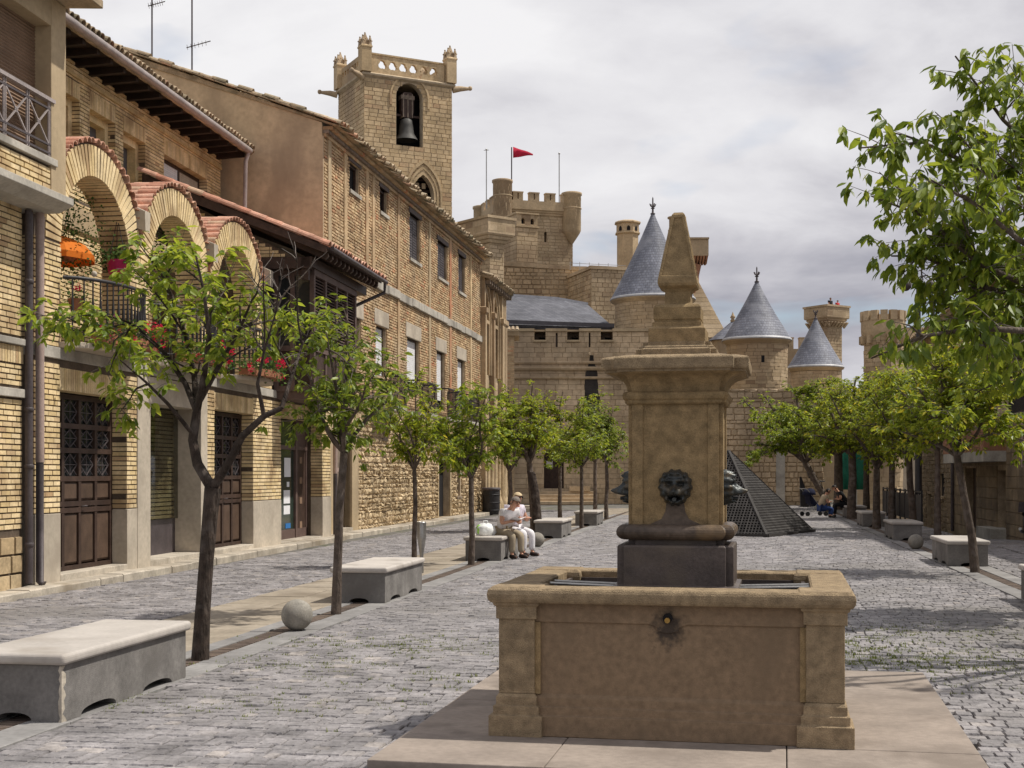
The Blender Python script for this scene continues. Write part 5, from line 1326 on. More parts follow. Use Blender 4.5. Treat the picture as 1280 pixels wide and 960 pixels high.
while pu > .4:
    q = pu-.62
    for x in (pu, pu-.05): mb = MB(); mb.bar((x,0,6.12),(x,0,6.88),.022); mb.build('baluster', m_gutter, rl)
    xc = (pu-.05+q)/2; zc = 6.53
    for a, b in (((q,6.28),(xc,zc)),((xc,zc),(pu-.05,6.28)),((q,6.78),(xc,zc)),((xc,zc),(pu-.05,6.78))): mb = MB(); mb.bar((a[0],0,a[1]),(b[0],0,b[1]),.02); mb.build('cross_bar', m_gutter, rl)
    mb = MB(); mb.lathe([(.035,-.01),(.045,0),(.035,.01)], 12); o = mb.build('rosette', m_gutter, rl); o.location = (xc,0,zc); o.rotation_euler = (R(90),0,0); pu = q
mb = MB(); mb.prism([(by-.55,8.33),(by,8.36),(1.5,8.36),(1.5,9.2),(by-.55,8.45)], 'x', 0, O0+.15); mb.build('roof', m_tile_old, H0, .01, 1)
# ------------------------------------------------------------------ old brick house
H2 = empty('old_brick_house', (*B2A, 0), F2.phi, 'long old brick house with plastered gable, small shutters and rough tiled eaves', 'house')
L2 = F2.L; ZE = 10.75
def wr(x0, x1, y0, y1):                                     # window rectangle from photo measurement
    a = F2.hit(x0, (y0+y1)/2)[0]; b = F2.hit(x1, (y0+y1)/2)[0]; return (a, b, F2.hit((x0+x1)/2, y1)[1], F2.hit((x0+x1)/2, y0)[1])
top_w = [wr(437,449,206,241), wr(475,484,237,267), wr(512,525,270,326), wr(547,559,304,349), wr(573,581,320,366)]
mid_w = [wr(444,451,398,450), wr(470,483,408,470), wr(509,524,424,490), wr(546,556,440,512), wr(572,581,450,528)]
gnd = [wr(418,439,520,656), wr(548,562,577,648)]; slit = [wr(479,482,527,547), wr(572,576,572,620)]
gnd = [(a, b, .1, d) for a, b, c, d in gnd]
allh = top_w + mid_w + gnd + slit
core = MB(); wall(core, 0, L2, 0, ZE, .03, .55, allh); core.build('wall', m_mortar2, H2)
ru = F2.u(447)
rc = course_rects(0, L2, 3.75, 7.22, .085, .27, .016, [(a-.02,b+.02,c-.02,d+.02) for a,b,c,d in allh], lj=.25, cj=.12)
rc += course_rects(0, L2, 7.5, ZE-.25, .085, .27, .016, [(a-.02,b+.02,c-.02,d+.02) for a,b,c,d in allh], lj=.25, cj=.12)
lay(H2, 'brick', rc, m_brick2, 0, .05, .016, .08, parts=0, jit=.006, seed=51)
rc = course_rects(ru, L2, .08, 3.6, .13, .21, .022, [(a-.15,b+.15,c-.02,d+.12) for a,b,c,d in allh], lj=.6, cj=.5, stag=True)
lay(H2, 'rubble_stone', rc, m_rubble, 0, .06, .045, .25, parts=60, near=lambda u, z: u, jit=.034, seed=52)
rc = course_rects(0, ru, 3.1, 3.7, .30, .5, .015, [(a-.05,b+.05,c,d+.05) for a,b,c,d in gnd], lj=.25); lay(H2, 'rubble_stone', rc, m_rubble, 0, .06, .02, .1, parts=0, seed=53)
# rendered door surround at the near end
a, b, c, d = gnd[0]
for x0, x1 in ((0.0, a), (b, ru)):
    mb = MB(); mb.box(x0, x1, -.03, .4, .05, 3.1); mb.build('door_pilaster', m_plaster_pale, H2, .01, 2)
dr = empty('plank_door', (0,0,0)); dr.parent = H2
nb = 6
for i in range(nb): mb = MB(); w_ = (b-a)/nb; mb.box(a+i*w_+.008, a+(i+1)*w_-.008, .24, .29, .2, d); mb.build('plank', m_wood_grey, dr)
mb = MB(); mb.box(a,b,.23,.245,1.75,1.85); mb.build('ledge', m_pipe_pink, dr); mb = MB(); mb.box(a,b,-.05,.4,.05,.2); mb.build('doorstep', m_kerb, dr)
a, b, c, d = gnd[1]; mb = MB(); mb.box(a,b,.25,.3,.1,d); mb.build('door', m_black, H2); mb = MB(); mb.box(a-.25,b+.25,-.04,.3,d,d+.22); mb.build('timber_lintel', m_wood, H2)
for s in (a-.18, b+.02):
    z = .1
    while z < d: h_ = random.uniform(.28,.42); mb = MB(); mb.box(s, s+.16, -.03, .3, z+.01, min(z+h_, d)); mb.build('jamb_stone', m_rubble, H2); z += h_
for a, b, c, d in slit: mb = MB(); mb.box(a,b,.2,.22,c,d); mb.build('slit_pane', m_black, H2); mb = MB(); mb.box(a-.12,b+.12,-.03,.1,c-.1,c-.01); mb.build('sill', m_wood_grey, H2)
# pilaster strips, string course
for px in (411, 431, 458, 466, 497.5, 536.5, 562.5, 588):
    u = F2.u(px); mb = MB(); mb.box(u-.14, u+.14, -.035, .03, 3.75 if px > 470 else 7.5, ZE-.25)
    mb.build('brick_pilaster', m_brick2 if px not in (411,536.5) else m_plaster_pale, H2)
u = 0
while u < L2:
    w_ = random.uniform(.5,1.1); mb = MB(); z = 7.22 + random.uniform(-.02,.02); mb.box(u+.006, min(u+w_,L2)-.006, -.07-random.uniform(0,.03), .05, z, z+.26); mb.build('string_stone', m_concrete_d, H2, .015, 1); u += w_
# windows
for i, (a, b, c, d) in enumerate(top_w):
    w_ = empty('window', (0,0,0)); w_.parent = H2
    mb = MB(); wall(mb, a, b, c, d, .10, .16, [(a+.07,b-.07,c+.07,d-.07)]); mb.build('frame', m_wood, w_)
    if i < 2: mb = MB(); mb.box(a,b,.17,.18,c,d); mb.build('pane', m_black, w_); 
    else:
        for s0, s1 in ((a+.07,(a+b)/2-.01),((a+b)/2+.01,b-.07)):
            mb = MB(); mb.box(s0,s1,.11,.14,c+.07,d-.07); sh_ = mb.build('shutter', m_blind_g, w_)
            for z in np.arange(c+.12,d-.12,.09): mb = MB(); mb.box(s0+.04,s1-.04,.095,.112,z,z+.055); mb.build('shutter_slat', m_pipe_dark, sh_)
    mb = MB(); mb.box(a-.15,b+.15,-.03,.2,d,d+.16); mb.build('timber_lintel', m_wood, w_)
    mb = MB(); mb.box(a-.08,b+.08,-.06,.1,c-.1,c); mb.build('sill', m_concrete_d, w_)
for i, (a, b, c, d) in enumerate(mid_w):
    w_ = empty('window', (0,0,0)); w_.parent = H2
    mb = MB(); wall(mb, a, b, c, d, .12, .18, [(a+.06,b-.06,c+.03,d-.06)]); mb.build('frame', m_wood, w_)
    z = c + (.35 if i in (2,3) else .05)
    mb = MB(); mb.box(a,b,.19,.2,c,d); mb.build('pane', m_black, w_)
    while z < d-.06: mb = MB(); mb.box(a+.06,b-.06,.14,.165,z,z+.062); mb.build('blind_slat', m_blind_w, w_); z += .067
    mb = MB(); mb.box(a-.22,b+.22,-.03,.12,d,d+.48); mb.build('lintel_stone', m_concrete, w_, .02, 2)
def iron_balcony(u0, u1, z, dep):
    bl = empty('balcony', (0,0,0)); bl.parent = H2
    mb = MB(); mb.box(u0,u1,-dep,.1,z-.14,z); mb.build('balcony_slab', m_concrete_d, bl, .01, 1)
    mb = MB(); mb.bar((u0,-dep+.03,z+1),(u1,-dep+.03,z+1),.05); mb.bar((u0,-dep+.03,z+.1),(u1,-dep+.03,z+.1),.03)
    for s in (u0+.02,u1-.02): mb.bar((s,0,z+1),(s,-dep+.03,z+1),.05); mb.bar((s,-.02,z),(s,-.02,z+1.0),.03)
    mb.build('handrail', m_iron, bl)
    for u in np.arange(u0+.02,u1,.15): mb = MB(); mb.bar((u,-dep+.03,z),(u,-dep+.03,z+1),.022); mb.build('baluster', m_iron, bl)
for i in (1,2,3,4): a,b,c,d = mid_w[i]; iron_balcony(a-.45,b+.45,3.72,.55)
mb = MB(); mb.box(mid_w[4][0]-.3,mid_w[4][0]+.9,-.53,-.50,3.9,4.6); mb.build('balcony_screen', m_iron, H2)
# eaves of stepped bricks and rough tiles; plastered gable towards the arcaded house
for j, (y, z) in enumerate(((-.06,ZE-.25),(-.14,ZE-.16),(-.24,ZE-.07))):
    u = 0
    while u < L2: mb = MB(); mb.box(u+.01,u+.2,y,.05,z,z+.085); mb.build('eaves_brick', m_brick2 if j != 1 else m_wood_grey, H2); u += .21
SL2 = .37
mb = MB(); mb.prism([(-.42,ZE+.0),(7.0,ZE+7.4*SL2),(7.0,ZE-.2+7.4*SL2),(-.3,ZE-.0)], 'x', -.1, L2+.1); roof2 = mb.build('roof', m_tile_old, H2)
mats = roof_rows(-.05, L2+.05, -.52, ZE+.03, 7.0, ZE+.04+7.5*SL2, .215, random.Random(18), .38, .03); tiles(roof2, TILE_O, mats, m_tile_old, 250)
mb = MB(); mb.prism([(0.03,0),(7,0),(7,ZE+7.36*SL2),(0.03,ZE+.10)], 'x', -.06, -.004); mb.prism([(-.0,0),(.031,0),(.031,ZE-.25),(-.0,ZE-.25)], 'x', -.06, .0); mb.build('gable_plaster', m_plaster, H2)
mb = MB(); mb.prism([(.55,0),(7,0),(7,ZE+6.7*SL2),(.55,ZE-.2)], 'x', 0, .4); mb.build('gable_wall', m_plaster, H2)
for y in np.arange(-.4, 6.9, .3):
    mb = MB(); z = ZE+.02+(y+.42)*SL2; mb.loft([[(-.2,y,z+.02),(.12,y,z+.03),(.12,y,z+.07),(-.2,y,z+.05)],[(-.2,y+.34,z+.15),(.12,y+.34,z+.16),(.12,y+.34,z+.19),(-.2,y+.34,z+.18)]]); mb.build('verge_tile', m_tile_old, roof2)
# television aerials
def aerial(px, top_px, label, arms):
    d = 37.5; x, y = cp(px, d); z0 = 11.6; a = empty('tv_aerial', (x, y, z0), -YAW*0+R(20), label, 'aerial', 'aerials on the tiled roof')
    zt = hz(top_px, d) - z0; mb = MB(); mb.tube([(0,0,0),(0,0,zt)], .022, 8); mb.build('mast', m_pipe_dark, a)
    for (zf, l, n_) in arms:
        z = zf*zt; mb = MB(); mb.tube([(-l*.3,0,z-.1*l),(l,0,z+.35*l)], .014, 6); mb.build('boom', m_pipe_dark, a)
        for i in range(n_): t = -.25 + 1.2*i/n_; mb = MB(); mb.bar((t*l,-.22,z+.3*t*l),(t*l,.22,z+.3*t*l),.01); mb.build('element', m_pipe_dark, a)
    return a
aerial(190, -4, 'short aerial mast with a dark antenna head on the arcaded house', [(.93,.35,7),(.42,.45,5)]); aerial(240, -60, 'tall aerial mast with one slanted arm', [(.42,.5,6)])

# ------------------------------------------------------------------ masonry towers and walls
def stone_box(t, w, dpt, z0, z1, m, mj, bw, bh, parts, holes=(), seed=1, sides=('f','l','r'), th=.5):
    """block-built box: local x 0..w along the front (y=0), depth dpt; holes are on the front"""
    core = MB()
    wall(core, .03, w-.03, z0, z1, .03, th, holes)
    core.box(.03, w-.03, dpt-th, dpt-.03, z0, z1); core.box(.03, th, th, dpt-th, z0, z1); core.box(w-th, w-.03, th, dpt-th, z0, z1)
    core.build('wall_core', mj, t)
    bh_ = []
    for h in holes:
        if h[0] in ('round','pointed'): bh_.append(hole_round(h[1], h[2]+.02, h[3], h[4], h[0] == 'pointed'))
        else: bh_.append(h)
    lay(t, 'ashlar', course_rects(0, w, z0, z1, bh, bw, .022, bh_, lj=.3, cj=.15), m, 0, .08, .012, .03, parts=parts, near=lambda u, z: -z, seed=seed)
    for s in sides:
        if s == 'f': continue
        e2 = empty('side_face', (0, dpt, 0) if s == 'l' else (w, 0, 0), R(-90) if s == 'l' else R(90)); e2.parent = t
        lay(e2, 'ashlar', course_rects(0, dpt, z0, z1, bh, bw, .022, lj=.3, cj=.15), m, 0, .08, .012, .03, parts=0, seed=seed+1)
def place_front(px0, d0, ang, ):                             # corner at px0,d0; front runs at angle ang from the picture plane
    return cp(px0, d0), YAW + ang
# bell tower
BTd, BTa = 84.5, R(27); (bx, by_), ba = place_front(455, BTd, BTa)
BT = empty('bell_tower', (bx, by_, 0), ba, 'square church bell tower with open arch, hanging bell and pierced parapet', 'tower')
FB = Frame((bx, by_), (bx + math.cos(ba), by_ + math.sin(ba))); BWid = 6.0; BDep = 4.7; ZC = 26.4
bc = FB.hit(512, 140); bell_w = FB.u(529)-FB.u(496); bzs = FB.hit(512,104)[1]-(FB.u(529)-FB.u(496))/2; bzb = FB.hit(510,183)[1]
gw = FB.hit(529, 230); gww = FB.u(543)-FB.u(516); gzs = FB.hit(529, 236)[1]
gu2 = FB.u(493)
holes = [('round', bc[0], bell_w, bzb, bzs), ('pointed', gw[0], gww, 10, gzs-.4), ('pointed', gu2, gww, 10, gzs-.9)]
stone_box(BT, BWid, BDep, 0.0, ZC, m_tower, m_tower_m, .55, .27, 300, holes, 61)
def moulding(parent, uc, w, zb, zs, pointed, rings, m, y=0):
    for (o_, pr, th) in rings:
        P0 = [(uc-w/2-o_, zb)] + arch_pts(uc, w+2*o_, zs, pointed, 16) + [(uc+w/2+o_, zb)]; P1 = [(uc-w/2-o_-th, zb)] + arch_pts(uc, w+2*(o_+th), zs, pointed, 16) + [(uc+w/2+o_+th, zb)]
        mb = MB()
        for i in range(len(P0)-1): mb.prism([P0[i], P0[i+1], P1[i+1], P1[i]], 'y', y-pr, y+.1)
        mb.build('arch_moulding', m, parent)
moulding(BT, bc[0], bell_w, bzs-.6, bzs, False, [(.32,.07,.13)], m_tower)
for u, zz in ((gw[0], gzs-.4), (gu2, gzs-.9)): moulding(BT, u, gww, 10, zz, True, [(0,.02,.12),(.2,.05,.12),(.42,.09,.14)], m_tower)
mb = MB(); mb.box(.5,BWid-.5,1.5,1.6,8,ZC-.6); mb.build('interior', m_black, BT)
# bell with headstock
bl = empty('bell', (bc[0], .55, bzb)); bl.parent = BT; hh = (bzs-bzb)
mb = MB(); sc = bell_w*.40
mb.lathe([(sc*1.05,.5),(sc*.95,.62),(sc*.72,.9),(sc*.62,1.4),(sc*.55,1.75),(sc*.3,1.9),(.01,1.92)], 28, cap=False); mb.build('bell_body', m_bell, bl)
mb = MB(); mb.loft([[(-.3,-.25,1.9),(.3,-.25,1.9),(.3,.25,1.9),(-.3,.25,1.9)],[(-.42,-.25,2.3),(.42,-.25,2.3),(.42,.25,2.3),(-.42,.25,2.3)],[(-.42,-.25,3.2),(.42,-.25,3.2),(.42,.25,3.2),(-.42,.25,3.2)],[(-.25,-.25,3.5),(.25,-.25,3.5),(.25,.25,3.5),(-.25,.25,3.5)]]); mb.build('headstock', m_wood, bl)
mb = MB(); mb.box(-.45,.45,-.28,.28,3.05,3.3)
for x in (-.3,0,.3): mb.box(x-.03,x+.03,-.29,.29,1.9,3.4)
mb.build('strap', m_wood_grey, bl)
mb = MB(); mb.bar((-bell_w/2,0,2.05),(bell_w/2,0,2.05),.14); mb.build('axle', m_wood, bl)
lv = MB()
for z in np.arange(12, gzs+1.0, .35): lv.prism([(.5,z),(.7,z+.2),(.72,z+.17),(.52,z-.03)], 'x', gw[0]-gww/2, gw[0]+gww/2)
lv.build('louvres', m_wood, BT)
for x in (-.35,.1): mb = MB(); mb.box(gw[0]+x,gw[0]+x+.25,.45,.49,gzs+.1,gzs+.45); mb.build('light_pane', m_plaster_pale, BT)
# cornice, pierced parapet, pinnacles, gargoyles
mb = MB(); mb.loft([[(-o,-o,z),(BWid+o,-o,z),(BWid+o,BDep+o,z),(-o,BDep+o,z)] for o, z in ((.0,ZC),(.16,ZC+.1),(.18,ZC+.2),(.05,ZC+.3))]); mb.build('cornice', m_tower_m, BT)
ZP = ZC + 1.55
def trefoil(x, z, r, n=18):
    P = []
    for i in range(n):
        a = 2*math.pi*i/n + math.pi/2; P.append((x + r*(.72+.28*abs(math.cos(1.5*(a-math.pi/2))))*math.cos(a), z + r*(.72+.28*abs(math.cos(1.5*(a-math.pi/2))))*math.sin(a)))
    return P
def pierced(parent, x0, x1, z0, z1, n_, r, y0, y1, m, axis='y'):
    cw_ = (x1-x0)/n_
    for k in range(n_):
        xa, xb = x0+k*cw_, x0+(k+1)*cw_; xc, zc = (xa+xb)/2, (z0+z1)/2; T = trefoil(xc, zc, r)
        O = []
        for (px_, pz_) in T:
            dx, dz = px_-xc, pz_-zc; s = min((cw_/2)/max(abs(dx),1e-6), ((z1-z0)/2)/max(abs(dz),1e-6)); O.append((xc+dx*s, zc+dz*s))
        mb = MB()
        for i in range(len(T)): j = (i+1) % len(T); mb.prism([T[i], T[j], O[j], O[i]], axis, y0, y1)
        for (cx_, cz_) in ((xa,z0),(xb,z0),(xb,z1),(xa,z1)):
            best = min(range(len(O)), key=lambda i: (O[i][0]-cx_)**2+(O[i][1]-cz_)**2)
            for nb_ in ((best+1) % len(O), best-1):
                if abs(O[nb_][0]-O[best][0]) > 1e-5 and abs(O[nb_][1]-O[best][1]) > 1e-5: mb.prism([O[best], O[nb_], (cx_,cz_)], axis, y0, y1)
        mb.build('pierced_panel', m, parent)
pierced(BT, .9, BWid-.9, ZC+.3, ZP-.1, 6, .29, .05, .30, m_tower)
mb = MB(); mb.box(.5,.9,.05,.3,ZC+.3,ZP-.1); mb.box(BWid-.9,BWid-.5,.05,.3,ZC+.3,ZP-.1); mb.box(.5,BWid-.5,.0,.35,ZP-.1,ZP); mb.box(.05,.3,.5,BDep-.5,ZC+.3,ZP-.62); mb.box(.05,.3,.5,BDep-.5,ZP-.3,ZP)
for y in np.arange(.5,BDep-.4,.45): mb.box(.06,.29,y,y+.16,ZP-.62,ZP-.3)
mb.box(BWid-.3,BWid-.05,.5,BDep-.5,ZC+.3,ZP); mb.box(.5,BWid-.5,BDep-.3,BDep-.05,ZC+.3,ZC+.55); mb.build('parapet', m_tower, BT)
for (x, y) in ((.1,.1),(BWid-.1,.1),(.1,BDep-.1),(BWid-.1,BDep-.1)):
    pn = empty('pinnacle', (x,y,ZC)); pn.parent = BT
    mb = MB(); mb.loft([sq(.33,.3), sq(.33,1.75), sq(.37,1.8), sq(.37,1.88), sq(.3,1.95)]); mb.build('pier', m_tower, pn)
    for (ox, oy, s) in ((0,0,1),(-.24,-.24,.7),(.24,-.24,.7),(-.24,.24,.7),(.24,.24,.7)):
        mb = MB(); mb.loft([sq(.14*s if ox else .2, 1.9,cx=ox,cy=oy), sq(.10*s if ox else .15, 2.3*1.0,cx=ox,cy=oy), sq(.02,2.75 if not ox else 2.5,cx=ox,cy=oy)])
        for k in range(4):
            a = k*math.pi/2; mb.sphere((ox+.12*math.cos(a), oy+.12*math.sin(a), 2.35 if not ox else 2.2), .05, 6, 4)
        mb.sphere((ox,oy,2.72 if not ox else 2.48), .06, 6, 4); mb.build('spire', m_wallstone, pn)
for (x, y, dx, dy) in ((-.1,.1,-.75,-.5),(BWid+.1,.1,.95,-.2),(-.1,BDep-.1,-.9,.35)):
    mb = MB(); P = [(x,y,ZC-.05),(x+dx*.5,y+dy*.5,ZC+.05),(x+dx*1.2,y+dy*1.2,ZC+.1)]; mb.tube(P, [.22,.18,.09], 8); mb.sphere((x+dx*1.18,y+dy*1.18,ZC+.12), .15, 8, 6); mb.build('gargoyle', m_wallstone, BT)

# chapel front beside the old brick house
B3A = (B2B[0], B2B[1]+.02); B3B = (-10.78, 61.9); F3 = Frame(B3A, B3B); L3 = F3.L
CH = empty('church_front', (*B3A, 0), F3.phi, 'stone church front with two tall blind arches and carved pilasters', 'church')
def u3(px): return F3.u(px)
zt3 = 10.0
ar = [(u3(600.3), u3(604.5)-u3(596.3)), (u3(611.5), u3(615.5)-u3(607.7))]
ar = [(1.15,1.35),(3.35,1.35)]
arz = (F3.hit(600,465)[1], F3.hit(600,395)[1])
mb = MB(); wall(mb, 0, L3, 0, zt3, 0, .8, [('pointed', c_, w_, arz[0], arz[1]) for c_, w_ in ar]); mb.box(0,L3,.8,1.0,0,zt3); mb.build('wall', m_castle_m, CH)
lay(CH, 'ashlar', course_rects(0, L3, .1, zt3-.1, .34, .75, .02, [hole_round(c_, w_+.3, arz[0], arz[1], True) for c_, w_ in ar] , lj=.3, cj=.1), m_castle, 0, .02, .006, .02, parts=0, seed=71)
for c_, w_ in ar:
    moulding(CH, c_, w_, arz[0], arz[1], True, [(0,.06,.1),(.16,.12,.1)], m_castle)
    mb = MB(); mb.box(c_-w_/2,c_+w_/2,.55,.6,arz[0],arz[1]); mb.build('blind_panel', m_plaster, CH); mb = MB(); mb.box(c_-w_/2,c_+w_/2,-.05,.5,arz[1]-.15,arz[1]); mb.build('transom', m_castle, CH)
for u in (.15, 2.25, 4.5, 4.9, 5.4):
    mb = MB(); mb.loft([sq(.16,0,.14,u,-.08), sq(.16,zt3-1.6,.14,u,-.08), sq(.24,zt3-1.5,.2,u,-.08), sq(.24,zt3-1.3,.2,u,-.08), sq(.13,zt3-1.25,.12,u,-.06), sq(.13,zt3,.12,u,-.06)]); mb.build('pilaster', m_castle, CH)
for u in (.5,1.4,2.3,3.2,4.1,4.8,5.5): mb = MB(); mb.lathe([(.26,0),(.28,.3),(.2,.5),(.13,.7),(.13,2.9),(.2,3.1),(.22,3.25)], 12, (u,-.2,0)); mb.build('column', m_rubble, CH)
mb = MB(); mb.box(0,L3,-.25,.0,0,.55); mb.build('socle', m_rubble, CH); mb = MB(); mb.box(0,L3,-.3,.0,3.25,3.5); mb.build('string_course', m_castle, CH)
mb = MB(); mb.prism([(-.5,zt3-.05),(4,zt3+1.4),(4,zt3+1.3),(-.4,zt3-.12)], 'x', -.1, L3+.1); rf3 = mb.build('roof', m_tile_old, CH)
tiles(rf3, TILE_O, roof_rows(0, L3+.05, -.55, zt3-.02, 4, zt3+1.45, .22, random.Random(33), .38, .02), m_tile_old, 40)
for u in np.arange(.1,L3,.5): mb = MB(); mb.box(u,u+.14,-.4,.0,zt3-.3,zt3-.12); mb.build('corbel', m_wood_grey, CH)
# pier with tiled coping after the church front
x, y = cp(627, 66.0); PR = empty('wall_pier', (x, y, 0), YAW, 'narrow brick pier with tiled coping between church and castle wall', 'pier')
zz = hz(412, 66); mb = MB(); mb.box(-.1,.62,0,2.5,0,zz-.3); mb.build('shaft', m_castle_m, PR); lay(PR, 'brick', course_rects(-.1,.62,.1,zz-.35,.1,.28,.014,lj=.1), m_brick2, 0, .02, .006, .04, parts=0, seed=72)
mb = MB(); mb.box(-.15,.85,-.12,2.6,zz-.3,zz-.1); mb.build('coping', m_castle, PR)
tiles(PR, TILE_O, [Matrix.Translation((-.05+i*.2,-.25,zz-.08)) @ Matrix.Rotation(.3,4,'X') for i in range(5)] + [Matrix.Translation((-.05+i*.2,.1,zz+.02)) @ Matrix.Rotation(.3,4,'X') for i in range(5)], m_tile_old, 99)

# ------------------------------------------------------------------ castle
def cast(name, px, d, label, cat, ang=0.0):
    x, y = cp(px, d); return empty(name, (x, y, 0), YAW + ang, label, cat)
def wpx(a, b, d): return (b-a)*d/FPX
def merlons(t, x0, x1, y0, y1, z0, h, w, gap, m, name='merlon', slot=False):
    x = x0
    while x < x1 - .1:
        e2 = min(x+w, x1); mb = MB()
        if slot and e2-x > .5: c_ = (x+e2)/2; mb.box(x,c_-.06,y0,y1,z0,z0+h); mb.box(c_+.06,e2,y0,y1,z0,z0+h); mb.box(c_-.06,c_+.06,y0,y1,z0,z0+.1); mb.box(x-.03,e2+.03,y0-.04,y1+.04,z0+h,z0+h+.1)
        else: mb.box(x,e2,y0,y1,z0,z0+h); mb.box(x-.03,e2+.03,y0-.04,y1+.04,z0+h,z0+h+.1)
        mb.build(name, m, t); x += w + gap
# curtain wall with the door
d = 76.0; CW = cast('castle_wall', 632, d, 'long castle curtain wall with gun slits, string courses and black water streak', 'castle wall'); Wc = wpx(632, 812, d)
X = lambda px: wpx(632, px, d)
zt_ = hz(412, d); crn = [(X(668),X(682)),(X(709),X(724)),(X(751),X(766))]; zc0 = hz(425, d)
sl_ = [(X(694.7),X(697),hz(434,d),hz(416,d)), (X(736),X(738),hz(434,d),hz(416,d))]
dor = (X(680), X(705), .75, hz(562,d))
hl = [(a,b,zc0,zt_-.1) for a,b in crn] + sl_ + [dor]
cw_ = MB(); wall(cw_, 0, Wc, 0, zt_, .03, 1.2, hl); cw_.build('wall_core', m_castle_m, CW)
lay(CW, 'ashlar', course_rects(0, Wc, 0, zt_-.12, .29, .6, .010, hl, lj=.35, cj=.2), m_wallstone, 0, .05, .008, .015, parts=250, near=lambda u, z: -z, seed=81)
for (zp, pr_, hh_) in ((455,.14,.16),(463,.22,.2),(474,.18,.14)):
    z = hz(zp,d); u = 0
    while u < Wc: w_ = random.uniform(1.0,1.8); mb = MB(); mb.prism([(0,z),(-pr_*.6,z),(-pr_,z+hh_*.5),(-pr_,z+hh_),(0,z+hh_)], 'x', u+.01, min(u+w_,Wc)); mb.build('string_stone', m_wallstone, CW); u += w_
us = [0]+[v for c_ in crn for v in c_]+[Wc]
for i in range(0, len(us), 2): mb = MB(); mb.box(us[i],us[i+1],-.1,1.25,zt_-.1,zt_+.06); mb.build('coping', m_plaster_pale, CW)
for a, b in crn: mb = MB(); mb.box(a-.05,b+.05,-.1,1.2,zc0-.1,zc0); mb.build('sill', m_plaster_pale, CW); mb = MB(); mb.box(a,b,1.0,1.05,zc0,zt_-.1); mb.build('dark_opening', m_wood_grey, CW); mb = MB(); mb.box(a+.3,b-.02,.98,1.0,zc0,zt_-.35); mb.build('painted_shadow', m_black, CW)  # thin black box paints the shadow inside each crenel
mb = MB(); mb.box(dor[0],dor[1],.7,.8,.75,dor[3]); mb.build('door', m_wood, CW)
mb = MB(); mb.box(dor[0]+.15,dor[0]+.5,.68,.7,hz(585,d),hz(576,d)); mb.build('notice', m_paper, CW)
mb = MB(); mb.tube([(X(737),-.02,hz(442,d)),(X(737),-.5,hz(443,d))], .09, 8); mb.build('water_spout', m_wallstone, CW)
st = MB(); rr_ = random.Random(4); pts = []
for z, w_ in zip(np.linspace(hz(444,d), hz(528,d), 12), (.10,.14,.26,.32,.36,.40,.42,.44,.40,.42,.36,.22)): pts.append((z, X(739.5)-w_*rr_.uniform(.85,1.1), X(739.5)+w_*rr_.uniform(.85,1.1)))
for i in range(11):
    z, a, b = pts[i]; z2, a2, b2 = pts[i+1]; y = -.016; st.add([(a,y,z),(b,y,z),(b2,y,z2),(a2,y,z2)], [(0,1,2,3)])
st.build('water_streak', m_stainblack, CW)
stp = empty('castle_steps', cp(672, 75.8) + (0,), YAW, 'three stone steps up to the dark castle door', 'steps')
for i in range(4): mb = MB(); mb.box(0-.0, wpx(672,742,75.8), -1.6+i*.45, 0 if i == 3 else -1.6+i*.45+.46, 0, .18*(i+1)); mb.build('step', m_wallstone, stp, .012, 1)
mb = MB(); mb.box(wpx(672,712,75),wpx(672,738,75),-.35,-.05,.72,1.0); mb.build('low_wall', m_castle, stp)
# slate lean-to roof over the wall walk
SR = cast('slate_roof', 624, 80, 'dark slate lean-to roof behind the castle wall parapet', 'roof'); w0 = wpx(624,768,80)
y1 = 6.0
mb = MB(); mb.add([(0,0,hz(405,80)),(w0,0,hz(409.5,80)),(wpx(624,742,80),y1,hz(381,86)),(wpx(624,700,80),y1,hz(374,86)),(-.2,y1,hz(369,86)),(0,.2,hz(409,80)),(w0,.2,hz(414,80))], [(0,1,2,3,4),(5,6,1,0)]); mb.build('slates', m_slate_f, SR)
mb = MB(); mb.bar((0,-.05,hz(402,80)),(w0,-.05,hz(407,80)),.10,.22); mb.build('gutter', m_blind_g, SR)
mb = MB(); mb.box(0,w0,.35,.5,4,hz(408,80)); mb.build('back_wall', m_wood, SR)
mb = MB(); mb.bar((-.2,y1,hz(368.5,86)),(wpx(624,700,80),y1,hz(373.5,86)),.25,.2); mb.bar((wpx(624,700,80),y1,hz(373.5,86)),(wpx(624,742,80),y1-.02,hz(380.5,86)),.25,.2); mb.build('flashing', m_lead, SR)

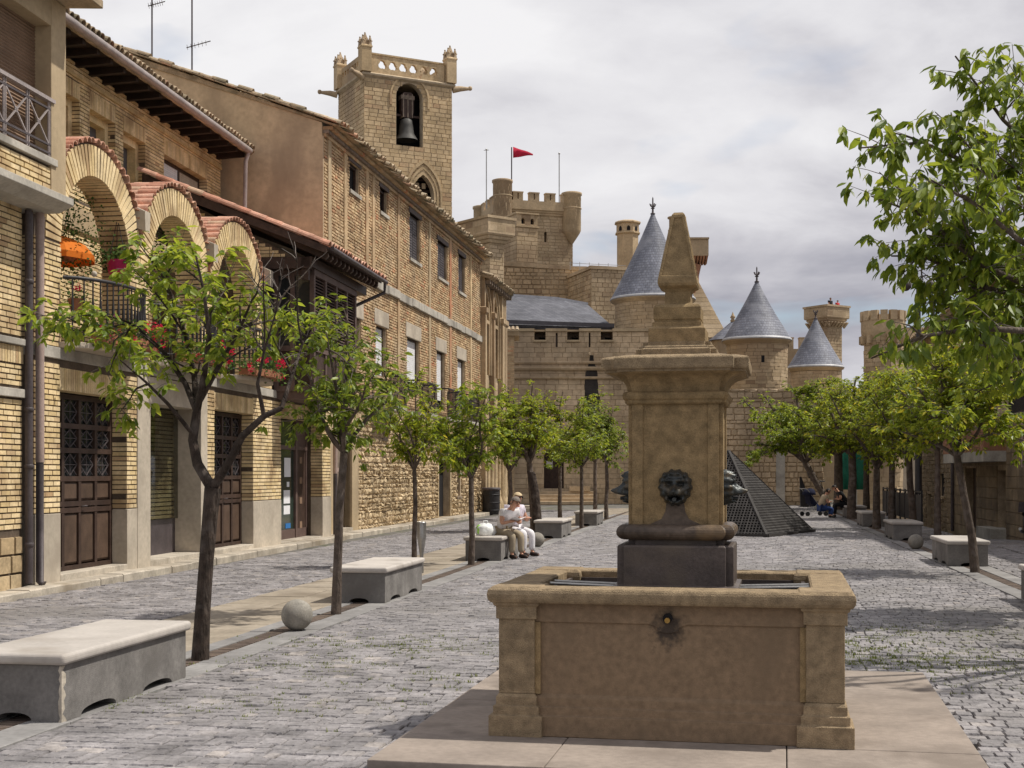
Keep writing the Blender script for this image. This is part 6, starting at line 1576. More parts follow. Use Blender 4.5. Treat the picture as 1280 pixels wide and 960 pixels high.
def round_tower(px, d, rpx, cone_px, z_eave_py, apex_py, fin_py, label, slit_list=(), seed=1, parts=120, base_rough=True):
    x, y = cp(px, d); t = empty('round_tower', (x, y, 0), YAW, label, 'tower', 'round castle towers with slate cones')
    rad = rpx*d/FPX; ze = hz(z_eave_py, d-rad); za = hz(apex_py, d); rc_ = cone_px*d/FPX; zf = hz(fin_py, d)
    mb = MB(); mb.lathe([(rad-.05,0),(rad-.05,ze)], 48); mb.build('drum', m_castle_m, t)
    a0 = -math.pi; LL = math.pi*rad
    hl_ = [(rad*(a_-a0)-.09, rad*(a_-a0)+.09, hz(q1,d), hz(q0,d)) for a_, q0, q1 in slit_list]
    R1 = course_rects(0, LL, 0, ze*.5, .27, .42, .02, hl_, lj=.45, cj=.35); R2 = course_rects(0, LL, ze*.5, ze-.15, .22, .55, .008, hl_, lj=.3, cj=.15)
    lay(t, 'ashlar', R2, m_castle, 0, .06, .006, .01, parts=parts, near=lambda u, z: abs(u-LL/2)*.4 - z, curve=(rad, a0), seed=seed)
    lay(t, 'rough_stone', R1, m_wallstone, 0, .06, .03, .06, parts=0, curve=(rad, a0), seed=seed+1)
    for a_, q0, q1 in slit_list:
        mb = MB(); mb.box(-.1,.1,-.02,.02,hz(q1,d),hz(q0,d)); o = mb.build('slit', m_black, t); o.location = ((rad-.03)*math.cos(a_), (rad-.03)*math.sin(a_), 0); o.rotation_euler = (0,0,a_+math.pi/2)
    mb = MB(); mb.lathe([(rad+.0,ze-.15),(rad+.08,ze-.1),(rad+.10,ze-.02),(rc_,ze+.02),(rc_,ze+.1)], 48, cap=False); mb.build('cornice', m_castle, t)
    mb = MB(); mb.lathe([(rc_+.03,ze+.1),(rc_+.05,ze+.13),(rc_+.03,ze+.2),(rc_-.04,ze+.26)], 64, cap=False); mb.build('lead_edge', m_lead, t)
    mb = MB(); H_ = za-ze-.2
    mb.lathe([(rc_*(1-q)+ .10*q - .10*math.sin(q*math.pi)*rc_*.35, ze+.2+H_*q) for q in np.linspace(0,1,16)], 64, cap=False); mb.build('cone_roof', m_slate, t)
    mb = MB(); mb.lathe([(.16,za-.35),(.11,za-.02),(.16,za+.03),(.07,za+.1),(.05,za+.3),(.13,za+.36),(.05,za+.42),(.04,zf-.1),(.005,zf)], 14); 
    for k in range(4): a_ = k*math.pi/2+.4; mb.tube([(0,0,za+.42),(.14*math.cos(a_),.14*math.sin(a_),za+.48),(.2*math.cos(a_),.2*math.sin(a_),za+.62)], .035, 6)
    mb.build('finial', m_pipe_dark, t)
    return t
round_tower(816, 80, 47, 52.5, 372, 268, 246, 'round castle tower with tall slate cone rising behind the obelisk', [(-1.5,396,412)], 91)
round_tower(946, 82, 37.5, 42.5, 425, 353, 333, 'round castle tower with slate cone and narrow slit above the trees', [(-1.55,446,458)], 93)
round_tower(1019.5, 96, 30.5, 34.5, 460, 399, 388, 'smaller round castle tower with slate cone before the watch tower', [(-1.70,478,484)], 95, parts=60)
# small dark cone behind
x, y = cp(916, 96); t = empty('turret_roof', (x,y,0), 0, 'small dark slate turret roof with stone ball finial half hidden behind a cone', 'turret'); mb = MB(); mb.lathe([(1.5,hz(424,96)),(1.5,hz(426,96)-12)], 24); mb.build('drum', m_castle_m, t)
mb = MB(); mb.lathe([(1.7,hz(426,96)),(1.6,hz(424,96)),(.1,hz(402,96))], 32); mb.build('cone_roof', m_slate, t); mb = MB(); mb.lathe([(.1,0),(.2,.1),(.1,.25),(.2,.35),(.1,.5),(.01,.75)], 10, (0,0,hz(403,96))); mb.build('finial', m_castle, t)
# square corbelled tower at left
def corbel_tower(px0, pxc, px1, d, zt_py, corb_py, label, m, mj, seed, ang, corb=.3, name='castle_tower', zb=0):
    x, y = cp(pxc, d); t = empty(name, (x,y,0), YAW+ang, label, 'tower')
    f = Frame((x,y),(x+math.cos(YAW+ang), y+math.sin(YAW+ang))); w = f.u(px1); g_ = Frame((x,y),(x-math.sin(YAW+ang), y+math.cos(YAW+ang)))
    dep = g_.u(px0); zt__ = hz(zt_py,d); zc_ = hz(corb_py,d)
    stone_box(t, w, dep, zb, zc_, m, mj, .6, .26, 0, (), seed)
    for j in range(3):
        o = corb*(j+1)/3; mb = MB(); z = zc_ + j*.22; mb.loft([[(-o+.06,-o+.06,z),(w+o-.06,-o+.06,z),(w+o-.06,dep+o-.06,z),(-o+.06,dep+o-.06,z)],[(-o,-o,z+.1),(w+o,-o,z+.1),(w+o,dep+o,z+.1),(-o,dep+o,z+.1)],[(-o,-o,z+.22),(w+o,-o,z+.22),(w+o,dep+o,z+.22),(-o,dep+o,z+.22)]]); mb.build('corbel_course', m, t)
    z = zc_+.66; mb = MB(); mb.box(-corb,w+corb,-corb,-corb+.3,z,zt__); mb.box(-corb,w+corb,dep+corb-.3,dep+corb,z,zt__); mb.box(-corb,-corb+.3,-corb+.3,dep+corb-.3,z,zt__); mb.box(w+corb-.3,w+corb,-corb+.3,dep+corb-.3,z,zt__); mb.build('parapet_core', mj, t)
    mb = MB(); mb.box(-corb+.3,w+corb-.3,-corb+.3,dep+corb-.3,z-.2,z); mb.build('deck', mj, t)
    for (loc, rz_, LL) in (((-corb,-corb-.0,0),0,w+2*corb), ((-corb,dep+corb,0),R(-90),dep+2*corb)):
        e2 = empty('parapet_face', loc, rz_); e2.parent = t; lay(e2, 'ashlar', course_rects(0,LL,z,zt__-.1,.36,.8,.015,lj=.3,cj=.1), m, 0, .03, .01, .02, parts=0, seed=seed+7)
    mb = MB(); a_, b_ = -corb-.08, .4
    mb.box(a_,w-a_,a_,a_+b_,zt__-.1,zt__+.06); mb.box(a_,w-a_,dep-a_-b_,dep-a_,zt__-.1,zt__+.06); mb.box(a_,a_+b_,a_+b_,dep-a_-b_,zt__-.1,zt__+.06); mb.box(w-a_-b_,w-a_,a_+b_,dep-a_-b_,zt__-.1,zt__+.06); mb.build('coping', m, t)
    t['deck_z'] = z
    return t, w, dep
corbel_tower(582, 612, 630, 86, 272, 303, 'plain square castle tower with corbelled top beside the bell tower', m_castle, m_castle_m, 101, R(38), .5)
# upper wall under the keep
d = 96; UWL = cast('castle_wall', 624, d, 'high patched castle wall under the keep', 'castle wall', R(6)); w = wpx(624, 733, d)
lay(UWL, 'ashlar', course_rects(0, w*1.02, 2, hz(333,d), .34, .45, .05, [(w*.03,w*.07,hz(372,d),hz(356,d))], lj=.45, cj=.3), m_castle, 0, .06, .03, .05, parts=100, near=lambda u, z: -z, seed=103, jit=.02)
mb = MB(); mb.box(0,w*1.02,.04,1.2,0,hz(331,d)); mb.build('wall_core', m_castle_m, UWL); mb = MB(); mb.prism([(0,hz(326,d)),(w*1.02,hz(333,d)),(w*1.02,hz(337,d)),(0,hz(332,d))], 'y', -.08, 1.25); mb.build('coping', m_castle_m, UWL)
mb = MB(); mb.box(w*.03,w*.07,.0,.05,hz(372,d),hz(356,d)); mb.build('dark_opening', m_black, UWL)
x, y = cp(739, 92); BAS = empty('castle_bastion', (x,y,0), YAW+R(17), 'square patched castle bastion with thin rails on top', 'tower'); w = wpx(739, 800, 92)
stone_box(BAS, w, 5.5, 2, hz(336,92), m_castle, m_castle_m, .45, .3, 80, (), 105)
mb = MB(); mb.box(-.08,w+.1,-.08,5.5,hz(336,92),hz(332,92)); mb.build('coping', m_castle, BAS)
mb = MB(); [mb.bar((u,2,hz(333,92)),(u,2,hz(322,92)),.03) for u in np.arange(-.8,w,.7)]; mb.bar((-.8,2,hz(324,92)),(w,2,hz(324,92)),.03); mb.bar((-.8,2,hz(328,92)),(w,2,hz(328,92)),.02); mb.build('rail', m_steel, BAS)
# keep
d = 112; (kx, ky) = cp(629, d); KA = R(16); KP = empty('castle_keep', (kx,ky,0), YAW+KA, 'square castle keep with crenellations and round corner turrets', 'tower')
FK = Frame((kx,ky),(kx+math.cos(YAW+KA), ky+math.sin(YAW+KA))); kw = FK.u(716); kz = hz(262, d); GKf = Frame((kx,ky),(kx-math.sin(YAW+KA), ky+math.cos(YAW+KA))); kd = GKf.u(604)
stone_box(KP, kw, kd, 4, kz, m_castle, m_castle_m, .6, .27, 150, [(FK.u(680.5),FK.u(683.5),hz(300,d),hz(287,d)),(FK.u(681),FK.u(684),hz(331,d),hz(327,d))], 107)
mb = MB(); mb.box(.6,kw-.6,.6,.7,10,kz-.5); mb.build('interior', m_black, KP)
for j in range(3): o = .12*(j+1); mb = MB(); z = kz-.3+j*.18; mb.box(-o,kw+o,-o,kd+o,z,z+.18); mb.build('corbel_course', m_castle, KP)
mb = MB(); z = kz+.24; o = .36; mb.box(-o,kw+o,-o,.1,z,z+.55); mb.box(-o,.1,.1,kd+o,z,z+.55); mb.box(kw-.1,kw+o,.1,kd+o,z,z+.55); mb.box(.1,kw-.1,kd-.1,kd+o,z,z+.55); mb.build('parapet', m_castle, KP)
merlons(KP, .75, kw-.7, -o, .1, z+.55, .62, .85, .55, m_castle, slot=True)
rot = empty('parapet_side', (0,0,0), R(90)); rot.parent = KP; merlons(rot, .7, kd-.5, -.1, o, z+.55, .62, .85, .55, m_castle)
for (x, y, zt2, zb2) in ((-.1,-.1,hz(226,d),hz(276,d)),(kw-.15,-.15,hz(237,d),hz(283,d)),(-.1,kd+.1,hz(240,d),hz(290,d)),(kw*.82,kd,hz(249,d),hz(270,d))):
    r_t = .72 if y > 1 else .78; tt = empty('corner_turret', (x,y,0)); tt.parent = KP
    mb = MB(); mb.lathe([(.10,zb2-1.2),(.40,zb2-.75),(.5,zb2-.6),(.66,zb2-.35),(r_t,zb2-.1),(r_t,zt2-.25),(r_t+.08,zt2-.18),(r_t+.08,zt2),(r_t-.1,zt2+.06)], 28); mb.build('drum', m_castle, tt)
    lay(tt, 'ashlar', course_rects(0, 2*math.pi*r_t*.7, zb2, zt2-.4, .34, .6, .015, lj=.2), m_castle, 0, .04, .01, .02, parts=0, curve=(r_t, -math.pi*1.2), seed=int(zt2*10))
    mb = MB(); mb.lathe([(r_t+.03,zt2-1.35),(r_t+.06,zt2-1.3),(r_t+.03,zt2-1.25)], 28, cap=False); mb.build('string', m_castle, tt)
# small arcaded bartizan before the keep
x, y = cp(646, 104); BZ = empty('watch_turret', (x,y,0), YAW+R(24), 'small square turret with little arched windows in front of the keep', 'turret'); w = wpx(646,674,106)
stone_box(BZ, w, 2.5, 6, hz(289,106), m_castle, m_castle_m, .7, .34, 0, (), 111)
mb = MB(); mb.box(-.1,w+.1,-.1,2.6,hz(289,106),hz(287,106)); mb.build('string', m_castle, BZ)
mb = MB(); wall(mb, 0, w, hz(287,106), hz(273,106), 0, .3, [('round',w*.3,.28,hz(285,106),hz(280,106)),('round',w*.75,.28,hz(285,106),hz(280,106))]); mb.box(0,w,.3,2.5,hz(287,106),hz(273,106)); mb.build('upper_stage', m_castle, BZ)
for q in (.3,.75): mb = MB(); mb.box(w*q-.14,w*q+.14,.25,.29,hz(285,106),hz(279,106)); mb.build('window', m_black, BZ)
mb = MB(); mb.box(-.1,w+.1,-.1,2.6,hz(273,106),hz(271,106)); mb.build('coping', m_castle, BZ)
# octagonal turret
x, y = cp(784.5, 100); OC = empty('octagonal_turret', (x,y,0), YAW, 'octagonal stone turret with small arched openings beside the first slate cone', 'turret'); rr = 15.5*100/FPX
oc = lambda r, z: [(r*math.cos(R(22.5)+k*math.pi/4), r*math.sin(R(22.5)+k*math.pi/4), z) for k in range(8)]
mb = MB(); mb.loft([oc(rr*.9,5), oc(rr*.9,hz(294,100)), oc(rr*1.05,hz(293,100)), oc(rr*1.05,hz(291.5,100)), oc(rr*.95,hz(291,100)), oc(rr*.95,hz(281,100)), oc(rr*1.1,hz(280,100)), oc(rr*1.1,hz(278.5,100)), oc(rr*.8,hz(276.5,100))]); mb.build('shaft', m_castle, OC)
for k in (4,5,6,7):
    a_ = R(45)*k + R(45); mb = MB(); mb.prism([(-.12,hz(290,100)),(.12,hz(290,100)),(.12,hz(286,100)),(0,hz(284,100)),(-.12,hz(286,100))], 'y', -.03, .03); o = mb.build('arched_opening', m_black, OC); q = rr*.95*math.cos(R(22.5))+.002; o.location = (q*math.cos(a_), q*math.sin(a_), 0); o.rotation_euler = (0,0,a_+math.pi/2)
# ruined tower with stone spire behind the obelisk
x, y = cp(868, 98); RT = empty('ruined_turret', (x,y,0), YAW, 'stone turret with eroded red corbels and a stepped stone spire', 'turret'); s = 98/FPX
mb = MB(); mb.box(-18*s,15.5*s,-.9,1,hz(322,98),hz(300.5,98)); mb.box(-18.6*s,16*s,-1,1.1,hz(301.5,98),hz(299.5,98)); mb.build('head', m_castle, RT)
for i in range(9): 
    mb = MB(); x_ = -17*s + i*33*s/9; z = hz(322,98); mb.loft([[(x_,-.9,z),(x_+.16,-.9,z),(x_+.16,.5,z),(x_,.5,z)],[(x_+.02,-.3-random.uniform(0,.3),z-.5),(x_+.14,-.3,z-.5),(x_+.14,.4,z-.5),(x_+.02,.4,z-.5)]]); mb.build('corbel', m_redbrick, RT)
mb = MB(); mb.tube([(-2*s,0,hz(331,98)),(-3*s,0,hz(345,98)),(-3*s,0,2)], [.62,.5,.5], 10, smooth=False); mb.build('shaft', m_redbrick, RT)
for z_, dx in ((hz(335,98),-.1),(hz(341,98),.05),(hz(347,98),-.05)): mb = MB(); mb.sphere((-2*s+dx,-.25,z_), .35, 8, 6, (1,1,.6)); mb.build('eroded_stone', m_redbrick, RT)
z0, z1 = hz(425,98), hz(350,98); n_ = 13
for i in range(n_):
    q0, q1 = i/n_, (i+1)/n_; h0, h1 = (37*(1-q0)+4*q0)*s, (37*(1-q1)+4*q1)*s; mb = MB(); mb.loft([sq(h0,z0+(z1-z0)*q0,cx=0,cy=.2), sq(h1+.02,z0+(z1-z0)*q1-.02,cx=0,cy=.2)]); mb.build('spire_course', m_castle, RT)
mb = MB(); mb.box(-35*s,35*s,-1.8,2.2,0,z0); mb.build('base', m_castle_m, RT); lay(RT, 'ashlar', course_rects(-35*s,35*s,2,z0,.36,.7,.015,lj=.3), m_castle, -1.8, .03, .01, .02, parts=0, seed=117)
x, y = cp(846, 104); CHM = empty('chimney_turret', (x,y,0), YAW, 'slender round stone turret just behind the obelisk tip', 'turret'); rr = 11*104/FPX
mb = MB(); mb.lathe([(rr*.9,4),(rr*.9,hz(290,104)),(rr*1.0,hz(289,104)),(rr*1.0,hz(287.5,104)),(rr*.88,hz(287,104)),(rr*.88,hz(274,104)),(rr*1.06,hz(273,104)),(rr*1.06,hz(271.5,104)),(.1,hz(269,104))], 24); mb.build('shaft', m_castle, CHM)
# crenellated wall between the cones, watch tower with two people
d = 100; CR = cast('crenellated_wall', 980, d, 'short crenellated castle wall between two slate cones', 'castle wall'); w = wpx(980,1030,d)
mb = MB(); mb.box(0,w,0,1,0,hz(436,d)); mb.build('wall_core', m_castle, CR); merlons(CR, -.1, w, 0, .5, hz(436,d), .75, .8, .45, m_castle, slot=True); lay(CR, 'ashlar', course_rects(0,w,3,hz(437,d),.36,.7,.015,lj=.3), m_castle, 0, .03, .01, .02, parts=0, seed=119)
WT, ww, wdp = corbel_tower(1014, 1034, 1052.5, 118, 382, 404, 'tall square watch tower with machicolations and two visitors on top', m_castle, m_castle_m, 121, R(33), .45, 'watch_tower')
for i in range(7): mb = MB(); u = -.3+i*(ww+.6)/6.5; z = hz(409,118); mb.prism([(0,z),(-.45,z+.42),(-.45,z+.5),(0,z+.5)], 'x', u, u+.22); mb.build('machicolation', m_castle, WT)
e2 = empty('side_face', (0,wdp,0), R(-90)); e2.parent = WT
for i in range(7): mb = MB(); u = -.3+i*(wdp+.6)/6.5; z = hz(409,118); mb.prism([(0,z),(-.45,z+.42),(-.45,z+.5),(0,z+.5)], 'x', u, u+.22); mb.build('machicolation', m_castle, e2)
# low castle wall behind the pyramid
d = 72; LW = cast('castle_wall', 880, d, 'rough low castle wall behind the skylight pyramid', 'castle wall'); w = wpx(880,1030,d); hh_ = hz(486,d)
mb = MB(); mb.box(0,w,.05,1.2,0,hh_); mb.build('wall_core', m_castle_m, LW)
lay(LW, 'rubble_stone', course_rects(0,w,0,hh_,.26,.4,.025,lj=.5,cj=.35), m_wallstone, 0, .07, .03, .08, parts=200, near=lambda u, z: z, jit=.025, seed=123)
mb = MB(); mb.box(wpx(880,970,d),wpx(880,981,d),-.05,.1,0,hz(545,d)); mb.build('grey_patch', m_concrete_d, LW)
# right-hand crenellated tower and its wing
x, y = cp(1104, 78); DT = empty('drum_tower', (x,y,0), YAW, 'broad crenellated round castle tower behind the right-hand trees', 'tower'); rad = 24*78/FPX
zc_ = hz(414,78); mb = MB(); mb.lathe([(rad-.04,0),(rad-.04,zc_)], 40); mb.build('drum', m_castle_m, DT)
lay(DT, 'ashlar', course_rects(0, math.pi*rad, 0, zc_-.2, .25, .55, .01, lj=.3, cj=.1), m_castle, 0, .05, .008, .015, parts=80, near=lambda u, z: -z, curve=(rad,-math.pi), seed=125)
mb = MB(); mb.lathe([(rad,zc_-.5),(rad+.12,zc_-.2),(rad+.14,zc_),(rad+.14,zc_+.55)], 40); mb.build('parapet', m_castle, DT)
for k in range(14):
    a_ = k*2*math.pi/14; mb = MB(); mb.box(-.2,.2,-.18,.12,zc_+.55,zc_+1.1); o = mb.build('merlon', m_castle, DT); o.location = (rad*math.cos(a_),rad*math.sin(a_),0); o.rotation_euler = (0,0,a_+math.pi/2)
    mb = MB(); mb.box(-.1,.1,-.25,.0,zc_-.75,zc_-.3); o = mb.build('corbel', m_castle, DT); o.location = (rad*math.cos(a_+.2),rad*math.sin(a_+.2),0); o.rotation_euler = (0,0,a_+.2+math.pi/2)
d = 80; WG = cast('castle_wing', 1106, d, 'grey stone castle wing with tall windows beside the crenellated round tower', 'building'); w = wpx(1106,1178,d)
mb = MB(); wall(mb, 0, w, 0, hz(430,d), .03, 1, [(w*.18,w*.3,hz(478,d),hz(455,d)),(w*.55,w*.68,hz(462,d),hz(441,d)),(w*.8,w*.9,hz(462,d),hz(441,d))]); mb.build('wall', m_concrete, WG)
mb = MB(); mb.box(.1,w-.1,.4,.5,3,hz(436,d)); mb.build('dark_openings', m_black, WG)
mb = MB(); mb.box(-.1,w+.1,-.12,1.1,hz(430,d),hz(427,d)); mb.build('cornice', m_concrete, WG); 
mb = MB(); mb.box(w*.12,w*.98,.5,1,hz(427,d),hz(408,d)); mb.build('attic', m_castle, WG)
# flag and masts on the keep
for px, top, lab in ((608,187,'thin flag mast without flag on the back turret of the keep'),(699,192,'bare flag mast on the right turret of the keep')):
    x, y = cp(px, 115); z0 = hz(246,115); p = empty('flag_mast', (x,y,z0), 0, lab, 'mast', 'masts on the keep'); mb = MB(); mb.tube([(0,0,-1),(0,0,hz(top,115)-z0)], .045, 8); mb.build('pole', m_steel, p)
    mb = MB(); mb.sphere((0,0,hz(top,115)-z0), .09, 8, 6); mb.build('truck', m_steel, p)
    if px == 608: mb = MB(); mb.bar((-.22,0,hz(top,115)-z0-.05),(.22,0,hz(top,115)-z0-.05),.04); mb.build('crossbar', m_steel, p)
x, y = cp(639.5, 113); z0 = hz(240,113); p = empty('flag', (x,y,z0), YAW, 'red pennant flying from a mast on the keep', 'flag'); zt2 = hz(184,113)-z0; mb = MB(); mb.tube([(0,0,-1),(0,0,zt2)], .05, 8); mb.build('pole', m_pipe_dark, p)
mb = MB(); nx, nz_ = 14, 7; Lf = 1.75; rings = []
for i in range(nx+1):
    t_ = i/nx; x_ = .12 + t_*Lf*.95; h0 = .92*(1-t_*.88); zc2 = zt2-.42 - t_*.18; yy = .18*math.sin(t_*7)*t_
    rings.append([(x_, yy+.008, zc2+h0/2),(x_, yy+.008+.05*math.sin(t_*9), zc2),(x_, yy+.008, zc2-h0/2),(x_, yy-.008, zc2-h0/2),(x_, yy-.008+.05*math.sin(t_*9), zc2),(x_, yy-.008, zc2+h0/2)])
mb.loft(rings, smooth=True); mb.build('pennant', m_flag, p)
# ------------------------------------------------------------------ right-hand side
F4 = Frame((9.0, 73.0), (9.0, 45.2)); L4 = F4.L
H4 = empty('stone_house', (9.0, 73.0, 0), F4.phi, 'shaded stone house with brick balcony and dark doorways down the lane', 'house')
def w4(x0, x1, y0, y1):
    a = F4.hit(x0, 600)[0]; b = F4.hit(x1, 600)[0]; xm = (x0+x1)/2; return (a, b, F4.hit(xm, y1)[1], F4.hit(xm, y0)[1])
win4 = [w4(1172,1180,592,620), w4(1207,1220,585,664), w4(1246,1257,588,662), w4(1158,1164,617,664)]
mb = MB(); wall(mb, 0, L4, -2, 8.4, .04, .6, win4 + [(4,5.2,5,6.8),(9,10.2,5,6.8),(14,15.2,5,6.8),(19,20.2,5,6.8)]); mb.build('wall', m_mortar2, H4)
sp_ = F4.u(1190)
lay(H4, 'rubble_stone', course_rects(0, sp_, -1.6, 4.2, .22, .38, .02, [(a-.05,b+.05,c,d+.05) for a,b,c,d in win4], lj=.4, cj=.25), m_shadestone, 0, .06, .03, .1, parts=120, near=lambda u, z: -u, jit=.02, seed=131)
lay(H4, 'ashlar', course_rects(sp_, L4, -1.2, 3.6, .4, .8, .015, [(a-.02,b+.02,c,d) for a,b,c,d in win4], lj=.25), m_shadestone, 0, .05, .006, .01, parts=60, near=lambda u, z: -u, seed=133)
lay(H4, 'brick', course_rects(0, L4, 4.3, 8.3, .085, .27, .014, [(4,5.2,5,6.8),(9,10.2,5,6.8),(14,15.2,5,6.8),(19,20.2,5,6.8)], lj=.1), m_brick2, 0, .05, .01, .04, parts=0, seed=134)
for a, b, c, d in win4[1:]: mb = MB(); mb.box(a,b,.3,.35,c,d); mb.build('door', m_wood, H4)
a, b, c, d = win4[0]; mb = MB(); mb.box(a,b,.2,.22,c,d); mb.build('window', m_black, H4); mb = MB(); mb.box(a-.1,b+.1,-.12,.1,c-.12,c); mb.build('sill', m_castle, H4)
for u in (4,9,14,19): mb = MB(); mb.box(u,u+1.2,.2,.25,5,6.8); mb.build('window', m_glass, H4)
bu0, bu1 = F4.u(1180,-.72), F4.u(1258); z0 = F4.hit(1240,577,-.3)[1]; z1 = F4.hit(1240,564,-.3)[1]
bl = empty('balcony', (0,0,0)); bl.parent = H4
mb = MB(); mb.box(bu0,bu1,-.75,.04,z0,z1); mb.build('balcony_slab', m_concrete_d, bl)
mb = MB(); mb.box(bu0,bu1,-.75,-.6,z1,z1+.75); mb.box(bu1-.15,bu1,-.6,.04,z1,z1+.75); mb.build('parapet', m_redbrick, bl); lay(bl, 'brick', course_rects(bu0,bu1,z1,z1+.74,.085,.27,.014,lj=.1), m_redbrick, -.75, .02, .008, .04, parts=60, near=lambda u, z: -u, seed=137)
for z in (z1+.85, z1+1.0): mb = MB(); mb.bar((bu0,-.68,z),(bu1,-.68,z),.035); mb.build('rail', m_iron, bl)
for px, m in ((1193.5,m_pipe_dark),(1265,m_pipe_pink)):
    u = F4.u(px) if px < 1260 else L4-.1; mb = MB(); mb.tube([(u,-.1,F4.hit(px,664)[1] if px < 1260 else 1.9),(u,-.1,8.2)], .07, 8); mb.build('drainpipe', m, H4)
mb = MB(); mb.box(F4.u(1238),F4.u(1258),-.5,.2,-.9,F4.hit(1250,660)[1]); mb.build('doorstep', m_concrete_d, H4)
mb = MB(); mb.prism([(-.6,8.3),(6,10.5),(6,10.3),(-.5,8.2)], 'x', -.2, L4); rf4 = mb.build('roof', m_tile_old, H4); tiles(rf4, TILE_O, roof_rows(0,L4,-.65,8.33,6,10.53,.22,random.Random(44),.4), m_tile_old, 60)
H5 = empty('salmon_house', (9.0, 45.15, 0), F4.phi, 'salmon rendered house with iron balcony at the picture edge', 'house'); L5 = 13
mb = MB(); wall(mb, -.001, L5, 6.6, 8.6, -.02, .5, [(1.2,2.3,7,8.2),(4.5,5.6,7,8.2)]); mb.build('upper_render', m_plaster_pale, H5)
mb = MB(); wall(mb, 0, L5, -1, 6.6, .0, .6, [(1.2,2.3,3.6,5.9),(4.5,5.6,3.6,5.9),(.9,1.9,.6,1.9),(1.2,2.3,7,9),(4.5,5.6,7,9),(3.4,4.6,-.6,2.0)]); mb.build('wall', m_salmon, H5)
lay(H5, 'rubble_stone', course_rects(0,L5,-1,2.9,.24,.4,.02,[(.85,1.95,.55,1.95),(3.3,4.7,-1,2.1)],lj=.4,cj=.2), m_shadestone, -.02, .05, .03, .1, parts=60, near=lambda u, z: u, jit=.02, seed=141)
for a, b, c, d in ((1.2,2.3,3.6,5.9),(4.5,5.6,3.6,5.9),(.9,1.9,.6,1.9),(1.2,2.3,7,8.2),(4.5,5.6,7,8.2)): mb = MB(); mb.box(a,b,.25,.3,c,d); mb.build('window', m_glass, H5)
mb = MB(); mb.box(3.4,4.6,.25,.3,-.6,2.0); mb.build('door', m_wood, H5)
mb = MB(); mb.box(.4,6.4,-.7,.0,3.35,3.5); mb.build('balcony_slab', m_concrete_d, H5)
for u in np.arange(.45,6.4,.14): mb = MB(); mb.bar((u,-.66,3.5),(u,-.66,4.5),.022); mb.build('baluster', m_iron, H5)
mb = MB(); mb.bar((.4,-.66,4.5),(6.4,-.66,4.5),.05); mb.build('handrail', m_iron, H5)
mb = MB(); mb.prism([(-.7,8.5),(6,10.7),(6,10.5),(-.6,8.4)], 'x', 0, L5); mb.build('roof', m_tile_old, H5); mb = MB(); mb.box(2.6,3.4,1.5,2.3,8.6,11.6); mb.build('chimney', m_plaster_pale, H5)
H6 = empty('low_stone_house', (9.2, 32.0, 0), F4.phi, 'low stone house that shades the lane, outside the picture edge', 'house'); L6 = 19
mb = MB(); wall(mb, 0, L6, -.2, 6.3, 0, .6, [(2,3.2,0,2.3),(6,7.2,1,2.4),(10,11.2,0,2.3),(2,3,3.6,5.2),(6,7,3.6,5.2),(10,11,3.6,5.2),(14,15,3.6,5.2)]); mb.box(0,L6,.6,7,-.2,6.2); mb.build('wall', m_shadestone, H6)
mb = MB(); mb.prism([(-.5,6.2),(5,8.0),(5,7.8),(-.4,6.1)], 'x', 0, L6); mb.build('roof', m_tile_old, H6)
for a, b, c, d in ((2,3.2,0,2.3),(10,11.2,0,2.3)): mb = MB(); mb.box(a,b,.3,.35,c,d); mb.build('door', m_wood, H6)
for a, b, c, d in ((6,7.2,1,2.4),(2,3,3.6,5.2),(6,7,3.6,5.2),(10,11,3.6,5.2),(14,15,3.6,5.2)): mb = MB(); mb.box(a,b,.3,.35,c,d); mb.build('window', m_glass, H6)
# iron fence above the sunken lane
FN = empty('iron_fence', (5.84, 45.8, 0), R(90), 'dark iron fence with solid panels along the drop to the lane', 'fence')
for i in range(9):
    mb = MB(); mb.bar((i*1.5,0,0),(i*1.5,0,1.15),.06); mb.build('post', m_iron, FN)
    if i < 8:
        mb = MB(); mb.box(i*1.5+.06,i*1.5+1.44,-.015,.015,.12,1.0); mb.build('panel', m_iron, FN)
        mb = MB(); mb.bar((i*1.5,0,1.1),(i*1.5+1.5,0,1.1),.05); mb.build('rail', m_iron, FN)
        for k in range(2): mb = MB(); u = i*1.5+.4+k*.6; mb.box(u,u+.12,-.03,-.016,.7,1.02); mb.build('badge', m_steel, FN)
x, y = cp(1048, 82); TP = empty('green_tarpaulin', (x,y,0), YAW, 'green tarpaulin sheet hung on poles behind the thick trunks', 'tarpaulin'); w = wpx(1048,1118,82)
rings = []
for i in range(25):
    t_ = i/24; rings.append([(t_*w, .10*math.sin(t_*26)+.05*math.sin(t_*61), z + .12*math.sin(t_*9)*(z > 3)) for z in (hz(612,82), hz(590,82), hz(570,82), hz(552,82))])
mb = MB(); mb.loft(rings, cap=False, smooth=True, closed=False); o = mb.build('sheet', m_net, TP); md = o.modifiers.new('thick','SOLIDIFY'); md.thickness = .01
for i in range(4): mb = MB(); mb.tube([(i*w/3,.18,-.5),(i*w/3,.18,hz(549,82))], .05, 8); mb.build('pole', m_steel, TP)
# low wall/building that closes the far end of the lane
d = 90; EW = cast('castle_outbuilding', 1024, d, 'stone outbuilding closing the far end of the square behind the tarpaulin', 'building'); w = wpx(1024,1200,d)
mb = MB(); mb.box(0,w,0,3,-2,hz(505,d)); mb.build('wall', m_castle_m, EW); lay(EW, 'ashlar', course_rects(0,w,-2,hz(505,d),.36,.7,.015,lj=.35,cj=.2), m_castle, 0, .04, .012, .03, parts=0, seed=151)
